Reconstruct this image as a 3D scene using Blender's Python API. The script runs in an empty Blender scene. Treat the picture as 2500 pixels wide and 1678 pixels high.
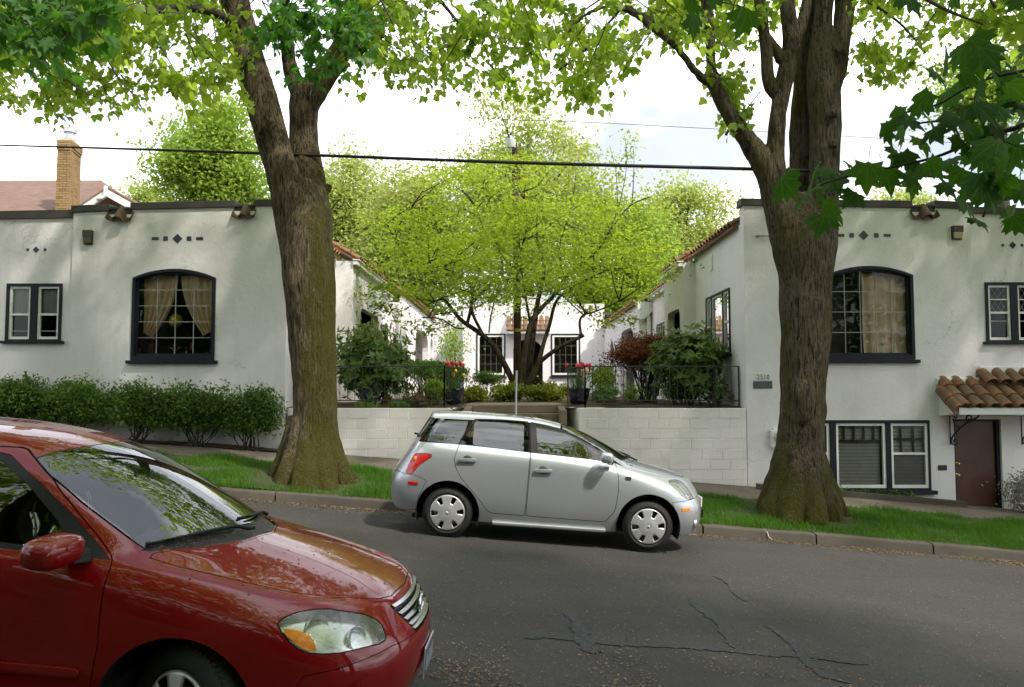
import bpy, bmesh, math, random
import numpy as np
from mathutils import Vector, Matrix, noise as mnoise
from mathutils.geometry import tessellate_polygon
from mathutils.bvhtree import BVHTree
random.seed(7)
rng = np.random.default_rng(7)
R = math.radians
scene = bpy.context.scene
COL = scene.collection

# ------------------------------------------------------------------ camera
F_PX, TILT, CAM_Z = 1915.0, R(3.3), 1.85
CT, ST = math.cos(TILT), math.sin(TILT)
cam_data = bpy.data.cameras.new('camera')
cam_data.sensor_width = 36.0
cam_data.lens = 36.0 * F_PX / 2500.0
cam_data.clip_start, cam_data.clip_end = 0.05, 2000
cam = bpy.data.objects.new('camera', cam_data)
COL.objects.link(cam)
cam.location = (0, 0, CAM_Z)
cam.rotation_euler = (R(90) + TILT, 0, 0)
scene.camera = cam

# ------------------------------------------------------------------ sky and sun
SUN_EL, SUN_AZ = R(50), R(50)          # azimuth: to the right of straight behind the camera
world = bpy.data.worlds.new('World'); scene.world = world
world.use_nodes = True
wn, wl = world.node_tree.nodes, world.node_tree.links
wn.clear()
sky = wn.new('ShaderNodeTexSky'); sky.sky_type = 'NISHITA'; sky.sun_disc = False
sky.sun_elevation = SUN_EL
sky.sun_rotation = math.pi - SUN_AZ
sky.air_density, sky.dust_density, sky.ozone_density = 1.0, 2.0, 1.0
tc = wn.new('ShaderNodeTexCoord')
mp = wn.new('ShaderNodeMapping'); mp.inputs['Scale'].default_value = (1.0, 1.0, 2.2); mp.inputs['Location'].default_value = (7.3, 2.0, 4.75)
wl.new(tc.outputs['Generated'], mp.inputs['Vector'])
nz = wn.new('ShaderNodeTexNoise'); nz.inputs['Scale'].default_value = 1.6
nz.inputs['Detail'].default_value = 5; nz.inputs['Roughness'].default_value = 0.55
wl.new(mp.outputs['Vector'], nz.inputs['Vector'])
rp = wn.new('ShaderNodeValToRGB')
rp.color_ramp.elements[0].position, rp.color_ramp.elements[0].color = 0.34, (0.5, 0.5, 0.5, 1)
rp.color_ramp.elements[1].position, rp.color_ramp.elements[1].color = 0.62, (1, 1, 1, 1)
wl.new(nz.outputs['Fac'], rp.inputs['Fac'])
mx = wn.new('ShaderNodeMix'); mx.data_type = 'RGBA'
wl.new(rp.outputs['Color'], mx.inputs['Factor'])
wl.new(sky.outputs['Color'], mx.inputs['A'])
nz2 = wn.new('ShaderNodeTexNoise'); nz2.inputs['Scale'].default_value = 2.3; nz2.inputs['Detail'].default_value = 4
wl.new(mp.outputs['Vector'], nz2.inputs['Vector'])
rp2 = wn.new('ShaderNodeValToRGB')      # clouds: bright tops, blue-grey undersides
rp2.color_ramp.elements[0].position, rp2.color_ramp.elements[0].color = 0.42, (4.7, 5.1, 5.7, 1)
rp2.color_ramp.elements[1].position, rp2.color_ramp.elements[1].color = 0.62, (17.0, 17.3, 17.6, 1)
wl.new(nz2.outputs['Fac'], rp2.inputs['Fac']); wl.new(rp2.outputs['Color'], mx.inputs['B'])
bg = wn.new('ShaderNodeBackground'); bg.inputs['Strength'].default_value = 0.13
wl.new(mx.outputs['Result'], bg.inputs['Color'])
wo = wn.new('ShaderNodeOutputWorld'); wl.new(bg.outputs['Background'], wo.inputs['Surface'])

sun_data = bpy.data.lights.new('sun', 'SUN')
sun_data.energy, sun_data.angle, sun_data.color = 3.4, R(3.0), (1.0, 0.95, 0.86)
sun = bpy.data.objects.new('sun', sun_data); COL.objects.link(sun)
SUN_DIR = Vector((math.sin(SUN_AZ) * math.cos(SUN_EL), -math.cos(SUN_AZ) * math.cos(SUN_EL), math.sin(SUN_EL)))
sun.rotation_euler = SUN_DIR.to_track_quat('Z', 'Y').to_euler()
sun.location = (20, -20, 30)

vs = scene.view_settings
scene.display_settings.display_device = 'sRGB'
vs.view_transform, vs.look, vs.gamma, vs.use_curve_mapping = 'Standard', 'None', 1.0, False
vs.exposure = 0.6
cy = scene.cycles
cy.max_bounces, cy.diffuse_bounces, cy.glossy_bounces = 8, 3, 4
cy.transmission_bounces, cy.transparent_max_bounces = 6, 12
cy.caustics_reflective = cy.caustics_refractive = False
cy.sample_clamp_indirect = 6.0
cy.use_denoising = True

# ------------------------------------------------------------------ helpers: places
def at(px, py, Y):
    r, u = (px - 1250) / F_PX, -(py - 839) / F_PX
    k = Y / (CT - u * ST)
    return Vector((r * k, Y, CAM_Z + (ST + u * CT) * k))
def atx(px, Y, py=900): return at(px, py, Y)[0]
def atz(py, Y): return at(1250, py, Y)[2]
def ppm(p): return F_PX / (p[1] * CT + (p[2] - CAM_Z) * ST)      # pixels per metre at a point

CROSS = [(-30, .32), (2.85, .17), (3.12, .115), (3.13, -.03), (4.4, .0), (7.5, .065), (9.4, .045), (11.22, .0),
         (11.23, .125), (11.42, .135), (12.6, .215), (13.9, .25), (15.5, .29), (60, .29)]
def cross(y):
    for (a, b), (c, d) in zip(CROSS, CROSS[1:]):
        if a <= y <= c: return b + (d - b) * (y - a) / (c - a)
    return CROSS[-1][1] if y > 0 else CROSS[0][1]
def slope(x):
    xx = max(-16, min(16, x))
    return -.077 * xx - .0006 * xx * xx - (.077 + .0012 * xx) * (x - xx)
def gz(x, y): return slope(x) + cross(y)

# ------------------------------------------------------------------ helpers: objects
def link(o, parent=None):
    COL.objects.link(o)
    if parent is not None:
        o.parent = parent
        o.matrix_parent_inverse = WM(parent).inverted()
    return o
def WM(o):
    m = o.matrix_basis.copy()
    if o.parent is not None: m = WM(o.parent) @ o.matrix_parent_inverse @ m
    return m
def tag(o, label=None, cat=None, group=None, kind=None):
    if label: o['label'] = label
    if cat: o['category'] = cat
    if group: o['group'] = group
    if kind: o['kind'] = kind
    return o
def thing(name, label, cat, loc=(0, 0, 0), group=None, rot=None):
    o = bpy.data.objects.new(name, None)
    o.location = loc; o.empty_display_size = .2
    if rot is not None: o.rotation_euler = rot
    COL.objects.link(o)
    return tag(o, label, cat, group)
class MB:
    def __init__(s): s.v, s.f, s.m = [], [], []
    def add(s, vs, fs, mi=0):
        b = len(s.v); s.v += [tuple(v) for v in vs]
        s.f += [tuple(b + i for i in f) for f in fs]; s.m += [mi] * len(fs); return s
    def box(s, x0, x1, y0, y1, z0, z1, mi=0):
        return s.add([(x0,y0,z0),(x1,y0,z0),(x1,y1,z0),(x0,y1,z0),(x0,y0,z1),(x1,y0,z1),(x1,y1,z1),(x0,y1,z1)],
                     [(0,3,2,1),(4,5,6,7),(0,1,5,4),(1,2,6,5),(2,3,7,6),(3,0,4,7)], mi)
    def hexa(s, lo, hi, mi=0):      # two quads (bottom, top), same winding
        return s.add(list(lo) + list(hi), [(3,2,1,0),(4,5,6,7),(0,1,5,4),(1,2,6,5),(2,3,7,6),(3,0,4,7)], mi)
    def tube(s, pts, rad, n=8, cap=True, mi=0):
        pts = [Vector(p) for p in pts]
        if not hasattr(rad, '__len__'): rad = [rad] * len(pts)
        t0 = (pts[1] - pts[0]).normalized()
        a = t0.orthogonal().normalized(); rings = []
        for i, p in enumerate(pts):
            t = (pts[min(i + 1, len(pts) - 1)] - pts[max(i - 1, 0)]).normalized()
            a = (a - t * a.dot(t)).normalized(); b = t.cross(a)
            rings += [p + (a * math.cos(q) + b * math.sin(q)) * rad[i] for q in [2 * math.pi * k / n for k in range(n)]]
        fs = [(i*n+k, i*n+(k+1)%n, (i+1)*n+(k+1)%n, (i+1)*n+k) for i in range(len(pts)-1) for k in range(n)]
        if cap: fs += [tuple(reversed(range(n))), tuple((len(pts)-1)*n + k for k in range(n))]
        return s.add(rings, fs, mi)
    def lathe(s, prof, c=(0,0,0), n=24, axis='z', mi=0, cap=True):
        vs = []
        for r, h in prof:
            for k in range(n):
                q = 2 * math.pi * k / n
                p = (r * math.cos(q), r * math.sin(q), h)
                if axis == 'y': p = (r * math.cos(q), h, -r * math.sin(q))
                if axis == 'x': p = (h, r * math.cos(q), r * math.sin(q))
                vs.append((p[0]+c[0], p[1]+c[1], p[2]+c[2]))
        m = len(prof)
        fs = [(i*n+k, i*n+(k+1)%n, (i+1)*n+(k+1)%n, (i+1)*n+k) for i in range(m-1) for k in range(n)]
        if cap: fs += [tuple(reversed(range(n))), tuple((m-1)*n + k for k in range(n))]
        return s.add(vs, fs, mi)
    def prism(s, poly, a0, a1, axis='y', mi=0, holes=()):
        # polygon in the two other axes (x,z for y; y,z for x; x,y for z), extruded from a0 to a1
        loops = [list(poly)] + [list(h) for h in holes]
        def pt(p, a): return {'y': (p[0], a, p[1]), 'x': (a, p[0], p[1]), 'z': (p[0], p[1], a)}[axis]
        flat = [p for l in loops for p in l]; N = len(flat)
        vs = [pt(p, a0) for p in flat] + [pt(p, a1) for p in flat]
        tri = tessellate_polygon([[Vector((p[0], p[1], 0)) for p in l] for l in loops])
        fs = [tuple(t) for t in tri] + [tuple(N + i for i in reversed(t)) for t in tri]
        b = 0
        for l in loops:
            n = len(l); fs += [(b+i, b+(i+1)%n, N+b+(i+1)%n, N+b+i) for i in range(n)]; b += n
        return s.add(vs, fs, mi)
    def build(s, name, mats, parent=None, smooth=False, bevel=0, seg=2, angle=None, recalc=True, weld=False):
        me = bpy.data.meshes.new(name)
        me.from_pydata(s.v, [], s.f)
        if not isinstance(mats, (list, tuple)): mats = [mats]
        for m in mats: me.materials.append(m)
        if len(mats) > 1: me.polygons.foreach_set('material_index', s.m)
        if bevel or recalc or weld:
            bm = bmesh.new(); bm.from_mesh(me)
            if weld: bmesh.ops.remove_doubles(bm, verts=bm.verts, dist=1e-4)
            if recalc: bmesh.ops.recalc_face_normals(bm, faces=bm.faces)
            if bevel:
                es = [e for e in bm.edges if len(e.link_faces) == 2 and e.calc_face_angle(0) > R(35)]
                bmesh.ops.bevel(bm, geom=es, offset=bevel, segments=seg, profile=.5, affect='EDGES', clamp_overlap=True)
            bm.to_mesh(me); bm.free()
        if smooth:
            me.shade_smooth()
            if angle: me.set_sharp_from_angle(angle=R(angle))
        o = bpy.data.objects.new(name, me)
        return link(o, parent)
def inst(name, me, parent, loc=(0,0,0), rot=None, scale=None, mat4=None):
    o = bpy.data.objects.new(name, me)
    if mat4 is not None: o.matrix_basis = mat4
    else:
        o.location = loc
        if rot is not None: o.rotation_euler = rot
        if scale is not None: o.scale = scale
    return link(o, parent)
def np_mesh(name, V, Fc, mats, parent=None, smooth=False, attrs=None):
    # V (n,3); Fc (m,k) faces of one size
    me = bpy.data.meshes.new(name)
    V = np.asarray(V, np.float32); Fc = np.asarray(Fc, np.int32); m, k = Fc.shape
    me.vertices.add(len(V)); me.vertices.foreach_set('co', V.ravel())
    me.loops.add(m * k); me.loops.foreach_set('vertex_index', Fc.ravel())
    me.polygons.add(m); me.polygons.foreach_set('loop_start', np.arange(0, m * k, k, dtype=np.int32))
    me.polygons.foreach_set('loop_total', np.full(m, k, np.int32))
    if not isinstance(mats, (list, tuple)): mats = [mats]
    for q in mats: me.materials.append(q)
    me.update(calc_edges=True)
    if smooth: me.shade_smooth()
    return link(bpy.data.objects.new(name, me), parent)

# ------------------------------------------------------------------ helpers: materials
MATS = {}
def nodes(name):
    m = bpy.data.materials.new(name); m.use_nodes = True
    n, l = m.node_tree.nodes, m.node_tree.links
    return m, n, l, n['Principled BSDF']
def N(n, t, **kw):
    x = n.new('ShaderNode' + t)
    for k, v in kw.items():
        if k in x.inputs: x.inputs[k].default_value = v
        else: setattr(x, k, v)
    return x
def ramp(n, l, fac, stops):
    r = n.new('ShaderNodeValToRGB'); e = r.color_ramp.elements
    while len(e) < len(stops): e.new(.5)
    for q, (p, c) in zip(e, stops): q.position, q.color = p, (*c, 1) if len(c) == 3 else c
    l.new(fac, r.inputs['Fac']); return r.outputs['Color']
def mixc(n, l, fac, a, b, mode='MIX'):
    x = n.new('ShaderNodeMix'); x.data_type, x.blend_type = 'RGBA', mode
    for key, v in (('Factor', fac), ('A', a), ('B', b)):
        if hasattr(v, 'is_linked') or hasattr(v, 'links'): l.new(v, x.inputs[key])
        elif key == 'Factor': x.inputs[key].default_value = v
        else: x.inputs[key].default_value = (*v, 1)
    return x.outputs['Result']
def coords(n, l, scale=(1, 1, 1), kind='Object'):
    t = n.new('ShaderNodeTexCoord'); m = n.new('ShaderNodeMapping'); m.inputs['Scale'].default_value = scale
    l.new(t.outputs[kind], m.inputs['Vector']); return m.outputs['Vector']
def noise(n, l, vec, scale, detail=4, rough=.55, out='Fac', dist=0):
    x = N(n, 'TexNoise', Scale=scale, Detail=detail, Roughness=rough, Distortion=dist); l.new(vec, x.inputs['Vector']); return x.outputs[out]
def bump(n, l, h, strength=.3, dist=.01, b=None):
    x = N(n, 'Bump', Strength=strength, Distance=dist); l.new(h, x.inputs['Height'])
    if b is not None: l.new(x.outputs['Normal'], b.inputs['Normal'])
    return x.outputs['Normal']
def plain(name, col, rough=.5, metal=0, var=.12, vscale=6, bmp=0, bscale=60, spec=.5, coat=0, kind='Object'):
    if name in MATS: return MATS[name]
    m, n, l, b = nodes(name)
    v = coords(n, l, kind=kind)
    f = noise(n, l, v, vscale, 5, .6)
    lo = tuple(c * (1 - var) for c in col); hi = tuple(min(1, c * (1 + var)) for c in col)
    l.new(ramp(n, l, f, [(.3, lo), (.7, hi)]), b.inputs['Base Color'])
    b.inputs['Roughness'].default_value, b.inputs['Metallic'].default_value = rough, metal
    b.inputs['Specular IOR Level'].default_value = spec; b.inputs['Coat Weight'].default_value = coat
    if bmp: bump(n, l, noise(n, l, v, bscale, 4, .6), bmp, .005, b)
    MATS[name] = m; return m
def glassy(name, tint=(1, 1, 1), refl=.06, rough=.0, op=0.0, opcol=(.02, .02, .02)):
    # thin pane: see-through with a mirror film that grows towards grazing angles
    m, n, l, b = nodes(name)
    out = n['Material Output']; n.remove(b)
    tr = N(n, 'BsdfTransparent'); tr.inputs['Color'].default_value = (*tint, 1)
    gl = N(n, 'BsdfGlossy'); gl.inputs['Roughness'].default_value = rough
    fr = N(n, 'Fresnel', IOR=1.5)
    ma = N(n, 'Math', operation='MULTIPLY_ADD'); ma.inputs[1].default_value = 1.25; ma.inputs[2].default_value = refl - .05
    l.new(fr.outputs['Fac'], ma.inputs[0])
    v = coords(n, l); nr = bump(n, l, noise(n, l, v, 2.2, 2), .06, .02); l.new(nr, gl.inputs['Normal'])
    base = tr.outputs['BSDF']
    if op > 0:
        df = N(n, 'BsdfDiffuse'); df.inputs['Color'].default_value = (*opcol, 1)
        m1 = N(n, 'MixShader'); m1.inputs['Fac'].default_value = op
        l.new(base, m1.inputs[1]); l.new(df.outputs['BSDF'], m1.inputs[2]); base = m1.outputs['Shader']
    ms = N(n, 'MixShader'); l.new(ma.outputs[0], ms.inputs['Fac'])
    l.new(base, ms.inputs[1]); l.new(gl.outputs['BSDF'], ms.inputs[2])
    l.new(ms.outputs['Shader'], out.inputs['Surface'])
    MATS[name] = m; return m
def leafmat(name, cols, trans, tw=.45, rough=.45, spec=.35, big=0):
    # leaf: colour differs from leaf to leaf; part of the light passes through
    m, n, l, b = nodes(name)
    g = n.new('ShaderNodeNewGeometry')
    k = len(cols)
    rnd = g.outputs['Random Per Island']
    if big:
        oi = n.new('ShaderNodeObjectInfo'); rnd = oi.outputs['Random']
    c = ramp(n, l, rnd, [(i / max(1, k - 1), q) for i, q in enumerate(cols)])
    v = coords(n, l)
    f = noise(n, l, v, .9, 2)
    c = mixc(n, l, .35, c, ramp(n, l, f, [(.35, tuple(x * .7 for x in cols[0])), (.65, tuple(min(1, x * 1.2) for x in cols[-1]))]))
    if big:      # midrib and side veins, in the leaf's own coordinates
        sp = N(n, 'SeparateXYZ'); l.new(v, sp.inputs['Vector'])
        ax_ = N(n, 'Math', operation='ABSOLUTE'); l.new(sp.outputs['X'], ax_.inputs[0])
        for an in (0.0, .62, 1.22):
            p1 = N(n, 'Math', operation='MULTIPLY'); l.new(ax_.outputs[0], p1.inputs[0]); p1.inputs[1].default_value = math.cos(an)
            p2 = N(n, 'Math', operation='MULTIPLY_ADD'); l.new(sp.outputs['Y'], p2.inputs[0]); p2.inputs[1].default_value = -math.sin(an); l.new(p1.outputs[0], p2.inputs[2])
            p3 = N(n, 'Math', operation='ABSOLUTE'); l.new(p2.outputs[0], p3.inputs[0])
            c = mixc(n, l, ramp(n, l, p3.outputs[0], [(.006, (.6, .6, .6)), (.022, (0, 0, 0))]), c, (.11, .20, .04))
    l.new(c, b.inputs['Base Color']); b.inputs['Roughness'].default_value = rough
    b.inputs['Specular IOR Level'].default_value = spec
    t = N(n, 'BsdfTranslucent'); tc_ = mixc(n, l, .55, c, trans); l.new(tc_, t.inputs['Color'])
    ms = N(n, 'MixShader'); ms.inputs['Fac'].default_value = tw
    l.new(b.outputs['BSDF'], ms.inputs[1]); l.new(t.outputs['BSDF'], ms.inputs[2])
    l.new(ms.outputs['Shader'], n['Material Output'].inputs['Surface'])
    MATS[name] = m; return m

# ================================================================== the setting
def on_ground(px, py, lo=3.2, hi=60):
    for _ in range(50):
        m = (lo + hi) / 2; p = at(px, py, m)
        if p[2] > gz(p[0], m): lo = m
        else: hi = m
    return Vector((p[0], m, gz(p[0], m)))

def m_asphalt():
    m, n, l, b = nodes('asphalt'); v = coords(n, l)
    big = noise(n, l, v, .35, 4, .6); fine = noise(n, l, v, 140, 2, .7)
    vo = N(n, 'TexVoronoi', Scale=110); l.new(v, vo.inputs['Vector'])
    streak = noise(n, l, coords(n, l, (.12, 1.3, 1)), 1.0, 4, .6)
    c = ramp(n, l, big, [(.3, (.025, .0232, .0202)), (.7, (.041, .038, .033))])
    c = mixc(n, l, ramp(n, l, streak, [(.45, (0, 0, 0)), (.75, (.5, .5, .5))]), c, (.056, .051, .044))
    oil = noise(n, l, coords(n, l, (.35, .8, 1)), 1.7, 6, .7, dist=.6)
    c = mixc(n, l, ramp(n, l, oil, [(.30, (.7, .7, .7)), (.44, (0, 0, 0))]), c, (.018, .0168, .015))
    c = mixc(n, l, ramp(n, l, oil, [(.58, (0, 0, 0)), (.74, (.55, .55, .55))]), c, (.066, .061, .053))
    grit = noise(n, l, v, 34, 3, .75); grit2 = noise(n, l, v, 75, 2, .7)
    c = mixc(n, l, ramp(n, l, grit, [(.36, (.75, .75, .75)), (.52, (0, 0, 0))]), c, (.017, .0155, .013))
    c = mixc(n, l, ramp(n, l, grit2, [(.55, (0, 0, 0)), (.68, (.8, .8, .8))]), c, (.07, .066, .057))
    c = mixc(n, l, ramp(n, l, vo.outputs['Distance'], [(.0, (.75, .75, .75)), (.32, (0, 0, 0))]), c, (.085, .078, .066))
    c = mixc(n, l, ramp(n, l, fine, [(.62, (0, 0, 0)), (.75, (.8, .8, .8))]), c, (.015, .014, .012))
    l.new(c, b.inputs['Base Color']); b.inputs['Roughness'].default_value = .88
    bump(n, l, fine, .9, .006, b); return m
ASPHALT = m_asphalt()
def m_concrete(name, a, c2, moss=None, mscale=1.4, bs=45):
    m, n, l, b = nodes(name); v = coords(n, l)
    f = noise(n, l, v, mscale, 6, .65); g = noise(n, l, v, bs, 3, .7)
    c = ramp(n, l, f, [(.3, a), (.7, c2)])
    c = mixc(n, l, ramp(n, l, g, [(.5, (0, 0, 0)), (.8, (.5, .5, .5))]), c, tuple(x * .55 for x in a))
    if moss:
        h = noise(n, l, v, 3.1, 6, .7); c = mixc(n, l, ramp(n, l, h, [(.56, (0, 0, 0)), (.68, (.75, .75, .75))]), c, moss)
    l.new(c, b.inputs['Base Color']); b.inputs['Roughness'].default_value = .9
    bump(n, l, g, .5, .006, b); MATS[name] = m; return m
KERBM = m_concrete('kerb_concrete', (.050, .041, .031), (.09, .074, .057), (.04, .045, .016))
WALKM = m_concrete('sidewalk_concrete', (.115, .09, .068), (.18, .148, .117), (.07, .066, .028), 1.1)
STEPM = m_concrete('step_concrete', (.16, .12, .085), (.26, .205, .15), (.07, .065, .03), 1.6)
def m_soil(name, a, b_, c3, s=7):
    m, n, l, b = nodes(name); v = coords(n, l)
    f = noise(n, l, v, s, 8, .7); g = noise(n, l, v, 60, 4, .75)
    c = mixc(n, l, ramp(n, l, g, [(.5, (0, 0, 0)), (.66, (.85, .85, .85))]), ramp(n, l, f, [(.3, a), (.7, b_)]), c3)
    l.new(c, b.inputs['Base Color']); b.inputs['Roughness'].default_value = .95
    bump(n, l, g, 1.0, .03, b); MATS[name] = m; return m
SOIL = m_soil('bed_soil', (.045, .03, .018), (.085, .055, .032), (.13, .085, .04))
TURF = m_soil('verge_turf', (.035, .055, .012), (.05, .085, .016), (.075, .055, .022))
LAND = m_soil('open_ground', (.06, .075, .03), (.09, .1, .04), (.1, .08, .05), 1)

def sheet(name, xs, ys, mat, dz=0.0, zf=gz, rough=0.0, skip=None):
    V = [(x, y, zf(x, y) + dz + (rough * (mnoise.noise((x * 2.3, y * 2.3, 1.7))) if rough else 0)) for y in ys for x in xs]
    w = len(xs)
    F = [(j*w+i, j*w+i+1, (j+1)*w+i+1, (j+1)*w+i) for j in range(len(ys)-1) for i in range(w-1) if not (skip and skip((xs[i] + xs[i+1]) / 2, (ys[j] + ys[j+1]) / 2))]
    o = np_mesh(name, V, F, mat, smooth=True)
    return tag(o, kind='structure')
L = lambda a, b, n: [a + (b - a) * i / n for i in range(n + 1)]
sheet('ground', sorted(set(L(-600, -60, 12) + L(-60, 60, 60) + L(60, 600, 12))), L(-500, -20, 8) + L(-10, 2.6, 6) + [2.75, 16.2] + L(16.5, 40, 4) + L(60, 600, 8), LAND, 0,
      lambda x, y: gz(x, y) - (.6 if 2.7 < y < 16.3 else .12))
sheet('road', L(-60, -9, 60) + L(-8.8, 10, 94) + L(10.5, 60, 60), L(3.13, 11.22, 41), ASPHALT, 0, gz, .012)
sheet('near_verge', L(-60, 60, 120), L(-4, 2.85, 14), TURF, 0, gz, .03)
sheet('verge', L(-60, 60, 360), L(11.425, 13.88, 16), TURF, -.005, gz, .025)
sheet('bed', L(-60, -4.4, 60), L(15.22, 15.72, 4), SOIL, .03, gz, .05)

# kerb: concrete gutter footing with kerb stones on it, joints where the photograph shows them
def kerb(name, y0, y1, ztop):
    mb = MB()
    xs = L(-40, 40, 80)
    V = [(x, y, gz(x, 7.5) - .065 - .12) for x in xs for y in (y0 + .02, y1 - .02)]
    F = [(2*i, 2*i+1, 2*i+3, 2*i+2) for i in range(len(xs)-1)]
    mb.add(V, F); base = tag(mb.build(name, KERBM), kind='structure')
    edges = [-24.0]; rr = random.Random(3)
    joints = [-5.95, -3.36, -1.35, .95, 2.7, 4.3, 5.95, 7.55]
    while edges[-1] < joints[0] - 2.4: edges.append(edges[-1] + rr.uniform(1.6, 2.2))
    edges += joints
    while edges[-1] < 24: edges.append(edges[-1] + rr.uniform(1.6, 2.2))
    for i, (a, b) in enumerate(zip(edges, edges[1:])):
        g = .012; j = rr.uniform(-.012, .012); tl = rr.uniform(-.008, .008)
        mb = MB(); a += g; b -= g; k = max(2, int((b - a) / .35))
        prof = [(y0, -.18), (y0 + .018, ztop - .03), (y0 + .03, ztop - .008), (y0 + .055, ztop), (y1, ztop + .004), (y1, -.18)]
        vs = []
        for q in range(k + 1):
            x = a + (b - a) * q / k
            for (y, z) in prof:
                w = .006 * mnoise.noise((x * 3, y * 9, i)) + (.012 * mnoise.noise((x * 9, z * 9, i)) if z > .05 else 0)
                vs.append((x, y + j + w, slope(x) + z + tl + w))
        m_ = len(prof)
        fs = [(q*m_+p, q*m_+(p+1) % m_, (q+1)*m_+(p+1) % m_, (q+1)*m_+p) for q in range(k) for p in range(m_)]
        fs += [tuple(range(m_)), tuple(reversed(range(k*m_, k*m_+m_)))]
        mb.add(vs, fs).build('kerb_stone', KERBM, base, smooth=True, angle=40)
kerb('kerb', 11.2, 11.42, .128)
mbk = MB(); xs = L(-50, 50, 100)
mbk.add([(x, y, slope(x) + z) for x in xs for (y, z) in ((3.125, -.2), (3.12, .105), (3.09, .12), (2.85, .172))],
        [(4*i+p, 4*i+p+1, 4*i+p+5, 4*i+p+4) for i in range(100) for p in range(3)])
tag(mbk.build('near_kerb', KERBM, smooth=True, angle=50), kind='structure')

# sidewalk: slabs laid on a base sheet
walk = sheet('sidewalk', L(-40, 40, 80), L(13.86, 15.75, 3), SOIL, -.045)
rr = random.Random(11); x = -21.0
while x < 18:
    w = 1.52; tl = rr.uniform(-.012, .012); mb = MB()
    a, b, y0, y1 = x + .006, x + w - .006, 13.9, (15.2 if x < -4.6 else 15.66)
    k = 4; vs = []
    for q in range(k + 1):
        xx = a + (b - a) * q / k
        for (y, d) in ((y0, -.05), (y0, -.004), (y0 + .008, 0), (y1 - .008, 0), (y1, -.004), (y1, -.05)):
            vs.append((xx, y, gz(xx, y) + .004 + d + tl * (q / k - .5)))
    fs = [(q*6+p, q*6+p+1, q*6+p+7, q*6+p+6) for q in range(k) for p in range(5)] + [tuple(range(6)), tuple(reversed(range(k*6, k*6+6)))]
    mb.add(vs, fs).build('paving_slab', WALKM, walk)
    x += w

# tar strips over the cracks in the asphalt
TAR = plain('tar', (.035, .0352, .0365), .9, var=.45, vscale=30, bmp=1.0, bscale=90)
def px_road(u, v): return on_ground(960 + u / 1.517, 1200 + v / 1.517, 4, 14)
for i, (pts, w, lab) in enumerate([
    ([(490, 545), (560, 538), (680, 548), (800, 566), (1000, 574), (1250, 592), (1400, 606), (1520, 612), (1640, 625), (1760, 640)], .075, 'long grey tar strip along a crack lengthwise in the road'),
    ([(645, 448), (680, 480), (692, 520), (705, 560), (745, 606)], .10, 'short tar strip crossing the long strip near the red car bumper'),
    ([(1108, 404), (1150, 440), (1225, 500), (1245, 540), (1275, 588)], .095, 'bent tar strip running up to the long strip from mid road'),
    ([(1195, 312), (1240, 335), (1268, 372), (1310, 408)], .075, 'small detached tar strip in the middle of the lane'),
    ([(1390, 495), (1460, 545), (1500, 590), (1540, 640), (1600, 690), (1700, 715)], .07, 'thin branching tar strip past the end of the long strip')]):
    mb = MB(); P = [px_road(*p) for p in pts]; D = []
    for a, b in zip(P, P[1:]):
        for q in range(12): D.append(a.lerp(b, q / 12) + Vector((.02 * mnoise.noise((q * .9, i, a.x)), .02 * mnoise.noise((q * .9, i + 5, a.y)), 0)))
    D.append(P[-1]); vs = []
    for q, p in enumerate(D):
        t = (D[min(q+1, len(D)-1)] - D[max(q-1, 0)]).normalized(); s = Vector((-t.y, t.x, 0))
        hw = w * 1.0 * (.55 + .4 * mnoise.noise((p.x * 4, p.y * 4, i * 7)) + .35 * mnoise.noise((p.x * 17, p.y * 17, i * 7 + 3))) * min(1, .25 + q * .35, .25 + (len(D) - 1 - q) * .35)
        for sg in (-1, 1):
            c = p + s * sg * hw; c.z = gz(c.x, c.y) + .006 + .012 * mnoise.noise((c.x * 2.3, c.y * 2.3, 1.7)) * 1
            vs.append(c)
    mb.add(vs, [(2*q, 2*q+1, 2*q+3, 2*q+2) for q in range(len(D)-1)])
    tag(mb.build('tar_strip', TAR), lab, 'tar strip', 'tar strips on the road')

# courtyard terrace, its path and the steps
CY_Z = 1.44
sheet('courtyard', L(-4.6, -.99, 16) + L(-.7, .8, 5) + L(1.10, 4.75, 16), L(15.86, 16.76, 4) + L(17.1, 40, 58), SOIL, 0,
      lambda x, y: CY_Z + .02 + (.06 * (1 - math.exp(-abs(y - 15.9))) + .05 * mnoise.noise((x * 1.5, y * 1.5, 4))) * (0 if -1.05 < x < 1.15 and y < 19 else 1), skip=lambda x, y: -.99 < x < 1.1 and y < 16.76)
mb = MB(); mb.box(-1.0, 1.1, 16.75, 19.2, CY_Z - .3, CY_Z + .075)
tag(mb.build('garden_path', STEPM, bevel=.012), kind='structure')
st = thing('entry_steps', 'mossy brown concrete steps between the white block walls', 'steps', (0, 15.6, gz(0, 15.6)))
zb = gz(0, 15.5); n = 7
for i in range(n):
    mb = MB(); z1 = zb + (CY_Z + .07 - zb) * (i + 1) / n; y0 = 14.95 + .27 * i
    mb.box(-.84, .96, y0, 16.8, z1 - (CY_Z + .07 - zb) / n + .002, z1)
    mb.build('step', STEPM, st, bevel=.015)
for s in (-1, 1):
    mb = MB(); x0 = -.98 if s < 0 else .962
    mb.hexa([(x0, 15.75, zb - .2), (x0 + .138, 15.75, zb - .2), (x0 + .138, 16.9, zb - .2), (x0, 16.9, zb - .2)],
            [(x0, 15.75, CY_Z - .02), (x0 + .138, 15.75, CY_Z - .02), (x0 + .138, 16.9, CY_Z + .06), (x0, 16.9, CY_Z + .06)])
    mb.build('cheek_wall', STEPM, st, bevel=.01)

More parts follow.
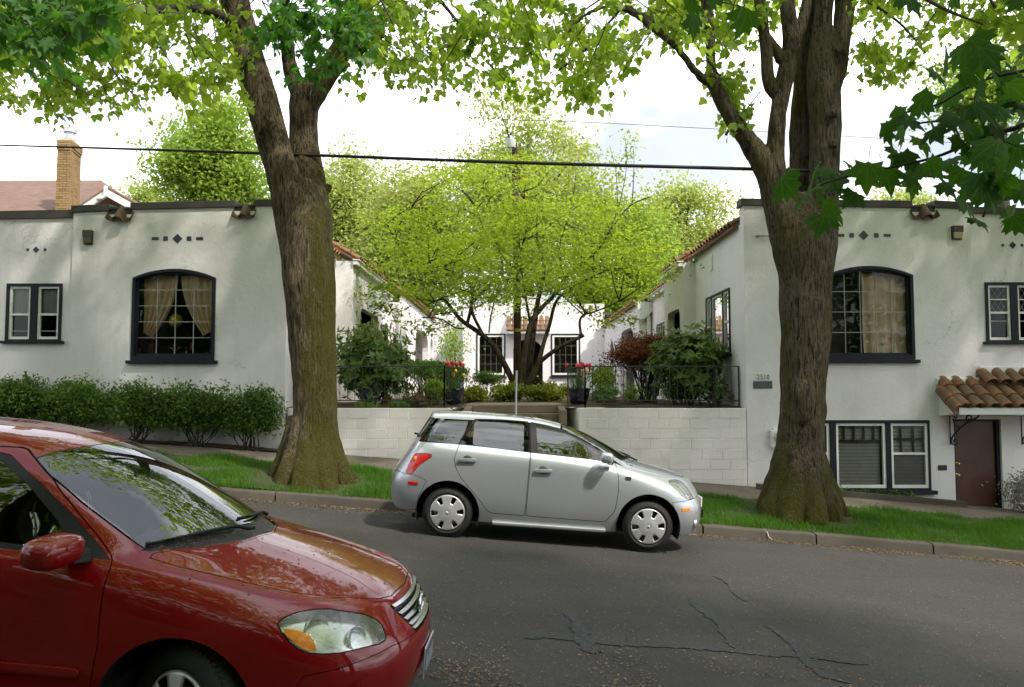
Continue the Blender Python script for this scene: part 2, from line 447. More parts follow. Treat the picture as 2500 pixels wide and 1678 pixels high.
# ================================================================== buildings
def m_stucco(name, a, b_, stain=(.47, .46, .42), amt=.42):
    m, n, l, b = nodes(name); v = coords(n, l)
    f = noise(n, l, v, .55, 5, .6); g = noise(n, l, v, 38, 4, .65); h = noise(n, l, v, 9, 4, .6)
    drip = noise(n, l, coords(n, l, (1.5, 1.5, .3)), 1.1, 6, .7)
    c = ramp(n, l, f, [(.3, a), (.7, b_)])
    c = mixc(n, l, ramp(n, l, drip, [(.52, (0, 0, 0)), (.78, (amt, amt, amt))]), c, stain)
    c = mixc(n, l, ramp(n, l, noise(n, l, v, 17, 6, .75), [(.66, (0, 0, 0)), (.74, (.35, .35, .35))]), c, (.40, .39, .36))
    vd = N(n, 'TexVoronoi', Scale=.55, feature='DISTANCE_TO_EDGE'); wv = N(n, 'VectorMath', operation='ADD'); nv = N(n, 'TexNoise', Scale=1.8, Detail=5.0)
    l.new(v, nv.inputs['Vector']); l.new(v, wv.inputs[0]); l.new(nv.outputs['Color'], wv.inputs[1]); l.new(wv.outputs['Vector'], vd.inputs['Vector'])
    hair = ramp(n, l, vd.outputs['Distance'], [(.0, (1, 1, 1)), (.0045, (0, 0, 0))]); msk = ramp(n, l, noise(n, l, v, .9, 3), [(.5, (0, 0, 0)), (.62, (.6, .6, .6))])
    c = mixc(n, l, mixc(n, l, 1.0, hair, msk, 'MULTIPLY'), c, (.30, .29, .27))
    l.new(c, b.inputs['Base Color']); b.inputs['Roughness'].default_value = .92; b.inputs['Specular IOR Level'].default_value = .25
    a_ = N(n, 'Math', operation='MULTIPLY_ADD'); l.new(h, a_.inputs[0]); a_.inputs[1].default_value = 1.6; l.new(g, a_.inputs[2])
    bump(n, l, a_.outputs[0], .42, .012, b); MATS[name] = m; return m
STUCCO = m_stucco('white_stucco', (.745, .705, .715), (.835, .795, .805))
BLOCKM = m_stucco('painted_block', (.76, .715, .695), (.855, .81, .79), (.38, .32, .2), .6)
NAVY = plain('navy_trim', (.010, .0115, .020), .5, var=.25, vscale=12, spec=.25)
WHITEP = plain('white_paint', (.76, .76, .73), .45, var=.06, vscale=9)
CAPM = plain('parapet_metal', (.055, .048, .042), .6, var=.25, vscale=3, bmp=.15, bscale=8)
LEAD = plain('lead_strip', (.30, .30, .29), .5, metal=.3); OLDLEAD = plain('old_lead', (.13, .13, .125), .6)
IRON = plain('black_iron', (.012, .012, .014), .45, var=.3, vscale=20)
BLUET = plain('blue_tile', (.020, .023, .034), .3, var=.2, vscale=12)
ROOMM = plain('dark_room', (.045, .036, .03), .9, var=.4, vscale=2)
GLASS = glassy('window_glass', (.97, .97, .96), .03)
SCREEN = glassy('insect_screen', (.55, .55, .55), .05, .25, .35, (.09, .09, .09))
def m_cloth(name, a, b_, sx=26):
    m, n, l, b = nodes(name); v = coords(n, l, (1, 1, .12))
    c = ramp(n, l, noise(n, l, v, 9, 3), [(.3, a), (.7, b_)])
    l.new(c, b.inputs['Base Color']); b.inputs['Roughness'].default_value = .9
    bump(n, l, noise(n, l, coords(n, l), 240, 2), .2, .002, b); MATS[name] = m; return m
CURT = m_cloth('tan_curtain', (.74, .53, .34), (.88, .67, .46))
LINEN = m_cloth('linen_curtain', (.86, .62, .43), (.92, .72, .53))
def m_tile(name):
    m, n, l, b = nodes(name); v = coords(n, l)
    oi = n.new('ShaderNodeObjectInfo')
    c = ramp(n, l, oi.outputs['Random'], [(0, (.22, .075, .034)), (.35, (.30, .11, .05)), (.7, (.24, .12, .06)), (1, (.16, .075, .042))])
    f = noise(n, l, v, 5, 5, .65)
    c = mixc(n, l, ramp(n, l, f, [(.40, (0, 0, 0)), (.62, (.9, .9, .9))]), c, (.105, .082, .042))
    s = noise(n, l, v, 24, 4, .6)
    c = mixc(n, l, ramp(n, l, s, [(.68, (0, 0, 0)), (.73, (.9, .9, .9))]), c, (.42, .40, .30))
    l.new(c, b.inputs['Base Color']); b.inputs['Roughness'].default_value = .8
    bump(n, l, noise(n, l, v, 70, 3), .25, .004, b); MATS[name] = m; return m
TILE = m_tile('clay_tile')

FY = 15.7
def X(px, Y=FY, py=760): return at(px, py, Y)[0]
def XB(px, py=1110): return at(px, py, FY)[0]
def Z(py, Y=FY): return atz(py, Y)

# ---- roof tile piece: tapered barrel, open below
def barrel(w0, w1, Lg, n=7, th=.014, name='roof_tile'):
    mb = MB(); vs = []
    for (y, w) in ((0, w0), (Lg, w1)):
        for r_ in (1, 1 - 2 * th / w0):
            for k in range(n + 1):
                q = math.pi * k / n
                vs.append((-math.cos(q) * w / 2 * r_, y, math.sin(q) * w * .40 * r_))
    m = n + 1
    fs = []
    for k in range(n):
        fs += [(k, k+1, 2*m+k+1, 2*m+k), (m+k+1, m+k, 3*m+k, 3*m+k+1), (k+1, k, m+k, m+k+1), (2*m+k, 2*m+k+1, 3*m+k+1, 3*m+k)]
    fs += [(0, 2*m, 3*m, m), (n, m+n, 3*m+n, 2*m+n)]
    mb.add(vs, fs); me = bpy.data.meshes.new(name); me.from_pydata(mb.v, [], mb.f); me.materials.append(TILE)
    me.shade_smooth(); me.set_sharp_from_angle(angle=R(50)); return me
BAR_BIG = barrel(.255, .215, .43); BAR_S = barrel(.20, .17, .36); PAN_BIG = barrel(.24, .24, .43, 6)
PAN_OLD = PAN_BIG.copy(); PAN_OLD.materials.clear(); PAN_OLD.materials.append(plain('old_clay', (.085, .050, .026), .85, var=.55, vscale=14, bmp=.3))
def put(me, parent, origin, along, up, jit=0, rr=random, name='roof_tile', flip=False):
    # local y -> along (from low end up the slope), local z -> up
    a = Vector(along).normalized(); u = Vector(up); u = (u - a * u.dot(a)).normalized()
    if flip: u = -u
    x = a.cross(u)
    M = Matrix((x, a, u)).transposed().to_4x4()
    if jit: M = M @ Matrix.Rotation(rr.uniform(-jit, jit), 4, 'Z') @ Matrix.Rotation(rr.uniform(-jit, jit) * .6, 4, 'X')
    M.translation = Vector(origin)
    return inst(name, me, parent, mat4=M)

# ---- scupper: clay tiles poking through the parapet
def scupper(parent, x0, x1, z1, Y):
    w = x1 - x0; xm = (x0 + x1) / 2
    mb = MB(); mb.box(x0, x1, Y + .012, Y + .2, z1 - .23, z1 - .02)
    mb.build('scupper_back', CAPM, parent)
    for (dx, fl) in ((-.30, True), (.04, False), (.34, True)):
        o = put(PAN_OLD, parent, (xm + dx * w, Y - .13, z1 - .36 + (.10 if fl else .0)), (0, .55, .62), (0, -.3, 1), .03, name='scupper_tile', flip=fl)
        o.scale = (w * .44 / .24, .85, 1.5 if not fl else 1.0)
    mb = MB(); mb.hexa([(x0, Y - .02, z1 - .075), (x1, Y - .02, z1 - .06), (x1, Y + .2, z1 - .03), (x0, Y + .2, z1 - .03)],
                       [(x0, Y - .02, z1 - .045), (x1, Y - .02, z1 - .03), (x1, Y + .2, z1 - .0), (x0, Y + .2, z1 - .0)])
    mb.build('flashing', CAPM, parent)

def arch_poly(x0, x1, z0, zs, za, n=14):
    w = (x1 - x0) / 2; h = za - zs; xm = (x0 + x1) / 2
    r = (w * w + h * h) / (2 * h); zc = za - r; a0 = math.asin(min(1, w / r))
    return [(x0, z0), (x1, z0)] + [(xm + r * math.sin(a0 - 2 * a0 * k / n), zc + r * math.cos(a0 - 2 * a0 * k / n)) for k in range(n + 1)]
def arch_top(x, x0, x1, zs, za):
    w = (x1 - x0) / 2; h = za - zs; xm = (x0 + x1) / 2; r = (w * w + h * h) / (2 * h)
    return za - r + math.sqrt(max(0, r * r - (x - xm) ** 2))
def inset_arch(x0, x1, z0, zs, za, d, db=None):
    return x0 + d, x1 - d, z0 + (d if db is None else db), zs - d * .4, za - d

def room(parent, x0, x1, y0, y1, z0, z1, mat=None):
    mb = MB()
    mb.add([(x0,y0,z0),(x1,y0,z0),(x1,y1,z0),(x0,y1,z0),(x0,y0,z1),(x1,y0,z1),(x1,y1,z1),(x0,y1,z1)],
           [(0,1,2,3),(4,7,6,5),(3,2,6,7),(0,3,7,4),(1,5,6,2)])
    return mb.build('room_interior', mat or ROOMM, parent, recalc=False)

def curtain(parent, x0, x1, ztop, zbot, Y, mat, folds=5, xin=None, tie=None, amp=.04):
    # hanging cloth; xin(z) moves the free edge for a curtain that is gathered to one side
    nu, nv = folds * 10, 28; V = []
    for j in range(nv + 1):
        z = ztop + (zbot - ztop) * j / nv
        a, b = x0, x1
        if xin: a, b = xin(z)
        for i in range(nu + 1):
            u = i / nu; x = a + (b - a) * u
            zz = z
            if tie: zz += tie(u, j / nv)
            V.append((x, Y + amp * math.sin(u * folds * 2 * math.pi + .6 * math.sin(z * 2.3)) * (.5 + .5 * j / nv) , zz))
    Fc = [(j*(nu+1)+i, j*(nu+1)+i+1, (j+1)*(nu+1)+i+1, (j+1)*(nu+1)+i) for j in range(nv) for i in range(nu)]
    return np_mesh('curtain', V, Fc, mat, parent, smooth=True)

def arched_window(bld, x0, x1, z0, zs, za, Y, cols, rows, label):
    outer = arch_poly(x0, x1, z0, zs, za)
    i1 = inset_arch(x0, x1, z0, zs, za, .06, .09); inner = arch_poly(*i1)
    mb = MB(); mb.prism(outer, Y - .035, Y + .10, 'y', holes=[inner])
    i2 = inset_arch(*i1, .035, .045); inner2 = arch_poly(*i2)
    mb.prism([(x, z) for x, z in inner], Y + .03, Y + .13, 'y', holes=[inner2])
    w = mb.build('window', NAVY, bld); w['label'] = label
    mb = MB(); mb.box(x0 - .07, x1 + .07, Y - .10, Y + .02, z0 - .07, z0 - .004); mb.build('sill', NAVY, w, bevel=.008)
    gx0, gx1, gz0, gzs, gza = i2; gy = Y + .085
    rr = random.Random(cols)
    xs = [gx0 + (gx1 - gx0) * i / cols for i in range(cols + 1)]; zs_ = [gz0 + (gza - gz0) * j / rows for j in range(rows + 1)]
    for i in range(cols):
        for j in range(rows):
            a, b = xs[i] + .003, xs[i+1] - .003; lo, hi = zs_[j] + .003, zs_[j+1] - .003
            top = [(b - (b - a) * k / 6, min(hi, arch_top(b - (b - a) * k / 6, gx0, gx1, gzs, gza))) for k in range(7)]
            ta, tb = rr.uniform(-.006, .006), rr.uniform(-.006, .006); xm, zm = (a + b) / 2, (lo + hi) / 2
            P = [(a, lo), (b, lo)] + top
            mb = MB(); mb.add([(x, gy + (x - xm) * ta + (z - zm) * tb, z) for x, z in P], [tuple(range(len(P)))])
            mb.build('pane', GLASS, w, recalc=False)
    for i in range(1, cols):
        mb = MB(); mb.box(xs[i] - .006, xs[i] + .006, gy - .012, gy + .008, gz0, arch_top(xs[i], gx0, gx1, gzs, gza)); mb.build('muntin', LEAD, w)
    for j in range(1, rows):
        mb = MB(); mb.box(gx0, gx1, gy - .010, gy + .006, zs_[j] - .006, zs_[j] + .006); mb.build('muntin', LEAD, w)
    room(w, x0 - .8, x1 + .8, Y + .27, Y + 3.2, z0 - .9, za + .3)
    return w, i2

def sash(parent, x0, x1, z0, z1, Y, mid=.5, thin=None, screen=False, lat=0, fw=.045):
    mb = MB()
    zm = z0 + (z1 - z0) * mid if mid else None
    outer = [(x0, z0), (x1, z0), (x1, z1), (x0, z1)]
    cells = [(z0 + fw * 1.2, z1 - fw)] if not mid else [(z0 + fw * 1.2, zm - fw * .45), (zm + fw * .45, z1 - fw)]
    holes = [[(x0 + fw, a), (x1 - fw, a), (x1 - fw, b), (x0 + fw, b)] for a, b in cells]
    mb.prism(outer, Y - .02, Y + .045, 'y', holes=holes)
    s = mb.build('sash', WHITEP, parent)
    for k, (a, b) in enumerate(cells):
        yy = Y + (.012 if k else .03)
        mb = MB(); mb.add([(x0 + fw - .004, yy, a - .004), (x1 - fw + .004, yy, a - .004), (x1 - fw + .004, yy, b + .004), (x0 + fw - .004, yy, b + .004)], [(0, 1, 2, 3)])
        mb.build('pane', SCREEN if (screen and k == 0) else GLASS, parent, recalc=False)
    return s, cells

# ================================================================== the left building
bl = thing('apartment_building', 'white stucco building with a yellow globe lamp behind its arched window', 'building', (-9, FY, gz(-9, FY)), 'white stucco courtyard buildings')
xc, xr = X(172), X(699)
PB = gz(xr, FY) - .4
aw = (X(323), X(526), Z(880), Z(679), Z(657))
topL = lambda px: Z(523 - .0465 * px - 4) - .0     # eave line as seen
cap = .13
def zc_(py): return Z(py)
# main front wall with the parapet stepping at the scuppers
seg = [(172, 258, 507, 503), (317, 566, 500, 494), (619, 699, 492, 490)]
poly = [(xc, PB), (xr, PB)]
for (a, b, ya, yb) in reversed(seg):
    poly += [(X(b), Z(yb) - .01), (X(a), Z(ya) - .01)]
    if a != 172: poly += [(X(a), Z(ya) - .20), (X({619: 566, 317: 258}[a]), Z(ya) - .20)]
mb = MB(); mb.prism(poly, FY, FY + .24, 'y', holes=[arch_poly(*aw)])
mb.build('wall', STUCCO, bl)
for (a, b, ya, yb) in seg:
    mb = MB(); x0, x1 = X(a) - .03, X(b) + (.03 if b != 699 else .05)
    mb.hexa([(x0, FY - .045, Z(ya) - .105), (x1, FY - .045, Z(yb) - .105), (x1, FY + .3, Z(yb) - .105), (x0, FY + .3, Z(ya) - .105)],
            [(x0, FY - .05, Z(ya) + .03), (x1, FY - .05, Z(yb) + .03), (x1, FY + .3, Z(yb) + .045), (x0, FY + .3, Z(ya) + .045)])
    mb.build('parapet_cap', CAPM, bl, bevel=.006)
scupper(bl, X(258), X(317), Z(503), FY); scupper(bl, X(566), X(619), Z(497), FY)
# lower, slightly set back end
x_end = -16.5
sw = (X(12), X(148), Z(832), Z(692))
mb = MB(); mb.prism([(x_end, PB), (xc + .02, PB), (xc + .02, Z(521)), (x_end, Z(521) - .18)], FY + .05, FY + .27, 'y',
                    holes=[[(sw[0], sw[2]), (sw[1], sw[2]), (sw[1], sw[3]), (sw[0], sw[3])]])
mb.build('wall', STUCCO, bl)
mb = MB(); mb.hexa([(x_end, FY, Z(527) - .19), (xc, FY, Z(527) - .03), (xc, FY + .35, Z(527) - .03), (x_end, FY + .35, Z(527) - .19)],
                   [(x_end, FY, Z(519) - .09), (xc, FY, Z(519) + .06), (xc, FY + .35, Z(519) + .075), (x_end, FY + .35, Z(519) - .075)])
mb.build('parapet_cap', CAPM, bl)
# arched window and what is seen in it
w, iw = arched_window(bl, *aw, FY, 4, 5, 'navy arched window with tied-back tan curtains')
xm = (iw[0] + iw[1]) / 2; gh = iw[4] - iw[2]; hw = (iw[1] - iw[0]) / 2
def left_in(z):
    t = max(0, min(1, (iw[4] - z) / (gh * .74))); return iw[0] + .02, xm - .03 - hw * .62 * t ** 2.0
def right_in(z):
    a, b = left_in(z); return 2 * xm - b, 2 * xm - a
curtain(w, 0, 0, iw[4] - .01, iw[2] + gh * .20, FY + .24, CURT, 5, left_in, lambda u, v: .10 * v * (1 - u) * 1.2 - .03 * u * v, .035)
curtain(w, 0, 0, iw[4] - .01, iw[2] + gh * .24, FY + .24, CURT, 5, right_in, lambda u, v: .10 * v * u - .02 * (1 - u) * v, .035)
gl = thing('globe_lamp', 'yellow glass globe lamp behind the arched window', 'lamp', at(429, 871, FY + .45))
p = at(429, 783, FY + .45); k = ppm(p)
GLOBE = plain('yellow_glass', (.62, .47, .04), .12, var=.2, vscale=14, coat=.6)
mb = MB(); r = 17 / k
mb.lathe([(.02, -r), *[(r * math.sin(math.pi * i / 12), -r * math.cos(math.pi * i / 12)) for i in range(1, 12)], (.02, r)], p, 24); mb.build('globe', GLOBE, gl, smooth=True)
BRASS = plain('brass', (.60, .40, .12), .3, metal=1, var=.2)
z0 = iw[2] - .06; q = (p[0], p[1])
mb = MB(); mb.lathe([(.12, z0), (.11, z0 + .02), (.03, z0 + .05), (.018, z0 + .2), (.035, z0 + .26), (.015, z0 + .32), (.015, p[2] - r)], (q[0], q[1], 0), 16); mb.build('stem', BRASS, gl, smooth=True, angle=50)
mb = MB()
for s in (-1, 1): mb.tube([(q[0] + s * .02, q[1], z0 + .12), (q[0] + s * .07, q[1], z0 + .2), (q[0] + s * .13, q[1], z0 + .2)], .011, 6)
mb.build('arm', BRASS, gl, smooth=True)
cs = thing('candlestick', 'small brass candlestick with a red candle behind the arched window', 'candlestick', at(455, 871, FY + .5))
p = at(455, 858, FY + .5); mb = MB(); mb.lathe([(.05, p[2] - .12), (.045, p[2] - .1), (.012, p[2] - .08), (.012, p[2] + .08), (.025, p[2] + .09)], (p[0], p[1], 0), 12); mb.build('stem', BRASS, cs, smooth=True)
mb = MB(); mb.lathe([(.02, p[2] + .09), (.02, p[2] + .22)], (p[0] + .1, p[1], -.06), 10); mb.build('candle', plain('red_wax', (.5, .03, .03), .5), cs)
mb = MB(); mb.box(iw[0] - .2, iw[1] + .2, FY + .36, FY + .95, iw[2] - .1, iw[2] - .065)
for xx in (iw[0] + .1, iw[1] - .1): mb.box(xx - .05, xx + .05, FY + .42, FY + .52, iw[2] - .068, iw[2] + .24)
WOOD = plain('brown_wood', (.13, .05, .022), .4, var=.3, vscale=5)
tag(mb.build('side_table', WOOD), 'brown wooden table top carrying the globe lamp inside', 'table')
# small double window
def double_window(bld, x0, x1, z0, z1, Y, label, lat=False, mids=(.5, .5), extra=()):
    mb = MB(); xm = (x0 + x1) / 2; fw = .055; mw = .07
    mb.prism([(x0, z0), (x1, z0), (x1, z1), (x0, z1)], Y - .03, Y + .10, 'y',
             holes=[[(x0 + fw, z0 + .03), (xm - mw, z0 + .03), (xm - mw, z1 - fw), (x0 + fw, z1 - fw)], [(xm + mw, z0 + .03), (x1 - fw, z0 + .03), (x1 - fw, z1 - fw), (xm + mw, z1 - fw)]])
    w = mb.build('window', NAVY, bld); w['label'] = label
    mb = MB(); mb.box(x0 - .07, x1 + .07, Y - .09, Y + .02, z0 - .055, z0 - .003); mb.build('sill', NAVY, w, bevel=.006)
    for k, (a, b) in enumerate(((x0 + fw, xm - mw), (xm + mw, x1 - fw))):
        s, cells = sash(w, a + .002, b - .002, z0 + .03, z1 - fw - .002, Y + .02, mids[k])
        lo, hi = cells[1]
        if lat:
            mb = MB(); aa, bb = a + .05, b - .05; nn = 3; cw = (bb - aa) / nn
            for i in range(-4, nn + 1):
                for sgn in (1, -1):
                    pts = []
                    for t in L(0, 1, 24):
                        x = aa + cw * i + sgn * (t * (hi - lo)) * .62 + (0 if sgn > 0 else cw * 4)
                        if aa <= x <= bb: pts.append((x, Y + .028, lo + t * (hi - lo)))
                    if len(pts) > 1: mb.tube([pts[0], pts[-1]], .004, 4)
            mb.build('lead_lattice', LEAD, w)
            mb = MB(); zz = (lo + hi) / 2; mb.box(a + .04, b - .04, Y + .0, Y + .03, zz - .01, zz + .01); mb.build('muntin', WHITEP, w)
        else:
            LACE = m_cloth('lace_curtain', (.30, .31, .31), (.42, .43, .43)) if 'lace_curtain' not in MATS else MATS['lace_curtain']
            curtain(w, a + .03, b - .03, hi, lo - .02, Y + .09, LACE, 3, amp=.012)
        for zz in extra:
            mb = MB(); mb.box(a + .04, b - .04, Y + .05, Y + .07, z0 + zz - .012, z0 + zz + .012); mb.build('muntin', WHITEP, w)
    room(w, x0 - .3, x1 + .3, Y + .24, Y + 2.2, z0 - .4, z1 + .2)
    return w
double_window(bl, *sw, FY + .05, 'navy window of two white double-hung sashes', mids=(.47, .47), extra=(.20,))
# blue tile ornaments
def ornament(bld, Y, pxs, py):
    for (c, hw, hh, dia) in pxs:
        x, z = X(c, Y), Z(py, Y); k = ppm((x, Y, z)); a, b = hw / k, hh / k; mb = MB()
        P = [(x - a, z), (x, z - b), (x + a, z), (x, z + b)] if dia else [(x - a, z - b), (x + a, z - b), (x + a, z + b), (x - a, z + b)]
        mb.prism(P, Y - .008, Y + .01, 'y'); mb.build('tile_ornament', BLUET, bld)
ornament(bl, FY, [(374.5, 8.5, 3.6, 0), (400, 5.5, 5.5, 0), (429, 12, 12, 1), (457.5, 5.5, 5.5, 0), (483.5, 8.5, 3.6, 0)], 583)
ornament(bl, FY + .05, [(62.5, 3, 3.2, 0), (83, 8, 8, 1), (105, 3, 3.2, 0)], 610)
# roof behind the parapet and the courtyard side
mb = MB(); mb.box(x_end, xr - .05, FY + .3, 37, Z(530) - .35, Z(530) - .2); mb.build('roof', CAPM, bl)
mb = MB(); mb.box(x_end, x_end + .24, FY + .28, 37, PB, Z(530)); mb.build('wall', STUCCO, bl)

# ================================================================== courtyard sides (mirror pair with differences)
def side_wall(bld, Xw, s, y0, y1, z1, holes=(), th=.24):
    # wall facing the courtyard in the plane x = Xw; s = +1: building lies to the right
    mb = MB(); mb.prism([(y0, CY_Z - .5), (y1, CY_Z - .5), (y1, z1), (y0, z1)], Xw, Xw + s * th, 'x', holes=holes)
    return mb.build('wall', STUCCO, bld)
def cross_wall(bld, x0, x1, Y, z1, th=.2):
    mb = MB(); mb.box(min(x0, x1), max(x0, x1), Y, Y + th, CY_Z - .5, z1); return mb.build('wall', STUCCO, bld)
def rounded(y0, y1, z0, z1, r=.22, n=5):
    P = [(y0, z0), (y1, z0)]
    for (cx, a0) in ((y1 - r, 0), (y0 + r, 90)):
        for k in range(n + 1):
            q = R(a0 + 90 * k / n); P.append((cx + r * math.cos(q), z1 - r + r * math.sin(q)))
    return P
def tile_eave(bld, Xw, s, y0, y1, z, pitch=.26, me=BAR_S, rows=2, rise=.55):
    # rows of barrel tiles shedding towards the courtyard
    rr = random.Random(int(y0 * 10)); n = max(1, int((y1 - y0) / pitch))
    d = Vector((s, 0, rise)).normalized()
    for r_ in range(rows):
        for i in range(n):
            o = Vector((Xw - s * .16, y0 + pitch * (i + .5), z)) + d * (.30 * r_) + Vector((0, 0, .012 * r_))
            put(me, bld, o, d, (0, 0, 1), .03, rr)
    mb = MB(); L_ = .30 * rows + .1
    e0 = Vector((Xw - s * .12, 0, z - .03)); e1 = e0 + d * L_
    mb.hexa([(e0.x, y0, e0.z - .05), (e0.x, y1, e0.z - .05), (e1.x, y1, e1.z - .05), (e1.x, y0, e1.z - .05)],
            [(e0.x, y0, e0.z), (e0.x, y1, e0.z), (e1.x, y1, e1.z), (e1.x, y0, e1.z)])
    mb.build('tile_bed', TILE, bld)
def gutter(bld, Xw, s, y0, y1, z):
    mb = MB(); mb.box(min(Xw, Xw - s * .13), max(Xw, Xw - s * .13), y0, y1, z - .13, z - .02)
    mb.box(min(Xw, Xw - s * .17), max(Xw, Xw - s * .17), y0 - .02, y1 + .02, z - .019, z + .01)
    mb.build('gutter', WHITEP, bld, bevel=.01)
def side_window(bld, Xw, s, y0, y1, z0, z1, parts):
    mb = MB(); P = [(y0, z0), (y1, z0), (y1, z1), (y0, z1)]; fw = .05; hs = []
    for a, b, mid in parts: hs.append([(a, z0 + fw), (b, z0 + fw), (b, z1 - fw), (a, z1 - fw)])
    mb.prism(P, Xw - s * .03, Xw + s * .1, 'x', holes=hs); w = mb.build('window', NAVY, bld)
    mb = MB(); mb.box(min(Xw + s * .02, Xw - s * .09), max(Xw + s * .02, Xw - s * .09), y0 - .06, y1 + .06, z0 - .055, z0 - .003); mb.build('sill', NAVY, w)
    for a, b, mid in parts:
        mb = MB(); f = .04; zz = z0 + (z1 - z0) * .5
        cells = [(z0 + fw + f, z1 - fw - f)] if not mid else [(z0 + fw + f, zz - .02), (zz + .02, z1 - fw - f)]
        mb.prism([(a + .002, z0 + fw + .002), (b - .002, z0 + fw + .002), (b - .002, z1 - fw - .002), (a + .002, z1 - fw - .002)], Xw - s * .01, Xw + s * .05, 'x',
                 holes=[[(a + f, c), (b - f, c), (b - f, d), (a + f, d)] for c, d in cells])
        mb.build('sash', WHITEP, w)
        for c, d in cells:
            mb = MB(); q = Xw + s * .02; mb.add([(q, a + f, c), (q, b - f, c), (q, b - f, d), (q, a + f, d)], [(0, 1, 2, 3)]); mb.build('pane', GLASS, w, recalc=False)
    mb = MB(); xa, xb = Xw + s * .26, Xw + s * 2.4
    mb.add([(x, y, z) for x in (xa, xb) for y in (y0 - .3, y1 + .3) for z in (z0 - .4, z1 + .2)], [(4, 5, 7, 6), (0, 4, 6, 2), (1, 3, 7, 5), (0, 1, 5, 4), (2, 6, 7, 3)])
    mb.build('room_interior', ROOMM, w, recalc=False)
    return w
def porch(bld, Xw, s, y0, y1, z1, hy0, hy1, hz1, Xback):
    # projecting porch with a rounded opening, seen from the side
    mb = MB(); mb.prism([(y0, CY_Z - .5), (y1, CY_Z - .5), (y1, z1), (y0, z1)], Xw, Xw + s * .2, 'x', holes=[rounded(hy0, hy1, CY_Z + .1, hz1)])
    p = mb.build('porch', STUCCO, bld)
    cross_wall(bld, Xw + s * .201, Xback + s * .3, y0, z1 - .003); cross_wall(bld, Xw + s * .201, Xback + s * .3, y1 - .2, z1 - .003)
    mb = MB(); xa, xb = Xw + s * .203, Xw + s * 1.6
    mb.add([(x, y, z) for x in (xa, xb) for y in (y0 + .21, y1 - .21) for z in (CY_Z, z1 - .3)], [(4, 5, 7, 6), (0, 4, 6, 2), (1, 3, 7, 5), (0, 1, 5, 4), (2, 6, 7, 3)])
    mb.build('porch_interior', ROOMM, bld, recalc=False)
    gutter(bld, Xw, s, y0 - .06, y1 + .06, z1 + .02)
    tile_eave(bld, Xw, s, y0 - .05, y1 + .05, z1 + .05, rows=3)

# left building, courtyard side
XL = xr
side_wall(bl, XL, -1, FY + .243, 20.1, 5.2); tile_eave(bl, XL, -1, FY + .5, 20.0, 5.22)
porch(bl, -4.1, -1, 20.1, 24.5, 5.15, 21.2, 24.0, 4.05, XL)
side_wall(bl, -4.18, -1, 24.5, 26.5, 4.95, holes=[[(24.8, 2.7), (26.2, 2.7), (26.2, 3.9), (24.8, 3.9)]])
side_window(bl, -4.18, -1, 24.8, 26.2, 2.7, 3.9, [(24.86, 25.45, True), (25.55, 26.14, True)])
gutter(bl, -4.18, -1, 24.5, 26.5, 4.97)
cross_wall(bl, -4.5, -3.602, 26.5, 4.72)
ar = rounded(29.2, 33.6, CY_Z + .02, 4.12, .7, 6); ar2 = rounded(34.5, 35.6, CY_Z + .02, 4.1, .5, 6)
side_wall(bl, -3.6, -1, 26.7, 36, 5.0, holes=[ar, ar2]); tile_eave(bl, -3.6, -1, 26.6, 36, 5.02)
mb = MB(); mb.box(-5.9, -3.85, 26.72, 36, CY_Z - .3, CY_Z); mb.box(-5.9, -5.7, 26.72, 36, CY_Z, 5.0); mb.box(-5.9, -3.85, 36.0, 36.2, CY_Z, 5); mb.box(-5.9, -3.86, 26.72, 36, 4.7, 4.8); mb.build('porch_interior', STUCCO, bl)
mb = MB(); mb.box(-3.86, -3.7, 26.36, 26.49, 4.35, 4.75); mb.box(-3.83, -3.73, 26.40, 26.49, CY_Z, 4.349); mb.build('downspout', WHITEP, bl)
tile_eave(bl, -4.25, -1, 25.6, 26.6, 5.0)

# ================================================================== the right building
br = thing('apartment_building', 'white stucco building with a basement door under a clay tiled canopy', 'building', (9, FY, gz(9, FY)), 'white stucco courtyard buildings')
xl, xc2, xe = X(1819), X(2376), 16.5
PB2 = gz(14, FY) - .4
aw2 = (X(2017), X(2230), Z(878), Z(672), Z(650))
bw = (XB(1960), XB(2270), Z(1197), Z(1026))           # basement window
dr = (XB(2331, 1130), XB(2447, 1130), Z(1252), Z(1024))           # door
segR = [(1816, 2230, 489, 495), (2291, 2380, 494, 499)]
xdr = dr[1] + .25; zcn = Z(938)
poly = [(xl, PB2), (xdr, PB2), (xdr, zcn), (xc2, zcn), (xc2, Z(499) - .01), (X(2291), Z(494) - .01), (X(2291), Z(494) - .2), (X(2230), Z(494) - .2), (X(2230), Z(495) - .01), (xl, Z(489) - .01)]
hb = [(bw[0], bw[2]), (bw[1], bw[2]), (bw[1], bw[3]), (bw[0], bw[3])]
hd = [(dr[0], dr[2] - .1), (dr[1], dr[2] - .1), (dr[1], dr[3]), (dr[0], dr[3])]
mb = MB(); mb.prism(poly, FY, FY + .24, 'y', holes=[arch_poly(*aw2), hb, hd]); mb.build('wall', STUCCO, br)
for (a, b, ya, yb) in segR:
    mb = MB(); x0, x1 = X(a) - .03, X(b) + .02
    mb.hexa([(x0, FY - .045, Z(ya) - .11), (x1, FY - .045, Z(yb) - .11), (x1, FY + .3, Z(yb) - .11), (x0, FY + .3, Z(ya) - .11)],
            [(x0, FY - .05, Z(ya) + .03), (x1, FY - .05, Z(yb) + .03), (x1, FY + .3, Z(yb) + .045), (x0, FY + .3, Z(ya) + .045)])
    mb.build('parapet_cap', CAPM, br, bevel=.006)
scupper(br, X(2230), X(2291), Z(498), FY)
sw2 = (X(2409), X(2549), Z(834), Z(689))
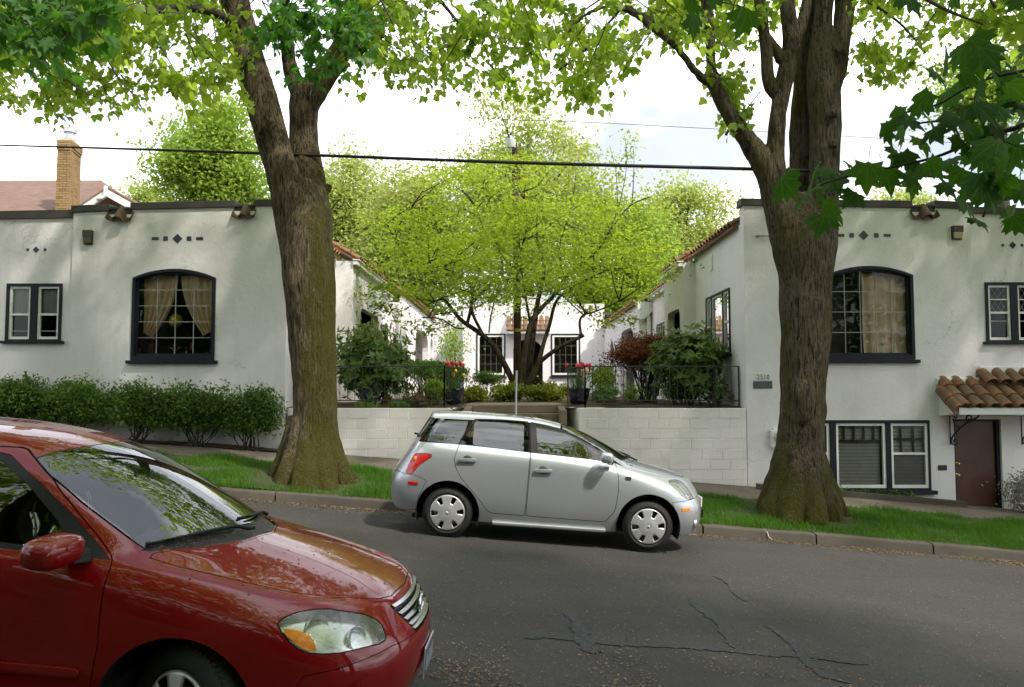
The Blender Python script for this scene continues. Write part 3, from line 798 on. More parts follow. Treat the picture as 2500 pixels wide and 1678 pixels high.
mb = MB(); mb.prism([(xdr - .02, PB2), (xe, PB2), (xe, Z(508) - .2), (xc2 - .02, Z(508)), (xc2 - .02, zcn - .02), (xdr - .02, zcn - .02)], FY + .05, FY + .27, 'y',
                    holes=[[(sw2[0], sw2[2]), (sw2[1], sw2[2]), (sw2[1], sw2[3]), (sw2[0], sw2[3])]])
mb.build('wall', STUCCO, br)
mb = MB(); mb.hexa([(xc2 + .02, FY, Z(508) - .1), (xe, FY, Z(508) - .3), (xe, FY + .35, Z(508) - .3), (xc2 + .02, FY + .35, Z(508) - .1)],
                   [(xc2 + .02, FY, Z(508) + .03), (xe, FY, Z(508) - .17), (xe, FY + .35, Z(508) - .15), (xc2 + .02, FY + .35, Z(508) + .045)])
mb.build('parapet_cap', CAPM, br)
w, iw = arched_window(br, *aw2, FY, 5, 4, 'navy arched window with one straight linen curtain')
xcut = X(2120)
curtain(w, xcut, iw[1] + .1, iw[4] - .02, iw[2] - .1, FY + .26, LINEN, 4, amp=.05)
double_window(br, *sw2, FY + .05, 'navy window with diamond leaded upper sashes', lat=True, mids=(.5, .5), extra=(.42,))
ornament(br, FY, [(2028, 8.5, 3.6, 0), (2057, 8.5, 3.6, 0), (2083.5, 5.5, 5.5, 0), (2113, 12, 12, 1), (2144, 5.5, 5.5, 0), (2171, 8.5, 3.6, 0)][1:], 575)
ornament(br, FY + .05, [(2454, 3, 3.2, 0), (2478, 8.5, 9, 1), (2501, 3, 3.2, 0)], 599)
# basement window: three sashes with blinds
mb = MB(); x0, x1, z0, z1 = bw
cells = [(XB(1968), XB(2026)), (XB(2041), XB(2163)), (XB(2175), XB(2266))]
fz = (z0 + .04, z1 - .06)
mb.prism([(x0, z0), (x1, z0), (x1, z1), (x0, z1)], FY - .03, FY + .1, 'y', holes=[[(a, fz[0]), (b, fz[0]), (b, fz[1]), (a, fz[1])] for a, b in cells])
w = mb.build('window', NAVY, br); w['label'] = 'wide basement window with slatted blinds'
mb = MB(); mb.box(x0 - .05, x1 + .09, FY - .1, FY + .02, z0 - .075, z0 - .003); mb.build('sill', NAVY, w, bevel=.006)
BLIND = plain('blind_slat', (.80, .78, .72), .5)
for k, (a, b) in enumerate(cells):
    s, cc = sash(w, a + .002, b - .002, fz[0] + .002, fz[1] - .002, FY + .02, None if k == 1 else .53, screen=(k == 2), fw=.05)
    for zz in L(cc[0][0], cc[-1][1], 42):
        mb = MB(); mb.hexa([(a + .05, FY + .12, zz), (b - (.07 if k == 1 else .03), FY + .12, zz), (b - (.07 if k == 1 else .03), FY + .135, zz + .014), (a + .05, FY + .135, zz + .014)],
                           [(a + .05, FY + .12, zz + .0015), (b - (.07 if k == 1 else .03), FY + .12, zz + .0015), (b - (.07 if k == 1 else .03), FY + .135, zz + .0155), (a + .05, FY + .135, zz + .0155)])
        mb.build('blind_slat', BLIND, w)
    lo, hi = cc[-1]
    if k:
        nb = 4 if k == 1 else 2; zlo = hi - (.31 if k == 1 else hi - lo)
        for i in range(1, nb + 1):
            xx = a + (b - a) * i / (nb + 1); mb = MB(); mb.box(xx - .016, xx + .016, FY + .07, FY + .095, zlo, hi); mb.build('muntin', NAVY, w)
        mb = MB(); zz = zlo if k == 1 else (lo + hi) / 2; mb.box(a + .04, b - .04, FY + .065, FY + .10, zz - .025, zz + .02); mb.build('muntin', NAVY, w)
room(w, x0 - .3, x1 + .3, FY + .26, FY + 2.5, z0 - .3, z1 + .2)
# door
DOORM = plain('door_brown', (.070, .024, .012), .45, var=.35, vscale=3, coat=.08)
mb = MB(); mb.prism([(dr[0] - .0, dr[2] - .1), (dr[1], dr[2] - .1), (dr[1], dr[3]), (dr[0], dr[3])], FY + .06, FY + .2, 'y',
                    holes=[[(dr[0] + .05, dr[2] - .06), (dr[1] - .06, dr[2] - .06), (dr[1] - .06, dr[3] - .04), (dr[0] + .05, dr[3] - .04)]])
mb.build('door_frame', NAVY, br)
mb = MB(); mb.box(dr[0] + .052, dr[1] - .062, FY + .12, FY + .17, dr[2] - .058, dr[3] - .042)
d = mb.build('door', DOORM, br, bevel=.004); d['label'] = 'plain dark brown basement door'
for (py, r) in ((1132, .028), (1160, .035)):
    p = at(2337, py, FY + .1); mb = MB(); mb.lathe([(r * .9, .02), (r, .0), (r * .9, -.012), (r * .45, -.02), (r * .45, -.045), (r * .8, -.055), (r * .75, -.085), (.004, -.09)], (p[0], FY + .12, p[2]), 14, 'y')
    mb.build('door_knob' if r > .03 else 'deadbolt', BRASS, d, smooth=True, angle=40)
mb = MB(); mb.box(XB(2290, 1142), XB(2311, 1142), FY - .02, FY + .01, Z(1148), Z(1136)); mb.build('mail_slot', IRON, br, bevel=.003)
# canopy over the door
cp0, cpx = XB(2287, 950), XB(2530, 950)
cz1, cz0, cy0 = Z(938), Z(997, 14.95) + .02, 14.95
mb = MB()
mb.prism([(FY, cz1 - .02), (FY, Z(1016)), (cy0 + .03, cz0 - .12), (cy0 + .03, cz0 - .02)], cp0 + .02, cpx, 'x')
c = mb.build('canopy', WHITEP, br, bevel=.006); c['label'] = 'small white canopy covered in barrel tiles'
mb = MB(); mb.box(cp0 + .01, cpx + .01, cy0 - .0, cy0 + .028, cz0 - .14, cz0 - .015); mb.build('fascia', WHITEP, c)
dvec = Vector((0, FY - cy0, cz1 - cz0)); Ln = dvec.length; dvec.normalize()
rr = random.Random(5); pitch = .272
for i in range(8):
    xx = cp0 + .10 + pitch * i
    up = i >= 3
    for r_ in range(3 if not up else 4):
        o = Vector((xx, cy0 - .06, cz0 - .005)) + dvec * (.33 * r_) + Vector((rr.uniform(-.012, .012), 0, .018 * r_))
        if o.y < FY - .06: put(BAR_BIG, c, o, dvec, (0, 0, 1), .035, rr)
        elif up: put(BAR_BIG, c, Vector((xx, FY - .34, cz1 + .02)), Vector((0, .6, .42)), (0, 0, 1), .03, rr)
        if i < 7:
            o2 = o + Vector((pitch / 2, 0, .075))
            if o2.y < FY - .06: put(PAN_BIG, c, o2, dvec, (0, 0, 1), .02, rr, flip=True)
for r_ in range(2):      # rake tiles on the open side
    put(BAR_BIG, c, Vector((cp0 - .005, cy0 - .05, cz0 - .06)) + dvec * (.36 * r_), dvec, (-.9, 0, .4), .03, rr)
mb = MB(); xs_ = XB(2391, 930)
mb.box(cp0 - .02, xs_, FY - .055, FY + .02, cz1 - .02, cz1 + .13); mb.box(xs_ - .02, cpx, FY - .05, FY + .02, cz1 + .2, cz1 + .36); mb.build('tile_flashing', STUCCO, c, bevel=.02)
def scroll(px):
    x = XB(px, 1040); mb = MB(); s = .40
    def spiral(c, r0, a0, turns, sg):
        return [(x, c[0] + r0 * (1 - .75 * t) * math.cos(a0 + sg * t * turns * 2 * math.pi), c[1] + r0 * (1 - .75 * t) * math.sin(a0 + sg * t * turns * 2 * math.pi)) for t in L(0, 1, 16)]
    zt = cz0 - .14
    mb.tube([(x, FY - .03, zt - .62), (x, FY - .03, zt - .3), (x, FY - .03, zt + .02)], .014, 6)
    main = [(x, FY - .03, zt - .56), (x, FY - .09, zt - .44), (x, FY - .22, zt - .30), (x, FY - .40, zt - .17), (x, cy0 + .12, zt - .06), (x, cy0 + .09, zt - .02)]
    mb.tube(main, .017, 7)
    mb.tube(spiral((FY - .13, zt - .55), .085, math.pi * .1, 1.2, -1), .016, 6)
    mb.tube(spiral((FY - .46, zt - .08), .08, -math.pi * .5, 1.2, 1), .016, 6)
    mb.tube([(x, FY - .24, zt - .29), (x, FY - .14, zt - .22), (x, FY - .10, zt - .10)], .014, 6)
    mb.tube(spiral((FY - .15, zt - .06), .06, 0, 1.1, 1), .014, 6)
    b = mb.build('bracket', IRON, c, smooth=True); b['label'] = 'black wrought iron scroll bracket'
    b.matrix_basis = Matrix.Translation((x, FY, 0)) @ Matrix.Rotation(R(22), 4, 'Z') @ Matrix.Translation((-x, -FY, 0))
scroll(2316); scroll(2490)
# courtyard side of the right building
XR = xl
side_wall(br, XR, 1, FY + .243, 19.9, 5.22, holes=[[(16.75, 2.6), (18.8, 2.6), (18.8, 4.02), (16.75, 4.02)]])
side_window(br, XR, 1, 16.75, 18.8, 2.6, 4.02, [(16.81, 17.25, True), (17.33, 18.25, False), (18.33, 18.74, True)])
tile_eave(br, XR, 1, FY + .35, 19.9, 5.24)
mb = MB(); mb.box(XR - .025, XR + .02, 18.15, 18.4, 4.62, 4.98); mb.build('vent', WHITEP, br)
porch(br, 4.37, 1, 19.9, 22.4, 5.07, 20.35, 22.0, 3.95, XR)
side_wall(br, XR, 1, 22.4, 26.2, 4.92, holes=[[(23.6, 2.7), (25.2, 2.7), (25.2, 3.9), (23.6, 3.9)]]); gutter(br, XR, 1, 22.4, 26.2, 4.93)
side_window(br, XR, 1, 23.6, 25.2, 2.7, 3.9, [(23.66, 24.35, True), (24.45, 25.14, True)])
tile_eave(br, XR, 1, 22.4, 26.2, 4.96)
cross_wall(br, 4.262, 5.0, 26.2, 4.72)
ar = rounded(27.3, 30.9, CY_Z + .02, 4.05, .9, 6); ar2 = rounded(32.8, 34.0, CY_Z + .02, 3.9, .55, 6)
side_wall(br, 4.26, 1, 26.4, 36, 4.75, holes=[ar, ar2]); tile_eave(br, 4.26, 1, 26.3, 36, 4.77)
mb = MB(); mb.box(4.51, 6.6, 26.42, 36, CY_Z - .3, CY_Z); mb.box(6.4, 6.6, 26.42, 36, CY_Z, 4.7); mb.box(4.51, 6.4, 36.0, 36.2, CY_Z, 4.7); mb.box(4.52, 6.4, 26.42, 36, 4.45, 4.55); mb.build('porch_interior', STUCCO, br)
mb = MB(); mb.prism([(4.3, 4.1), (4.72, 4.45), (4.72, 4.75), (4.2, 4.75), (4.2, 4.45)], 26.02, 26.19, 'y'); mb.box(4.5, 4.62, 26.07, 26.19, CY_Z, 4.3); mb.build('downspout', WHITEP, br)
mb = MB(); mb.box(xl + .05, xe, FY + .3, 37, Z(530) - .35, Z(530) - .2); mb.build('roof', CAPM, br)
mb = MB(); mb.box(xe - .24, xe, FY + .28, 37, PB2, Z(530)); mb.build('wall', STUCCO, br)
mb = MB(); p = at(1848, 577, FY); mb.tube([(p[0], FY - .05, p[2]), (p[0] + .42, FY - .05, p[2] - .005)], .014, 8); mb.tube([(p[0] + .005, FY - .05, p[2]), (p[0] + .005, FY + .02, p[2])], .02, 8)
mb.build('pipe', plain('grey_metal', (.28, .28, .27), .45, metal=.6), br, smooth=True, angle=40)

# ================================================================== the building across the courtyard
bk = thing('apartment_building', 'low white building closing the back of the courtyard, tiled awning over its door', 'building', (1, 36, CY_Z), 'white stucco courtyard buildings')
BY = 36.0
x0, x1 = X(1130, BY), 4.255
wl_, wr_ = (X(1163, BY), X(1234, BY)), (X(1345, BY), X(1416, BY)); wz = (Z(919, BY), Z(815, BY))
dz = Z(828, BY); da, db_ = X(1253, BY), X(1325, BY)
zt = Z(742, BY)
holes = [[(a, wz[0]), (b, wz[0]), (b, wz[1]), (a, wz[1])] for a, b in (wl_, wr_)]
mb = MB(); mb.prism([(x0, CY_Z - .3), (x1, CY_Z - .3), (x1, zt), (X(1400, BY), zt), (X(1290, BY), zt + .35), (X(1180, BY), zt), (x0, zt - .1)], BY, BY + .25, 'y', holes=holes + [arch_poly(da, db_, CY_Z + .02, dz - .45, dz)])
mb.build('wall', STUCCO, bk)
mb = MB(); mb.box(x0 - .02, x0 + .2, BY + .251, 38.6, CY_Z - .3, zt - .12); mb.build('wall', STUCCO, bk)
mb = MB(); mb.box(-3.84, x0 - .022, 38.4, 38.6, CY_Z - .3, zt - .3); mb.build('wall', STUCCO, bk)
for (a, b) in (wl_, wr_):
    mb = MB(); mb.prism([(a, wz[0]), (b, wz[0]), (b, wz[1]), (a, wz[1])], BY - .03, BY + .1, 'y', holes=[[(a + .06, wz[0] + .06), (b - .06, wz[0] + .06), (b - .06, wz[1] - .06), (a + .06, wz[1] - .06)]])
    w = mb.build('window', NAVY, bk)
    mb = MB(); mb.box(a - .07, b + .07, BY - .1, BY, wz[0] - .06, wz[0] - .004); mb.build('sill', NAVY, w)
    mb = MB(); i = .062; j = .15; mb.prism([(a + i, wz[0] + i), (b - i, wz[0] + i), (b - i, wz[1] - i), (a + i, wz[1] - i)], BY - .01, BY + .05, 'y', holes=[[(a + j, wz[0] + j), (b - j, wz[0] + j), (b - j, wz[1] - j), (a + j, wz[1] - j)]])
    mb.build('sash', WHITEP, w)
    nx, nz_ = 4, 4
    for p in range(nx):
        for q in range(nz_):
            xa = a + j + (b - a - 2 * j) * p / nx; xb = a + j + (b - a - 2 * j) * (p + 1) / nx; za_ = wz[0] + j + (wz[1] - wz[0] - 2 * j) * q / nz_; zb_ = wz[0] + j + (wz[1] - wz[0] - 2 * j) * (q + 1) / nz_
            mb = MB(); mb.add([(xa + .012, BY + .02, za_ + .012), (xb - .012, BY + .02, za_ + .012), (xb - .012, BY + .022, zb_ - .012), (xa + .012, BY + .022, zb_ - .012)], [(0, 1, 2, 3)]); mb.build('pane', GLASS, w, recalc=False)
    for p in range(1, nx):
        xa = a + j + (b - a - 2 * j) * p / nx; mb = MB(); mb.box(xa - .007, xa + .007, BY, BY + .03, wz[0] + j, wz[1] - j); mb.build('muntin', OLDLEAD, w)
    for q in range(1, nz_):
        za_ = wz[0] + j + (wz[1] - wz[0] - 2 * j) * q / nz_; mb = MB(); mb.box(a + j, b - j, BY + .002, BY + .028, za_ - .007, za_ + .007); mb.build('muntin', OLDLEAD, w)
    room(w, a - .2, b + .2, BY + .27, BY + 2, wz[0] - .3, wz[1] + .2, plain('pale_room', (.16, .14, .11), .9))
room(bk, da, db_, BY + .251, BY + 1.6, CY_Z, dz + .1)
aw_ = [X(1236, BY), X(1342, BY), Z(812, BY), Z(780, BY)]
n = 8
for i in range(n):
    xx = aw_[0] + (aw_[1] - aw_[0]) * (i + .5) / n
    for r_ in range(3):
        d_ = Vector((0, .62, aw_[3] - aw_[2])).normalized()
        put(BAR_BIG, bk, Vector((xx, BY - .62, aw_[2] + .02)) + d_ * .31 * r_ + Vector((0, 0, .015 * r_)), d_, (0, 0, 1), .03, rr)
mb = MB(); mb.prism([(BY - .005, aw_[3] + .1), (BY - .6, aw_[2]), (BY - .6, aw_[2] - .08), (BY - .005, aw_[2] - .1)], aw_[0], aw_[1], 'x'); mb.build('awning', WHITEP, bk)
mb = MB(); mb.box(x0 - .1, x1 + .4, BY + .26, 45, zt - .5, zt - .35); mb.build('roof', CAPM, bk)

# ================================================================== white block walls either side of the steps
BLK = None
def block_wall(label, xa, xb, flare, seed):
    global BLK
    t = thing('block_wall', label, 'wall', ((xa + xb) / 2, FY, gz((xa + xb) / 2, FY)), 'white block retaining walls')
    top = CY_Z + .02; zbot = min(gz(xa, FY), gz(xb, FY)) - .25
    mb = MB(); mb.box(xa, xb, FY + .007, FY + .2, zbot, top - .006); mb.build('mortar_core', BLOCKM, t)
    if BLK is None:
        m = MB(); m.box(0, .400, 0, .19, 0, .200); o = m.build('block', BLOCKM, t, bevel=.006, seg=1); BLK = o.data
        bpy.data.objects.remove(o)
    rr = random.Random(seed); cz = top; row = 0
    while cz > zbot:
        x = xa - (.203 if row % 2 else 0) - rr.uniform(0, .05)
        while x < xb:
            a, b = max(x, xa), min(x + .400, xb)
            if b - a > .03 and cz > gz((a + b) / 2, FY) - .02:
                inst('block', BLK, t, (a + .002, FY + rr.uniform(-.004, .004), cz - .200), (rr.uniform(-.006, .006), rr.uniform(-.004, .004), rr.uniform(-.006, .006)), ((b - a - .004) / .4, 1, 1))
            x += .4064
        cz -= .2035; row += 1
    # rendered return beside the steps
    x0, y0, x1, y1 = flare; nrm = Vector((y1 - y0, -(x1 - x0), 0)).normalized() * (-.14 if x0 > 0 else .14)
    nrm = nrm if (nrm.x > 0) == (x0 > 0) else -nrm
    a, b = Vector((x0, y0, 0)), Vector((x1, y1, 0)); mb = MB()
    lo = [(a.x, a.y, zbot), (b.x, b.y, zbot), (b.x + nrm.x, b.y + nrm.y, zbot), (a.x + nrm.x, a.y + nrm.y, zbot)]
    mb.hexa(lo, [(p[0], p[1], top + .005) for p in lo]); mb.build('return_wall', BLOCKM, t, bevel=.01)
block_wall('short white painted block wall beside the mossy left tree trunk', xr + .06, -1.17, (-1.165, FY + .01, -.99, 16.7), 1)
block_wall('white painted block wall running up to the corner with the number plate', 1.34, xl - .01, (1.335, FY + .01, 1.1, 16.7), 2)

# ================================================================== brown roofed house behind the left building
hs = thing('house', 'house with brown shingle roof and tan brick chimney behind the parapet', 'house', (-16, 27, gz(-16, 27)))
def m_shingle():
    m, n, l, b = nodes('shingle'); v = coords(n, l, (1, 1, 1))
    br_ = N(n, 'TexBrick', Scale=1.0); br_.inputs['Mortar Size'].default_value = .012
    br_.inputs['Brick Width'].default_value, br_.inputs['Row Height'].default_value = .33, .12
    br_.inputs['Color1'].default_value, br_.inputs['Color2'].default_value, br_.inputs['Mortar'].default_value = (.15, .088, .065, 1), (.20, .125, .095, 1), (.08, .045, .036, 1)
    l.new(v, br_.inputs['Vector']); c = mixc(n, l, .4, br_.outputs['Color'], ramp(n, l, noise(n, l, v, 3, 6), [(.3, (.12, .07, .05)), (.7, (.21, .135, .105))]))
    l.new(c, b.inputs['Base Color']); b.inputs['Roughness'].default_value = .95; return m
SHING = m_shingle()
HY = 27.0
ez, rz = Z(532, HY - 4), Z(440, HY + 1)
xa, xb = X(-420, HY), X(236, HY + 1)
mb = MB(); xh = X(262, HY - 2)
mb.add([(xa, HY - 4.5, ez - .3), (xh + .5, HY - 4.5, ez - .3), (xb, HY + 1, rz), (xa, HY + 1, rz - .05), (xh + 1.6, HY + 6, ez - .3), (xa, HY + 6, ez - .3)],
       [(0, 1, 2, 3), (1, 4, 2), (4, 5, 3, 2)])
mb.build('roof', SHING, hs)
mb = MB(); mb.box(xa, xh + .2, HY - 4.2, HY + 5.7, gz(-16, 27) - 1, ez - .35); mb.build('wall', plain('house_wall', (.5, .48, .4), .8), hs)
SOFF = plain('soffit_wood', (.40, .25, .12), .6, var=.2, vscale=3)
gy0, gy1 = HY - 4.6, HY + 2
ga, gl_, gr = at(262, 462, gy0), at(196, 506, gy0), at(330, 500, gy0)
for k, e in enumerate((gl_, gr)):
    s = 1 if k else -1; ex = Vector((e.x, 0, e.z)); ax = Vector((ga.x, 0, ga.z)); ext = (ex - ax) * 1.5 + ax
    for nm, mt, d0, d1, ya, yb in (('gable_roof', SHING, 0, .07, gy0 - .02, gy1), ('soffit', SOFF, -.07, -.004, gy0 + .06, gy1)):
        mb = MB(); mb.hexa([(ax.x, ya, ax.z + d0), (ext.x, ya, ext.z + d0), (ext.x, yb, ext.z + d0), (ax.x, yb, ax.z + d0)],
                           [(ax.x, ya, ax.z + d1), (ext.x, ya, ext.z + d1), (ext.x, yb, ext.z + d1), (ax.x, yb, ax.z + d1)]); mb.build(nm, mt, hs)
    mb = MB(); mb.hexa([(ax.x, gy0 - .03, ax.z - .22), (ext.x, gy0 - .03, ext.z - .22), (ext.x, gy0 + .055, ext.z - .22), (ax.x, gy0 + .055, ax.z - .22)],
                       [(ax.x, gy0 - .03, ax.z - .006), (ext.x, gy0 - .03, ext.z - .006), (ext.x, gy0 + .055, ext.z - .006), (ax.x, gy0 + .055, ax.z - .006)]); mb.build('barge_board', WHITEP, hs)
mb = MB(); p = at(258, 455, gy0 - .1); k = ppm(p)
mb.tube([p, p + Vector((0, 0, -22 / k)), p + Vector((-6 / k, 0, -30 / k)), p + Vector((-20 / k, 0, -32 / k))], .05, 8); mb.build('gutter_pipe', WHITEP, hs, smooth=True)
# chimney with its bricks
ch = tag(MB().box(*[0] * 6).build('chimney', WHITEP, hs), None) if False else None
CYY = 23.6
cx0, cx1 = X(126, CYY), X(160, CYY); cz0_, cz1_ = Z(525, CYY) - .4, Z(343, CYY)
cdx = X(186, CYY + .85) - cx1
BRICKM = None
def m_brick():
    m, n, l, b = nodes('tan_brick'); oi = n.new('ShaderNodeObjectInfo'); v = coords(n, l)
    c = ramp(n, l, oi.outputs['Random'], [(0, (.27, .17, .075)), (.5, (.34, .225, .10)), (1, (.22, .13, .055))])
    c = mixc(n, l, ramp(n, l, noise(n, l, v, 30, 4), [(.5, (0, 0, 0)), (.8, (.5, .5, .5))]), c, (.22, .13, .06))
    l.new(c, b.inputs['Base Color']); b.inputs['Roughness'].default_value = .9; return m
BRICKM = m_brick(); MORT = plain('mortar', (.20, .15, .09), .95)
ang = math.atan2(.85, cdx)
mb = MB()
fr = Vector((cx0, CYY, 0)); fe = Vector((cx1, CYY, 0)); sd = Vector((cx1 + cdx, CYY + .85, 0)); bk4 = fr + (sd - fe)
quad = [fr, fe, sd, bk4]; ins = .02
cen = sum(quad, Vector()) / 4
lo = [(cen + (q - cen) * .965) for q in quad]
mb.hexa([(q.x, q.y, cz0_) for q in lo], [(q.x, q.y, cz1_) for q in lo])
ch = mb.build('chimney', MORT, hs); ch['label'] = 'tan brick chimney with a metal flue cap'
bm_ = MB(); bm_.box(0, 1, 0, .09, 0, 1); bo = bm_.build('brick', BRICKM, ch); bme = bo.data; bpy.data.objects.remove(bo)
rows = 36; rh = (cz1_ - cz0_) / rows; rr = random.Random(9)
for i in range(rows):
    for (a, b, nb) in ((fr, fe, 2), (fe, sd, 4)):
        u = (b - a); ln = u.length; u = u / ln; w_ = ln / nb; off = (i % 2) * .5 * w_
        flare = .045 if i >= rows - 3 else (.02 if i == rows - 4 else 0)
        nn = Vector((u.y, -u.x, 0))
        x_ = -off
        while x_ < ln - .01:
            s0, s1 = max(0, x_), min(ln, x_ + w_)
            if s1 - s0 > .04:
                M = Matrix(((u.x, -nn.x, 0, 0), (u.y, -nn.y, 0, 0), (0, 0, 1, 0), (0, 0, 0, 1)))
                M.translation = a + u * (s0 + .006) + nn * (.004 + flare + rr.uniform(-.003, .003)) + Vector((0, 0, cz0_ + rh * i + .006))
                o = inst('brick', bme, ch, mat4=M @ Matrix.Diagonal((s1 - s0 - .012, 1, rh - .012, 1)))
            x_ += w_
mb = MB(); ck = [(cen + (q - cen) * 1.02) for q in quad]; mb.hexa([(q.x, q.y, cz1_) for q in ck], [(cen.x + (q.x - cen.x) * .8, cen.y + (q.y - cen.y) * .8, cz1_ + .1) for q in ck]); mb.build('crown', m_concrete('chimney_crown', (.3, .26, .2), (.4, .35, .28)), ch)
mb = MB(); mb.lathe([(.17, cz1_ + .09), (.17, cz1_ + .22), (.13, cz1_ + .24), (.13, cz1_ + .36), (.19, cz1_ + .37), (.19, cz1_ + .52), (.01, cz1_ + .56)], (cen.x, cen.y, 0), 16); mb.build('flue_cap', plain('flue_metal', (.6, .6, .6), .35, metal=.9), ch, smooth=True, angle=40)

# ================================================================== small things on the walls
HOUSING = plain('bronze_housing', (.045, .036, .028), .5, var=.2); LENS = plain('lamp_lens', (.40, .33, .17), .25, var=.2, vscale=20)
def wall_lamp(px0, px1, py0, py1, label, lensc=LENS):
    a, b = at(px0, py1, FY), at(px1, py0, FY); x0, x1, z0, z1 = a.x, b.x, a.z, b.z; h = z1 - z0
    t = thing('wall_lamp', label, 'wall lamp', (x0, FY, z0), 'wall lamps')
    mb = MB(); mb.box(x0, x1, FY - .10, FY - .002, z0 + h * .52, z1); mb.box(x0, x1, FY - .04, FY - .002, z0, z0 + h * .518); mb.build('housing', HOUSING, t, bevel=.008)
    mb = MB(); mb.hexa([(x0 + .02, FY - .085, z0 + .015), (x1 - .02, FY - .085, z0 + .015), (x1 - .02, FY - .042, z0 + .015), (x0 + .02, FY - .042, z0 + .015)],
                       [(x0 + .012, FY - .105, z0 + h * .515), (x1 - .012, FY - .105, z0 + h * .515), (x1 - .012, FY - .042, z0 + h * .515), (x0 + .012, FY - .042, z0 + h * .515)]); mb.build('lens', lensc, t, bevel=.01)
wall_lamp(206, 229, 564, 598, 'bronze wall lamp with dull lens beside the clay tile scupper', plain('lens_dull', (.10, .085, .06), .3))
wall_lamp(2322, 2346, 553, 586, 'bronze wall lamp with yellowish lens between two navy windows')
t = thing('number_plate', 'white number plate reading 2510 beside the right tree', 'number plate', at(1861, 929, FY))
mb = MB(); mb.box(XB(1845, 920), XB(1880, 920), FY - .014, FY - .001, Z(929), Z(911)); mb.build('plate', WHITEP, t, bevel=.003)
fc = bpy.data.curves.new('digits', 'FONT'); fc.body = '2510'; fc.size = .135; fc.extrude = .002; fc.space_character = 1.18
fo = bpy.data.objects.new('digits', fc); COL.objects.link(fo)
bpy.context.view_layer.update()
me = bpy.data.meshes.new_from_object(fo.evaluated_get(bpy.context.evaluated_depsgraph_get())); bpy.data.objects.remove(fo)
me.materials.clear(); me.materials.append(plain('digit_brown', (.05, .03, .02), .6))
wd = max(v.co.x for v in me.vertices); p = at(1847.5, 926.5, FY)
inst('digits', me, t, (p[0], FY - .017, p[2]), (R(90), 0, 0), ((XB(1877.5, 920) - XB(1847.5, 920)) / wd, 1.05, 1))
t = thing('wall_plaque', 'dark grey metal plaque with worn lettering below the number plate', 'plaque', at(1862, 949, FY))
mb = MB(); mb.box(XB(1839, 940), XB(1885, 940), FY - .016, FY - .001, Z(949), Z(931)); mb.build('plate', plain('plaque_metal', (.10, .11, .115), .45, metal=.5, var=.2, vscale=15), t, bevel=.003)
mb = MB(); rr = random.Random(2)
for zz in (.3, .55, .78):
    xx = XB(1846, 940) if zz != .78 else XB(1854, 940)
    while xx < (XB(1878, 940) if zz != .78 else XB(1870, 940)):
        w_ = rr.uniform(.012, .03); z_ = Z(949) + (Z(931) - Z(949)) * zz; mb.box(xx, xx + w_, FY - .019, FY - .015, z_ - .008, z_ + .006); xx += w_ + .008
mb.build('worn_lettering', plain('plaque_letter', (.17, .18, .18), .4, metal=.6), t)
t = thing('electric_meter', 'white electric meter box with round glass behind the right trunk', 'meter', at(1895, 1092, FY))
mb = MB(); mb.box(XB(1879, 1070), XB(1916, 1070), FY - .10, FY - .001, Z(1092), Z(1050)); mb.build('meter_box', WHITEP, t, bevel=.01)
mb = MB(); p = at(1899, 1066, FY); mb.lathe([(.105, -.101), (.105, -.13), (.09, -.19), (.05, -.215), (.004, -.22)], (p[0], FY, p[2]), 20, 'y'); mb.build('glass_dome', plain('meter_glass', (.55, .57, .58), .1, coat=.8), t, smooth=True)
mb = MB(); mb.tube([(XB(1888, 1050), FY - .03, Z(1050)), (XB(1888, 1050), FY - .03, Z(1050) + .05)], .02, 8); mb.build('conduit', WHITEP, t)
# kerb of the little bed under the basement window
t = thing('bed_edging', 'low mossy concrete edging below the basement window', 'edging', (8, 15.3, gz(8, 15.3)))
mb = MB(); xa, xb = X(1850, 15.3, 1220), X(2358, 15.3, 1230); vs_ = []
for xx in L(xa, xb, 12):
    zt_ = max(gz(xx, 15.3) + .10, 0 * xx + gz(xb, 15.3) + .07 + (xb - xx) * .045)
    vs_ += [(xx, 15.25, gz(xx, 15.3) - .1), (xx, 15.25, zt_), (xx, 15.40, zt_ + .01), (xx, 15.40, gz(xx, 15.3) - .1)]
mb.add(vs_, [(4*i+p, 4*i+(p+1) % 4, 4*i+4+(p+1) % 4, 4*i+4+p) for i in range(12) for p in range(4)] + [(0, 1, 2, 3), (51, 50, 49, 48)]); mb.build('edging_stone', KERBM, t)
mb = MB(); vs_ = []
for xx in L(xa, xb - .4, 12): vs_ += [(xx, 15.395, gz(xb, 15.3) + .045 + (xb - xx) * .047), (xx, 15.70, gz(xb, 15.3) + .07 + (xb - xx) * .047)]
mb.add(vs_, [(2*i, 2*i+1, 2*i+3, 2*i+2) for i in range(12)]); mb.build('bed_soil', SOIL, t)

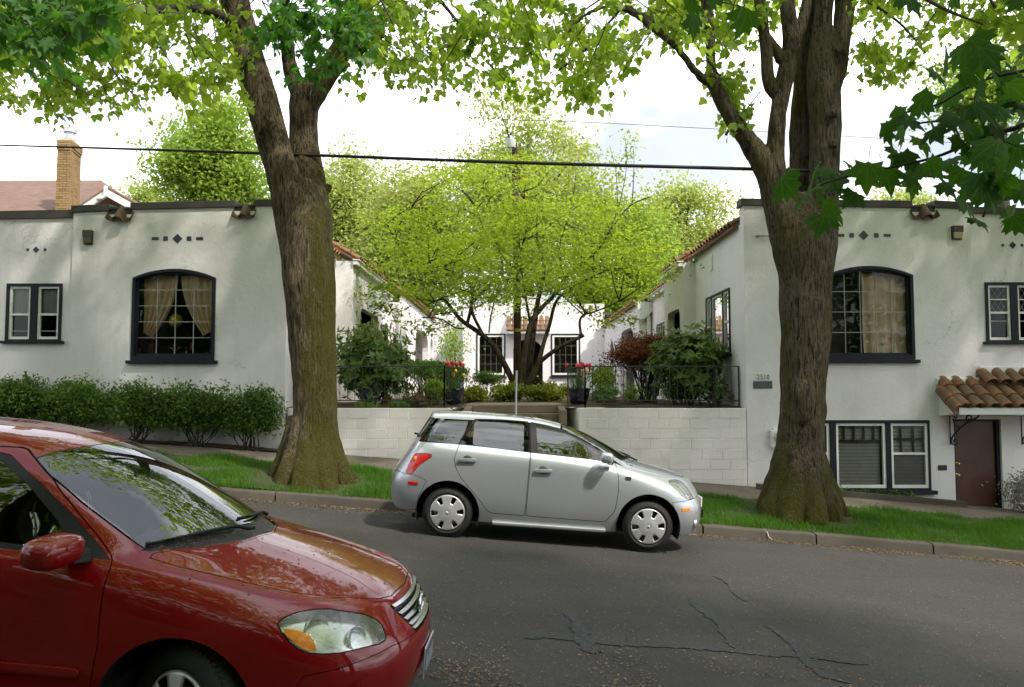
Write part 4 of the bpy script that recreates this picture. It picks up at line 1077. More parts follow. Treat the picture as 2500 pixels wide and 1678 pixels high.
# ================================================================== trees and plants
def m_bark(name, a, b_, dark, moss, mossy, z0=0, zr=1.2, fs=7, seam=None):
    m, n, l, b = nodes(name); v = coords(n, l)
    vs_ = coords(n, l, (1, 1, .13))
    ridge = noise(n, l, vs_, fs * 4.2, 4, .7, dist=.6)
    cr = noise(n, l, coords(n, l, (1, 1, .22)), fs * 5, 4, .65)
    c = ramp(n, l, noise(n, l, v, 2.2, 5, .65), [(.3, a), (.7, b_)])
    c = mixc(n, l, ramp(n, l, ridge, [(.38, (.95, .95, .95)), (.53, (0, 0, 0))]), c, dark)
    c = mixc(n, l, ramp(n, l, cr, [(.3, (.7, .7, .7)), (.48, (0, 0, 0))]), c, dark)
    # old black weathering patches and pale lichen flecks
    c = mixc(n, l, ramp(n, l, noise(n, l, coords(n, l, (1, 1, .5)), 2.6, 6, .75), [(.55, (0, 0, 0)), (.63, (.85, .85, .85))]), c, tuple(x * .75 for x in dark))
    c = mixc(n, l, ramp(n, l, noise(n, l, v, 26, 3, .6), [(.70, (0, 0, 0)), (.75, (.6, .6, .6))]), c, (.30, .30, .25))
    # moss: thick at the foot, patchy above
    sp = N(n, 'SeparateXYZ'); l.new(v, sp.inputs['Vector'])
    mr = N(n, 'MapRange'); l.new(sp.outputs['Z'], mr.inputs['Value'])
    mr.inputs['From Min'].default_value, mr.inputs['From Max'].default_value = z0 + .15, z0 + zr
    mr.inputs['To Min'].default_value, mr.inputs['To Max'].default_value = .24, .0
    ad = N(n, 'Math', operation='ADD'); l.new(mr.outputs['Result'], ad.inputs[0]); l.new(noise(n, l, coords(n, l, (1, 1, .4)), 2.0, 7, .72), ad.inputs[1])
    if seam is not None:      # moss keeps to one side of the fork
        sm_ = N(n, 'MapRange'); l.new(sp.outputs['X'], sm_.inputs['Value']); sm_.inputs['From Min'].default_value, sm_.inputs['From Max'].default_value = seam - .12, seam + .22
        sm_.inputs['To Min'].default_value, sm_.inputs['To Max'].default_value = -.09, .20
        ad2 = N(n, 'Math', operation='ADD'); l.new(ad.outputs[0], ad2.inputs[0]); l.new(sm_.outputs['Result'], ad2.inputs[1]); ad = ad2
    c = mixc(n, l, ramp(n, l, ad.outputs[0], [(mossy, (0, 0, 0)), (mossy + .2, (.9, .9, .9))]), c, ramp(n, l, noise(n, l, v, 34, 4), [(.3, tuple(x * .55 for x in moss)), (.7, moss)]))
    l.new(c, b.inputs['Base Color']); b.inputs['Roughness'].default_value = .95; b.inputs['Specular IOR Level'].default_value = .2
    a_ = N(n, 'Math', operation='ADD'); l.new(ridge, a_.inputs[0]); l.new(cr, a_.inputs[1])
    bump(n, l, a_.outputs[0], 1.0, .07, b); MATS[name] = m; return m

def catmull(pts, k=6):
    P = [np.array(p, float) for p in pts]; out = []
    for i in range(len(P) - 1):
        p0, p1, p2, p3 = P[max(i-1, 0)], P[i], P[i+1], P[min(i+2, len(P)-1)]
        for q in range(k):
            t = q / k
            out.append(.5 * ((2*p1) + (-p0+p2)*t + (2*p0-5*p1+4*p2-p3)*t*t + (-p0+3*p1-3*p2+p3)*t**3))
    out.append(P[-1]); return out
WM_ = [1.0]
def limb_px(mb, pts, Y, n=16, k=6, wmul=None):
    wmul = WM_[0] if wmul is None else wmul
    # (px, py, width_px[, dY]) -> smooth tube
    ctrl = []
    for q in pts:
        y = Y + (q[3] if len(q) > 3 else 0); p = at(q[0], q[1], y)
        ctrl.append((p.x, p.y, p.z, q[2] * wmul / 2 / ppm(p)))
    C = catmull(ctrl, k)
    mb.tube([c[:3] for c in C], [max(.004, c[3]) for c in C], n)
    return C
def trunk_mesh(name, mb, mat, parent, voxel, disp=.012, fs=5.0, smooth_it=1):
    zb = parent.location.z
    me = bpy.data.meshes.new(name); me.from_pydata(mb.v, [], mb.f)
    o = bpy.data.objects.new(name, me); COL.objects.link(o)
    md = o.modifiers.new('r', 'REMESH'); md.mode = 'VOXEL'; md.voxel_size = voxel
    sm = o.modifiers.new('s', 'SMOOTH'); sm.iterations = smooth_it * 3; sm.factor = .5
    bpy.context.view_layer.update()
    m2 = bpy.data.meshes.new_from_object(o.evaluated_get(bpy.context.evaluated_depsgraph_get()))
    bpy.data.objects.remove(o); m2.name = name
    n = len(m2.vertices); co = np.empty(n * 3, np.float32); m2.vertices.foreach_get('co', co); co = co.reshape(-1, 3)
    no = np.empty(n * 3, np.float32); m2.vertex_normals.foreach_get('vector', no); no = no.reshape(-1, 3)
    d = np.empty(n, np.float32); nz_ = mnoise.noise
    for i in range(n):
        x, y, z = co[i]
        f1 = 1 - abs(nz_((x * fs * 2.4, y * fs * 2.4, z * .9))) * 2
        f2 = nz_((x * 2.0, y * 2.0, z * 1.3)); f3 = nz_((x * 11, y * 11, z * 3.5))
        d[i] = disp * (f1 * .9 + f3 * .9) + disp * 2.6 * f2
        if z < zb + .8: d[i] += .075 * (1 - (z - zb) / .8) * nz_((x * 4.2, y * 4.2, z * .8 + 7))
    co += no * d[:, None]
    m2.vertices.foreach_set('co', co.ravel()); m2.materials.clear(); m2.materials.append(mat); m2.shade_smooth(); m2.update()
    return link(bpy.data.objects.new(name, m2), parent)

# ---- leaves
def poly_leaf(outline, fold=.15, curl=.12):
    V = [(0, .42, 0)] + [(x, y, abs(x) * fold - curl * y * y) for x, y in outline]
    F = [(0, i + 1, (i + 1) % len(outline) + 1) for i in range(len(outline))]
    return np.array(V, np.float32), np.array(F, np.int32)
half = [(.0, 0), (.16, .06), (.40, .0), (.34, .18), (.60, .36), (.40, .42), (.44, .66), (.22, .56), (.13, .78)]
MAPLE = poly_leaf(half + [(0, 1.05)] + [(-x, y) for x, y in reversed(half[1:])], .12, .18)
half2 = [(0, 0), (.34, .05), (.58, .40), (.36, .5), (.26, .78)]
MAPLE_S = poly_leaf(half2 + [(0, 1.05)] + [(-x, y) for x, y in reversed(half2[1:])], .12, .2)
OVAL = (np.array([(0, 0, 0), (.26, .38, .06), (0, 1, -.08), (-.26, .38, .06)], np.float32), np.array([(0, 1, 2), (0, 2, 3)], np.int32))
BROAD = (np.array([(0, 0, 0), (.36, .45, .05), (0, 1, -.06), (-.36, .45, .05)], np.float32), np.array([(0, 1, 2), (0, 2, 3)], np.int32))
LONG = (np.array([(0, 0, 0), (.15, .3, .03), (.13, .75, .0), (0, 1, -.08), (-.13, .75, .0), (-.15, .3, .03)], np.float32), np.array([(0, 1, 2), (0, 2, 3), (0, 3, 4), (0, 4, 5)], np.int32))
def unit(v): return v / np.maximum(1e-6, np.linalg.norm(v, axis=-1, keepdims=True))
def leaves(name, P, size, tip, nrm, base, mat, parent=None, kind=None):
    BV, BF = base; P = np.asarray(P, float); n = len(P)
    t = unit(np.asarray(tip, float)); nn = np.asarray(nrm, float); nn = unit(nn - t * (nn * t).sum(1, keepdims=True)); s = np.cross(t, nn)
    size = np.broadcast_to(np.asarray(size, float), (n,))[:, None, None]
    V = P[:, None, :] + size * (BV[None, :, 0:1] * s[:, None, :] + BV[None, :, 1:2] * t[:, None, :] + BV[None, :, 2:3] * nn[:, None, :])
    k = len(BV); Fc = (BF[None] + (np.arange(n) * k)[:, None, None]).reshape(-1, 3)
    o = np_mesh(name, V.reshape(-1, 3), Fc, mat, parent)
    if kind: o['kind'] = kind
    return o
def droop(n, g, down=.7, flat=.6):
    # hanging leaves: tips outwards and down, faces mostly up
    a = g.uniform(0, 2 * np.pi, n)
    tip = np.stack([np.cos(a), np.sin(a), -np.abs(g.normal(down, .35, n))], 1)
    nrm = np.stack([g.normal(0, flat, n), g.normal(0, flat, n), np.ones(n)], 1)
    return tip, nrm
def rand_or(n, g, up=.5):
    tip = unit(g.normal(0, 1, (n, 3))); nrm = g.normal(0, 1, (n, 3)); nrm[:, 2] = np.abs(nrm[:, 2]) + up
    return tip, nrm
def ellipsoid(n, g, c, r, shell=.35, bottom=-1.0):
    out = []
    while len(out) < n:
        d = unit(g.normal(0, 1, 3)); q = shell + (1 - shell) * g.uniform() ** .4
        p = d * q
        if p[2] < bottom: continue
        w = mnoise.noise(tuple(d * 1.7 + np.array(c) * .3)) * .25
        out.append(np.array(c) + p * (1 + w) * np.array(r))
    return np.array(out)
def clumpy(centers, per, spread, g, flat=.7):
    n = len(centers); P = np.repeat(centers, per, 0)
    d = g.normal(0, 1, P.shape); d[:, 2] *= flat
    return P + d * np.repeat(spread * g.uniform(.55, 1.3, n), per)[:, None]

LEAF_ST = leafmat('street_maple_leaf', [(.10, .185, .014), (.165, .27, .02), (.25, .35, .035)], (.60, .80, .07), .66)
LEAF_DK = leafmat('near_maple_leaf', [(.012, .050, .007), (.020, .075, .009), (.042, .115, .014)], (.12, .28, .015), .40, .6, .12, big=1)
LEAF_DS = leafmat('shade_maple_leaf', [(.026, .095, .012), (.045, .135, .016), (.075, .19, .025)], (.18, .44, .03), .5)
LEAF_MAG = leafmat('garden_tree_leaf', [(.10, .175, .010), (.165, .25, .015), (.25, .34, .028)], (.58, .72, .04), .6)
LEAF_BG = leafmat('pale_tree_leaf', [(.22, .28, .055), (.30, .36, .08), (.40, .45, .13)], (.68, .74, .20), .6)  # extra pale: distance haze is put into the leaf colour
LEAF_BG2 = leafmat('bright_tree_leaf', [(.13, .23, .025), (.20, .32, .04), (.29, .40, .07)], (.54, .70, .09), .6)
LEAF_HEDGE = leafmat('hedge_leaf', [(.030, .085, .014), (.06, .145, .022), (.13, .225, .04)], (.24, .40, .04), .38)
LEAF_RHO = leafmat('rhododendron_leaf', [(.04, .11, .018), (.085, .17, .028), (.17, .25, .05)], (.32, .45, .05), .38, .4, .4)
LEAF_RED = leafmat('red_shrub_leaf', [(.06, .055, .015), (.15, .05, .02), (.23, .06, .025)], (.32, .10, .02), .3)
LEAF_LIME = leafmat('lime_leaf', [(.13, .18, .02), (.22, .27, .03), (.32, .35, .05)], (.4, .45, .05), .4)
LEAF_CAN = leafmat('shoot_leaf', [(.20, .24, .07), (.28, .31, .10)], (.35, .38, .08), .3)
BARK_L = m_bark('maple_bark', (.130, .096, .056), (.215, .165, .103), (.022, .017, .011), (.085, .080, .010), .50, gz(-3.2, 12.4), 1.0, 8, -3.28)
BARK_R = m_bark('maple_bark_dark', (.112, .086, .054), (.19, .15, .10), (.020, .016, .011), (.082, .076, .009), .475, gz(4.6, 12.7), 1.3, 8)
BARK_S = m_bark('garden_bark', (.09, .068, .045), (.14, .11, .075), (.022, .018, .014), (.10, .09, .03), .72)
BARK_T = plain('twig_bark', (.045, .034, .026), .9, var=.3, vscale=9)

# ---- the two street trees that stand in view
TLY, TRY = 12.45, 12.75; WM_[0] = .90
tl = thing('street_tree', 'thick forked street tree with mossy flared foot near the red car', 'tree', (at(758, 1150, TLY).x, TLY, gz(-3.2, TLY)), 'street trees on the far verge')
mb = MB()
limb_px(mb, [(760, 1230, 200), (760, 1190, 176), (762, 1155, 160), (765, 1115, 142), (768, 1070, 128), (769, 1030, 118), (767, 918, 114), (762, 820, 122), (758, 727, 132), (752, 650, 138), (748, 581, 134), (742, 500, 96), (738, 440, 40)], TLY, 24)
limb_px(mb, [(752, 800, 20), (743, 720, 70), (735, 660, 92), (720, 560, 96), (698, 460, 92), (668, 345, 84), (640, 250, 84), (614, 170, 86), (584, 45, 78), (560, -60, 70, -.2), (520, -220, 60, -.4), (470, -420, 45, -.6)], TLY, 20)
limb_px(mb, [(766, 780, 20), (766, 710, 66), (766, 640, 92), (766, 540, 96, .15), (755, 440, 86, .4), (742, 342, 74, .58), (742, 260, 78, .6), (752, 215, 84, .6)], TLY + .08, 20)
limb_px(mb, [(745, 260, 70, .6), (790, 190, 62, .6), (838, 110, 52, .6), (875, 45, 42, .65), (905, -60, 38, .7), (960, -250, 30, .9), (1030, -430, 22, 1.2)], TLY + .08, 16)
limb_px(mb, [(748, 262, 56, .6), (712, 180, 40, .5), (700, 100, 30, .2), (690, -40, 26, -.8), (640, -250, 20, -2)], TLY + .05, 12)
limb_px(mb, [(765, 520, 70, .3), (785, 475, 44, .35), (800, 460, 26, .36), (809, 454, 12, .36)], TLY + .05, 12)
for (px_, w_, dy) in ((672, 46, .0), (700, 60, -.45), (745, 66, -.62), (795, 60, -.5), (838, 52, -.1), (850, 40, .35), (690, 50, .4)):
    limb_px(mb, [(758 + (px_ - 758) * .35, 1020, 50, dy * .3), (758 + (px_ - 758) * .62, 1105, 56, dy * .55), (758 + (px_ - 758) * .95, 1165, w_ * 1.1, dy * .9), (758 + (px_ - 758) * 1.25, 1215, w_, dy * 1.3)], TLY, 12)
trunk_mesh('trunk', mb, BARK_L, tl, .022)
mb = MB()
BR_L = [[(585, 60, 30, -.3), (480, 20, 24, -.8), (300, 35, 18, -1.6), (150, 42, 14, -2.2), (20, 60, 10, -2.6)],
        [(300, 35, 12, -1.6), (245, 90, 7, -1.7), (285, 185, 4, -1.8), (330, 235, 2.5, -1.9)],
        [(150, 42, 10, -2.2), (100, 130, 5, -1.5), (190, 215, 4, -1.5), (270, 250, 2, -1.5)],
        [(560, -60, 30, -.2), (430, -80, 20, 1), (220, -30, 14, 2), (60, 80, 8, 2.4)],
        [(905, -60, 24, .75), (1010, -60, 16, 0), (1090, 20, 9, -.3), (1160, 110, 4, -.4)],
        [(640, -250, 20, -2), (800, -260, 14, -3), (900, -60, 8, -3), (960, 60, 4, -3)]]
for b_ in BR_L: limb_px(mb, b_, TLY, 8)
mb.build('branch', BARK_T, tl, smooth=True)['kind'] = 'stuff'

tr = thing('street_tree', 'broad many stemmed street tree in front of the right arched window', 'tree', (at(1945, 1200, TRY).x, TRY, gz(4.6, TRY)), 'street trees on the far verge')
mb = MB()
limb_px(mb, [(1952, 1310, 205), (1950, 1260, 176), (1950, 1215, 158), (1952, 1160, 140), (1954, 1095, 124), (1958, 1020, 114), (1962, 957, 114), (1964, 880, 122), (1966, 800, 130), (1967, 700, 138), (1966, 630, 140), (1962, 550, 110), (1962, 470, 36)], TRY, 24)
limb_px(mb, [(1955, 800, 20), (1948, 710, 74), (1935, 630, 90), (1912, 540, 84), (1892, 460, 74), (1868, 405, 66), (1835, 355, 56), (1805, 315, 50), (1772, 262, 44), (1745, 205, 40), (1736, 160, 28), (1733, 80, 25), (1724, 0, 23), (1716, -90, 20), (1700, -260, 16)], TRY - .05, 16)
limb_px(mb, [(1745, 210, 26), (1700, 178, 24), (1650, 112, 22), (1588, 58, 19), (1545, 30, 17), (1500, 15, 15), (1445, 28, 12), (1400, 62, 10), (1376, 108, 7)], TRY - .05, 12)
limb_px(mb, [(1555, 36, 13), (1535, 10, 11), (1560, -40, 10), (1600, -140, 9)], TRY, 8)
limb_px(mb, [(1520, 15, 12), (1470, 75, 9), (1420, 130, 7), (1338, 190, 5)], TRY, 8)
limb_px(mb, [(1920, 560, 70), (1895, 450, 56), (1895, 330, 46), (1908, 230, 46), (1925, 150, 44), (1932, 100, 40), (1924, 20, 36), (1915, -80, 32), (1900, -260, 26)], TRY - .12, 16)
limb_px(mb, [(1905, 240, 34), (1880, 210, 30), (1870, 120, 28), (1858, 30, 26), (1845, -60, 22), (1810, -240, 18)], TRY - .12, 12)
limb_px(mb, [(1872, 90, 18), (1894, 120, 22), (1905, 150, 20)], TRY - .12, 10)
limb_px(mb, [(1936, 110, 34), (1960, 50, 26), (1975, -40, 24), (1990, -200, 20)], TRY - .1, 12)
limb_px(mb, [(1960, 600, 70), (1952, 450, 56, .12), (1954, 330, 54, .15), (1960, 200, 46, .1), (1972, 90, 36), (1985, -40, 30)], TRY + .25, 14)
limb_px(mb, [(1980, 800, 20), (1988, 710, 72), (1995, 640, 90), (2008, 520, 82), (2012, 420, 78), (2014, 320, 80), (2012, 230, 82), (2008, 150, 70), (2010, 60, 50), (2016, -40, 46), (2025, -220, 36)], TRY, 18)
limb_px(mb, [(2030, 230, 40), (2045, 160, 46), (2055, 90, 44), (2070, 10, 40), (2085, -100, 34), (2110, -280, 26)], TRY - .05, 14)
limb_px(mb, [(2040, 200, 26), (2046, 90, 30, .2), (2052, -20, 28, .3)], TRY + .15, 10)
for (px_, py_) in ((2032, 278), (2030, 352)): limb_px(mb, [(2024, py_ + 6, 26), (2034, py_, 20, -.14), (2037, py_ - 2, 17, -.2)], TRY - .12, 12)
limb_px(mb, [(1958, 940, 60, -.2), (1962, 985, 52, -.30), (1958, 1030, 44, -.24)], TRY, 12)
limb_px(mb, [(1995, 960, 46, -.05), (2001, 1000, 40, -.05), (1996, 1040, 36, -.05)], TRY, 12)
for (px_, w_, dy) in ((1868, 46, 0), (1888, 56, -.4), (1930, 64, -.6), (1985, 62, -.58), (2025, 54, -.3), (2042, 46, .2), (1890, 44, .4)):
    limb_px(mb, [(1952 + (px_ - 1952) * .4, 1090, 48, dy * .3), (1952 + (px_ - 1952) * .66, 1172, 54, dy * .55), (1952 + (px_ - 1952) * .95, 1232, w_ * 1.1, dy * .9), (1952 + (px_ - 1952) * 1.25, 1290, w_, dy * 1.3)], TRY, 12)
trunk_mesh('trunk', mb, BARK_R, tr, .022, .013)
mb = MB()
BR_R = [[(2070, -20, 24, 0), (2180, -40, 16, -.5), (2300, 20, 9, -1), (2400, 60, 5, -1.2)], [(2110, -280, 22, 0), (2300, -180, 14, -1.5), (2430, 20, 7, -2)],
        [(2020, -60, 20, 0), (2130, 10, 9, .2), (2200, 60, 6, .2), (2260, 130, 3, .2)], [(1724, 0, 14, 0), (1640, -50, 9, .4), (1500, -20, 6, .8), (1380, 60, 3, 1)],
        [(1772, 330, 8, 0), (1790, 300, 3, 0), (1812, 282, 2, 0)], [(1716, -90, 16, 0), (1450, -140, 10, -.4), (1260, -20, 6, -.6), (1210, 90, 3, -.6)]]
for b_ in BR_R: limb_px(mb, b_, TRY, 8)
mb.build('branch', BARK_T, tr, smooth=True)['kind'] = 'stuff'

WM_[0] = 1.0
# lower rim of the street tree canopy, spray by spray
def in_poly(x, y, P):
    c = False
    for i in range(len(P)):
        (x1, y1), (x2, y2) = P[i], P[i - 1]
        if (y1 > y) != (y2 > y) and x < (x2 - x1) * (y - y1) / (y2 - y1) + x1: c = not c
    return c
def sprays(polys, g):
    # each spray: a drooping twig end with a tuft of leaves
    C = []
    for P, n, y0, y1 in polys:
        xs = [p[0] for p in P]; ys = [p[1] for p in P]; k = 0
        while k < n:
            x, y = g.uniform(min(xs), max(xs)), g.uniform(min(ys), max(ys))
            if in_poly(x, y, P) and mnoise.noise((x * .008, y * .011, 3.1)) > -.38:
                C.append(at(x, y, g.uniform(y0, y1))); k += 1
    return np.array(C)
def spray_leaves(name, C, per, spread, size, parent, mat, g, base=MAPLE_S, twig=None):
    m = len(C); a = g.uniform(0, 2 * np.pi, m); d = np.stack([np.cos(a), np.sin(a), g.uniform(-.9, .05, m)], 1); d = unit(d); ln = g.uniform(.45, 1.0, m) * spread * 3.2
    t = g.uniform(-.6, .5, (m, per)); side_ = g.choice([-1., 1.], (m, per)); s_ = unit(np.cross(d, np.array([0, 0, 1.])))
    sag = -.25 * (t + .6) ** 2
    P = C[:, None, :] + d[:, None, :] * (t * ln[:, None])[..., None] + s_[:, None, :] * (side_ * g.uniform(.01, .10, (m, per)))[..., None] + g.normal(0, .03 + spread * .18, (m, per, 3)) * np.array([1, 1, .7])
    P[..., 2] += sag * ln[:, None]
    tip = d[:, None, :] * g.uniform(.1, .9, (m, per))[..., None] + s_[:, None, :] * (side_ * g.uniform(.2, 1.1, (m, per)))[..., None]; tip[..., 2] -= np.abs(g.normal(.75, .4, (m, per)))
    P, tip = P.reshape(-1, 3), tip.reshape(-1, 3); n = len(P); nrm = np.stack([g.normal(0, .5, n), g.normal(-.15, .5, n), np.ones(n)], 1)
    mb = MB()
    for c, dd, l_ in zip(C, d, ln): mb.tube([c - dd * l_ * .95 + np.array([0, 0, .1]), c - dd * l_ * .3, c + dd * l_ * .1 + np.array([0, 0, -.12 * l_]), c + dd * l_ * .5 + np.array([0, 0, -.3 * l_])], [.010, .007, .005, .002], 3, False)
    mb.build('twigs', BARK_T, parent)['kind'] = 'stuff'
    return leaves(name, P, g.uniform(.55, 1.3, n) * size, tip, nrm, base, mat, parent, 'stuff')
g = np.random.default_rng(21)
A1 = [(-60, -40), (640, -40), (600, 130), (560, 215), (500, 225), (440, 215), (400, 170), (290, 120), (100, 110), (-60, 130)]
A2 = [(-40, 120), (120, 110), (420, 160), (440, 230), (380, 285), (300, 270), (180, 280), (60, 230), (-40, 240)]
B1 = [(630, -40), (900, -40), (890, 110), (830, 160), (760, 165), (700, 120), (650, 70)]
C1 = [(850, -40), (1330, -40), (1330, 160), (1250, 215), (1180, 170), (1120, 180), (1075, 250), (1035, 200), (960, 165), (860, 190)]
C2 = [(1300, -40), (1700, -40), (1700, 60), (1590, 120), (1560, 190), (1480, 210), (1420, 230), (1330, 230), (1280, 200)]
D1 = [(1745, 120), (1850, 110), (1850, 180), (1790, 230), (1750, 190)]
E1 = [(2060, -40), (2560, -40), (2560, 90), (2400, 110), (2300, 170), (2200, 200), (2100, 180), (2070, 90)]
C = sprays([(A1, 92, 9.8, 14), (A2, 24, 11, 14), (C1, 80, 11, 14.5), ([(-60, -40), (330, -40), (280, 90), (-60, 110)], 40, 8.3, 9.5)], g)
spray_leaves('crown', C, 36, .27, .112, tl, LEAF_ST, g)
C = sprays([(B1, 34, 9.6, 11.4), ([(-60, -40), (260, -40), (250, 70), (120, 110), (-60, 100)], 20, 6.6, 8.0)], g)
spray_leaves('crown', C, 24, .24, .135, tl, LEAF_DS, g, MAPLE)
C = sprays([(C2, 58, 11, 15), (D1, 7, 12.5, 13.5), (E1, 40, 11.5, 15.5), ([(1775, 275), (1815, 270), (1815, 288), (1780, 292)], 2, 12.6, 12.7),
            ([(1640, -40), (1880, -40), (1880, 70), (1800, 100), (1640, 60)], 26, 12, 15)], g)
spray_leaves('crown', C, 36, .27, .112, tr, LEAF_ST, g)
# upper canopies above the frame
def canopy(parent, c, r, n, per, size, g, mat=LEAF_ST, spread=.45):
    C = ellipsoid(n, g, c, r, .3)
    P = clumpy(C, per, spread, g, .55); tip, nrm = droop(len(P), g, .6, .6)
    leaves('crown', P, g.uniform(.7, 1.3, len(P)) * size, tip, nrm, BROAD, mat, parent, 'stuff')
canopy(tl, (-3.6, 12.4, 11.4), (5.0, 3.6, 2.8), 120, 26, .26, g)
canopy(tr, (4.6, 12.6, 11.6), (4.8, 3.6, 2.8), 130, 26, .26, g)
for (x_, y_, lab, c, r, nn) in ((12.6, 12.5, 'street tree farther down the slope beyond the tiled canopy', (12.2, 11.0, 9.8), (5.2, 4.6, 3.6), 330), (-11.3, 12.3, 'street tree farther up the slope beyond the hedge', (-11.3, 10.4, 11.2), (4.6, 4.4, 3.2), 230)):
    t = thing('street_tree', lab, 'tree', (x_, y_, gz(x_, y_)), 'street trees on the far verge')
    mb = MB(); z_ = gz(x_, y_); mb.tube([(x_, y_, z_ - .2), (x_, y_, z_ + .3), (x_ + .1, y_, z_ + 3), (x_, y_, z_ + 6), (x_ - .3, y_ - .3, z_ + 10)], [.62, .46, .42, .36, .15], 14)
    for a in range(7):
        q = a * .9; mb.tube([(x_, y_, z_ + 4.6 + .3 * a), (x_ + 1.4 * math.cos(q), y_ + 1.4 * math.sin(q), z_ + 7.5), (x_ + 3.4 * math.cos(q), y_ + 3.0 * math.sin(q), z_ + 9.5)], [.2, .13, .04], 8)
    mb.build('trunk', BARK_R, t, smooth=True); canopy(t, c, r, nn, 26, .28, g)

# ---- near side trees: one whose low branch hangs into view, others over the parked car
def near_tree(x_, y_, lab, c, r, nn, h=3.2):
    t = thing('maple_tree', lab, 'tree', (x_, y_, gz(x_, y_)), 'maples along the near verge'); z_ = gz(x_, y_)
    mb = MB(); mb.tube([(x_, y_, z_ - .2), (x_, y_, z_ + .3), (x_ + .05, y_, z_ + h), (x_, y_, z_ + h + 3), (x_, y_, z_ + h + 6)], [.5, .34, .30, .22, .06], 14)
    for a in range(8):
        q = a * .785 + .3; mb.tube([(x_, y_, z_ + h + .25 * a), (x_ + .5 * r[0] * math.cos(q), y_ + .5 * r[1] * math.sin(q), z_ + h + 2.2), (x_ + .85 * r[0] * math.cos(q), y_ + .85 * r[1] * math.sin(q), z_ + h + 3.2)], [.13, .08, .03], 8)
    mb.build('trunk', BARK_R, t, smooth=True); canopy(t, c, r, nn, 24, .26, g, LEAF_ST); return t
nt = near_tree(4.6, .9, 'near side maple whose low leafy branch hangs over the road', (5.6, -.6, 9.6), (4.8, 4.2, 4.0), 330)
near_tree(-4.8, .2, 'near side maple arching over the parked red car', (-4.8, -.4, 9.4), (4.8, 4.0, 3.8), 340, 3.6)
near_tree(.4, -3.6, 'near side maple standing behind the viewpoint', (.4, -4.2, 9.8), (3.8, 3.0, 4.4), 230, 4.2)
# the low branch with large leaves, each its own
mb = MB(); TW = 2.75
tw_main = [(2860, 120, 30, -.9), (2640, 230, 22, -.35), (2500, 305, 14, 0), (2400, 335, 10, .05), (2280, 385, 7, .1), (2120, 420, 4.5, .1)]
limb_px(mb, tw_main, TW, 8)
for tw in ([(2120, 420, 4, .1), (2070, 430, 3, .1), (1990, 455, 2, .08)], [(2640, 150, 12, -.2), (2440, 185, 7, .1), (2360, 215, 5, .15), (2290, 255, 3.5, .2), (2210, 275, 2, .2)],
           [(2500, 305, 7, 0), (2440, 380, 4, -.05), (2420, 470, 3, -.05), (2400, 530, 2, 0)], [(2350, 355, 4, .1), (2320, 300, 3, .15), (2250, 300, 2, .15)], [(2440, 185, 4, .1), (2400, 150, 3, .1), (2370, 120, 2, .1)],
           [(2800, 40, 12, -.4), (2300, -90, 7, 0), (1880, -70, 5, .1), (1700, -30, 3, .1)], [(2410, 330, 4, 0), (2380, 240, 3, .05), (2420, 180, 3, .1)]): limb_px(mb, tw, TW, 6)
br_ = mb.build('branch', BARK_T, nt, smooth=True); br_['label'] = 'low branch with large dark green lobed leaves'
def single_leaf_mesh():
    # lobed leaf, veined relief, drawn at unit length
    hv = [(0, 0), (.10, .05), (.24, .02), (.42, -.03), (.38, .10), (.46, .20), (.66, .34), (.55, .40), (.60, .52), (.44, .50), (.30, .50), (.36, .62), (.35, .76), (.26, .72), (.17, .70), (.10, .86)]
    out = hv + [(0, 1.06)] + [(-x, y) for x, y in reversed(hv[1:])]
    V = [(0, .34, 0)]; Fc = []; n = len(out)
    for sc in (.55, 1.0):
        for i, (x, y) in enumerate(out):
            xx, yy = x * sc, .34 + (y - .34) * sc
            V.append((xx, yy, .16 * abs(xx) - .45 * (xx * xx + .7 * max(0, yy - .3) ** 2) + (.02 if i % 5 == 0 else -.008) * sc))
    for i in range(n):
        j = (i + 1) % n; Fc += [(0, 1 + i, 1 + j), (1 + i, 1 + n + i, 1 + n + j, 1 + j)]
    V += [(-.008, -.45, .02), (.008, -.45, .02), (.006, .0, .01), (-.006, .0, .01)]; b = len(V) - 4; Fc.append((b, b+1, b+2, b+3))
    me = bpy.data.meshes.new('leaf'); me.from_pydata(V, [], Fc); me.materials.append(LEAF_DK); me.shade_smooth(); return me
LM = single_leaf_mesh(); rr = random.Random(4)
LP = [(2080,280),(2190,270),(1850,440),(1900,360),(2080,370),(2280,390),(2250,450),(1610,670),(1560,760),(1690,700),(1740,600),(1920,560),(2030,450),(2080,520),(2230,560),(2300,520),(1950,690),(2020,770),(1880,650),(1760,830),(1600,900),(1680,920),(1720,990),(1830,960),(1900,930),(2090,760),(2200,640),(2180,750),(2290,720),(2060,900),(1950,1010),(1900,1080),(1700,1070),(1560,1020),(1370,960),(1440,1010),(1350,1130),(1220,1000),(1000,1070),(1080,1130),(1120,1040),(1180,1100),(1250,1200),(1180,1280),(1270,1040),(2000,1100),(2060,1040),(2130,1000),(2200,950),(2270,900),(2320,960),(2140,1120),(2210,1160),(2290,1100),(2250,1230),(2310,1280),(2080,1270),(2010,1180),(2260,1040),(2330,840),(2110,640),(2000,640),(2320,620),(2190,460),(1980,830),(2120,850),(2240,830),(2330,300),(2140,330),(1960,330),(450,30),(455,150),(720,60),(735,130),(640,-20),(560,0),(1690,10),(1950,-10),(2290,20),(2200,1070),(2120,930),(1640,780),(1840,760),(1800,690)]
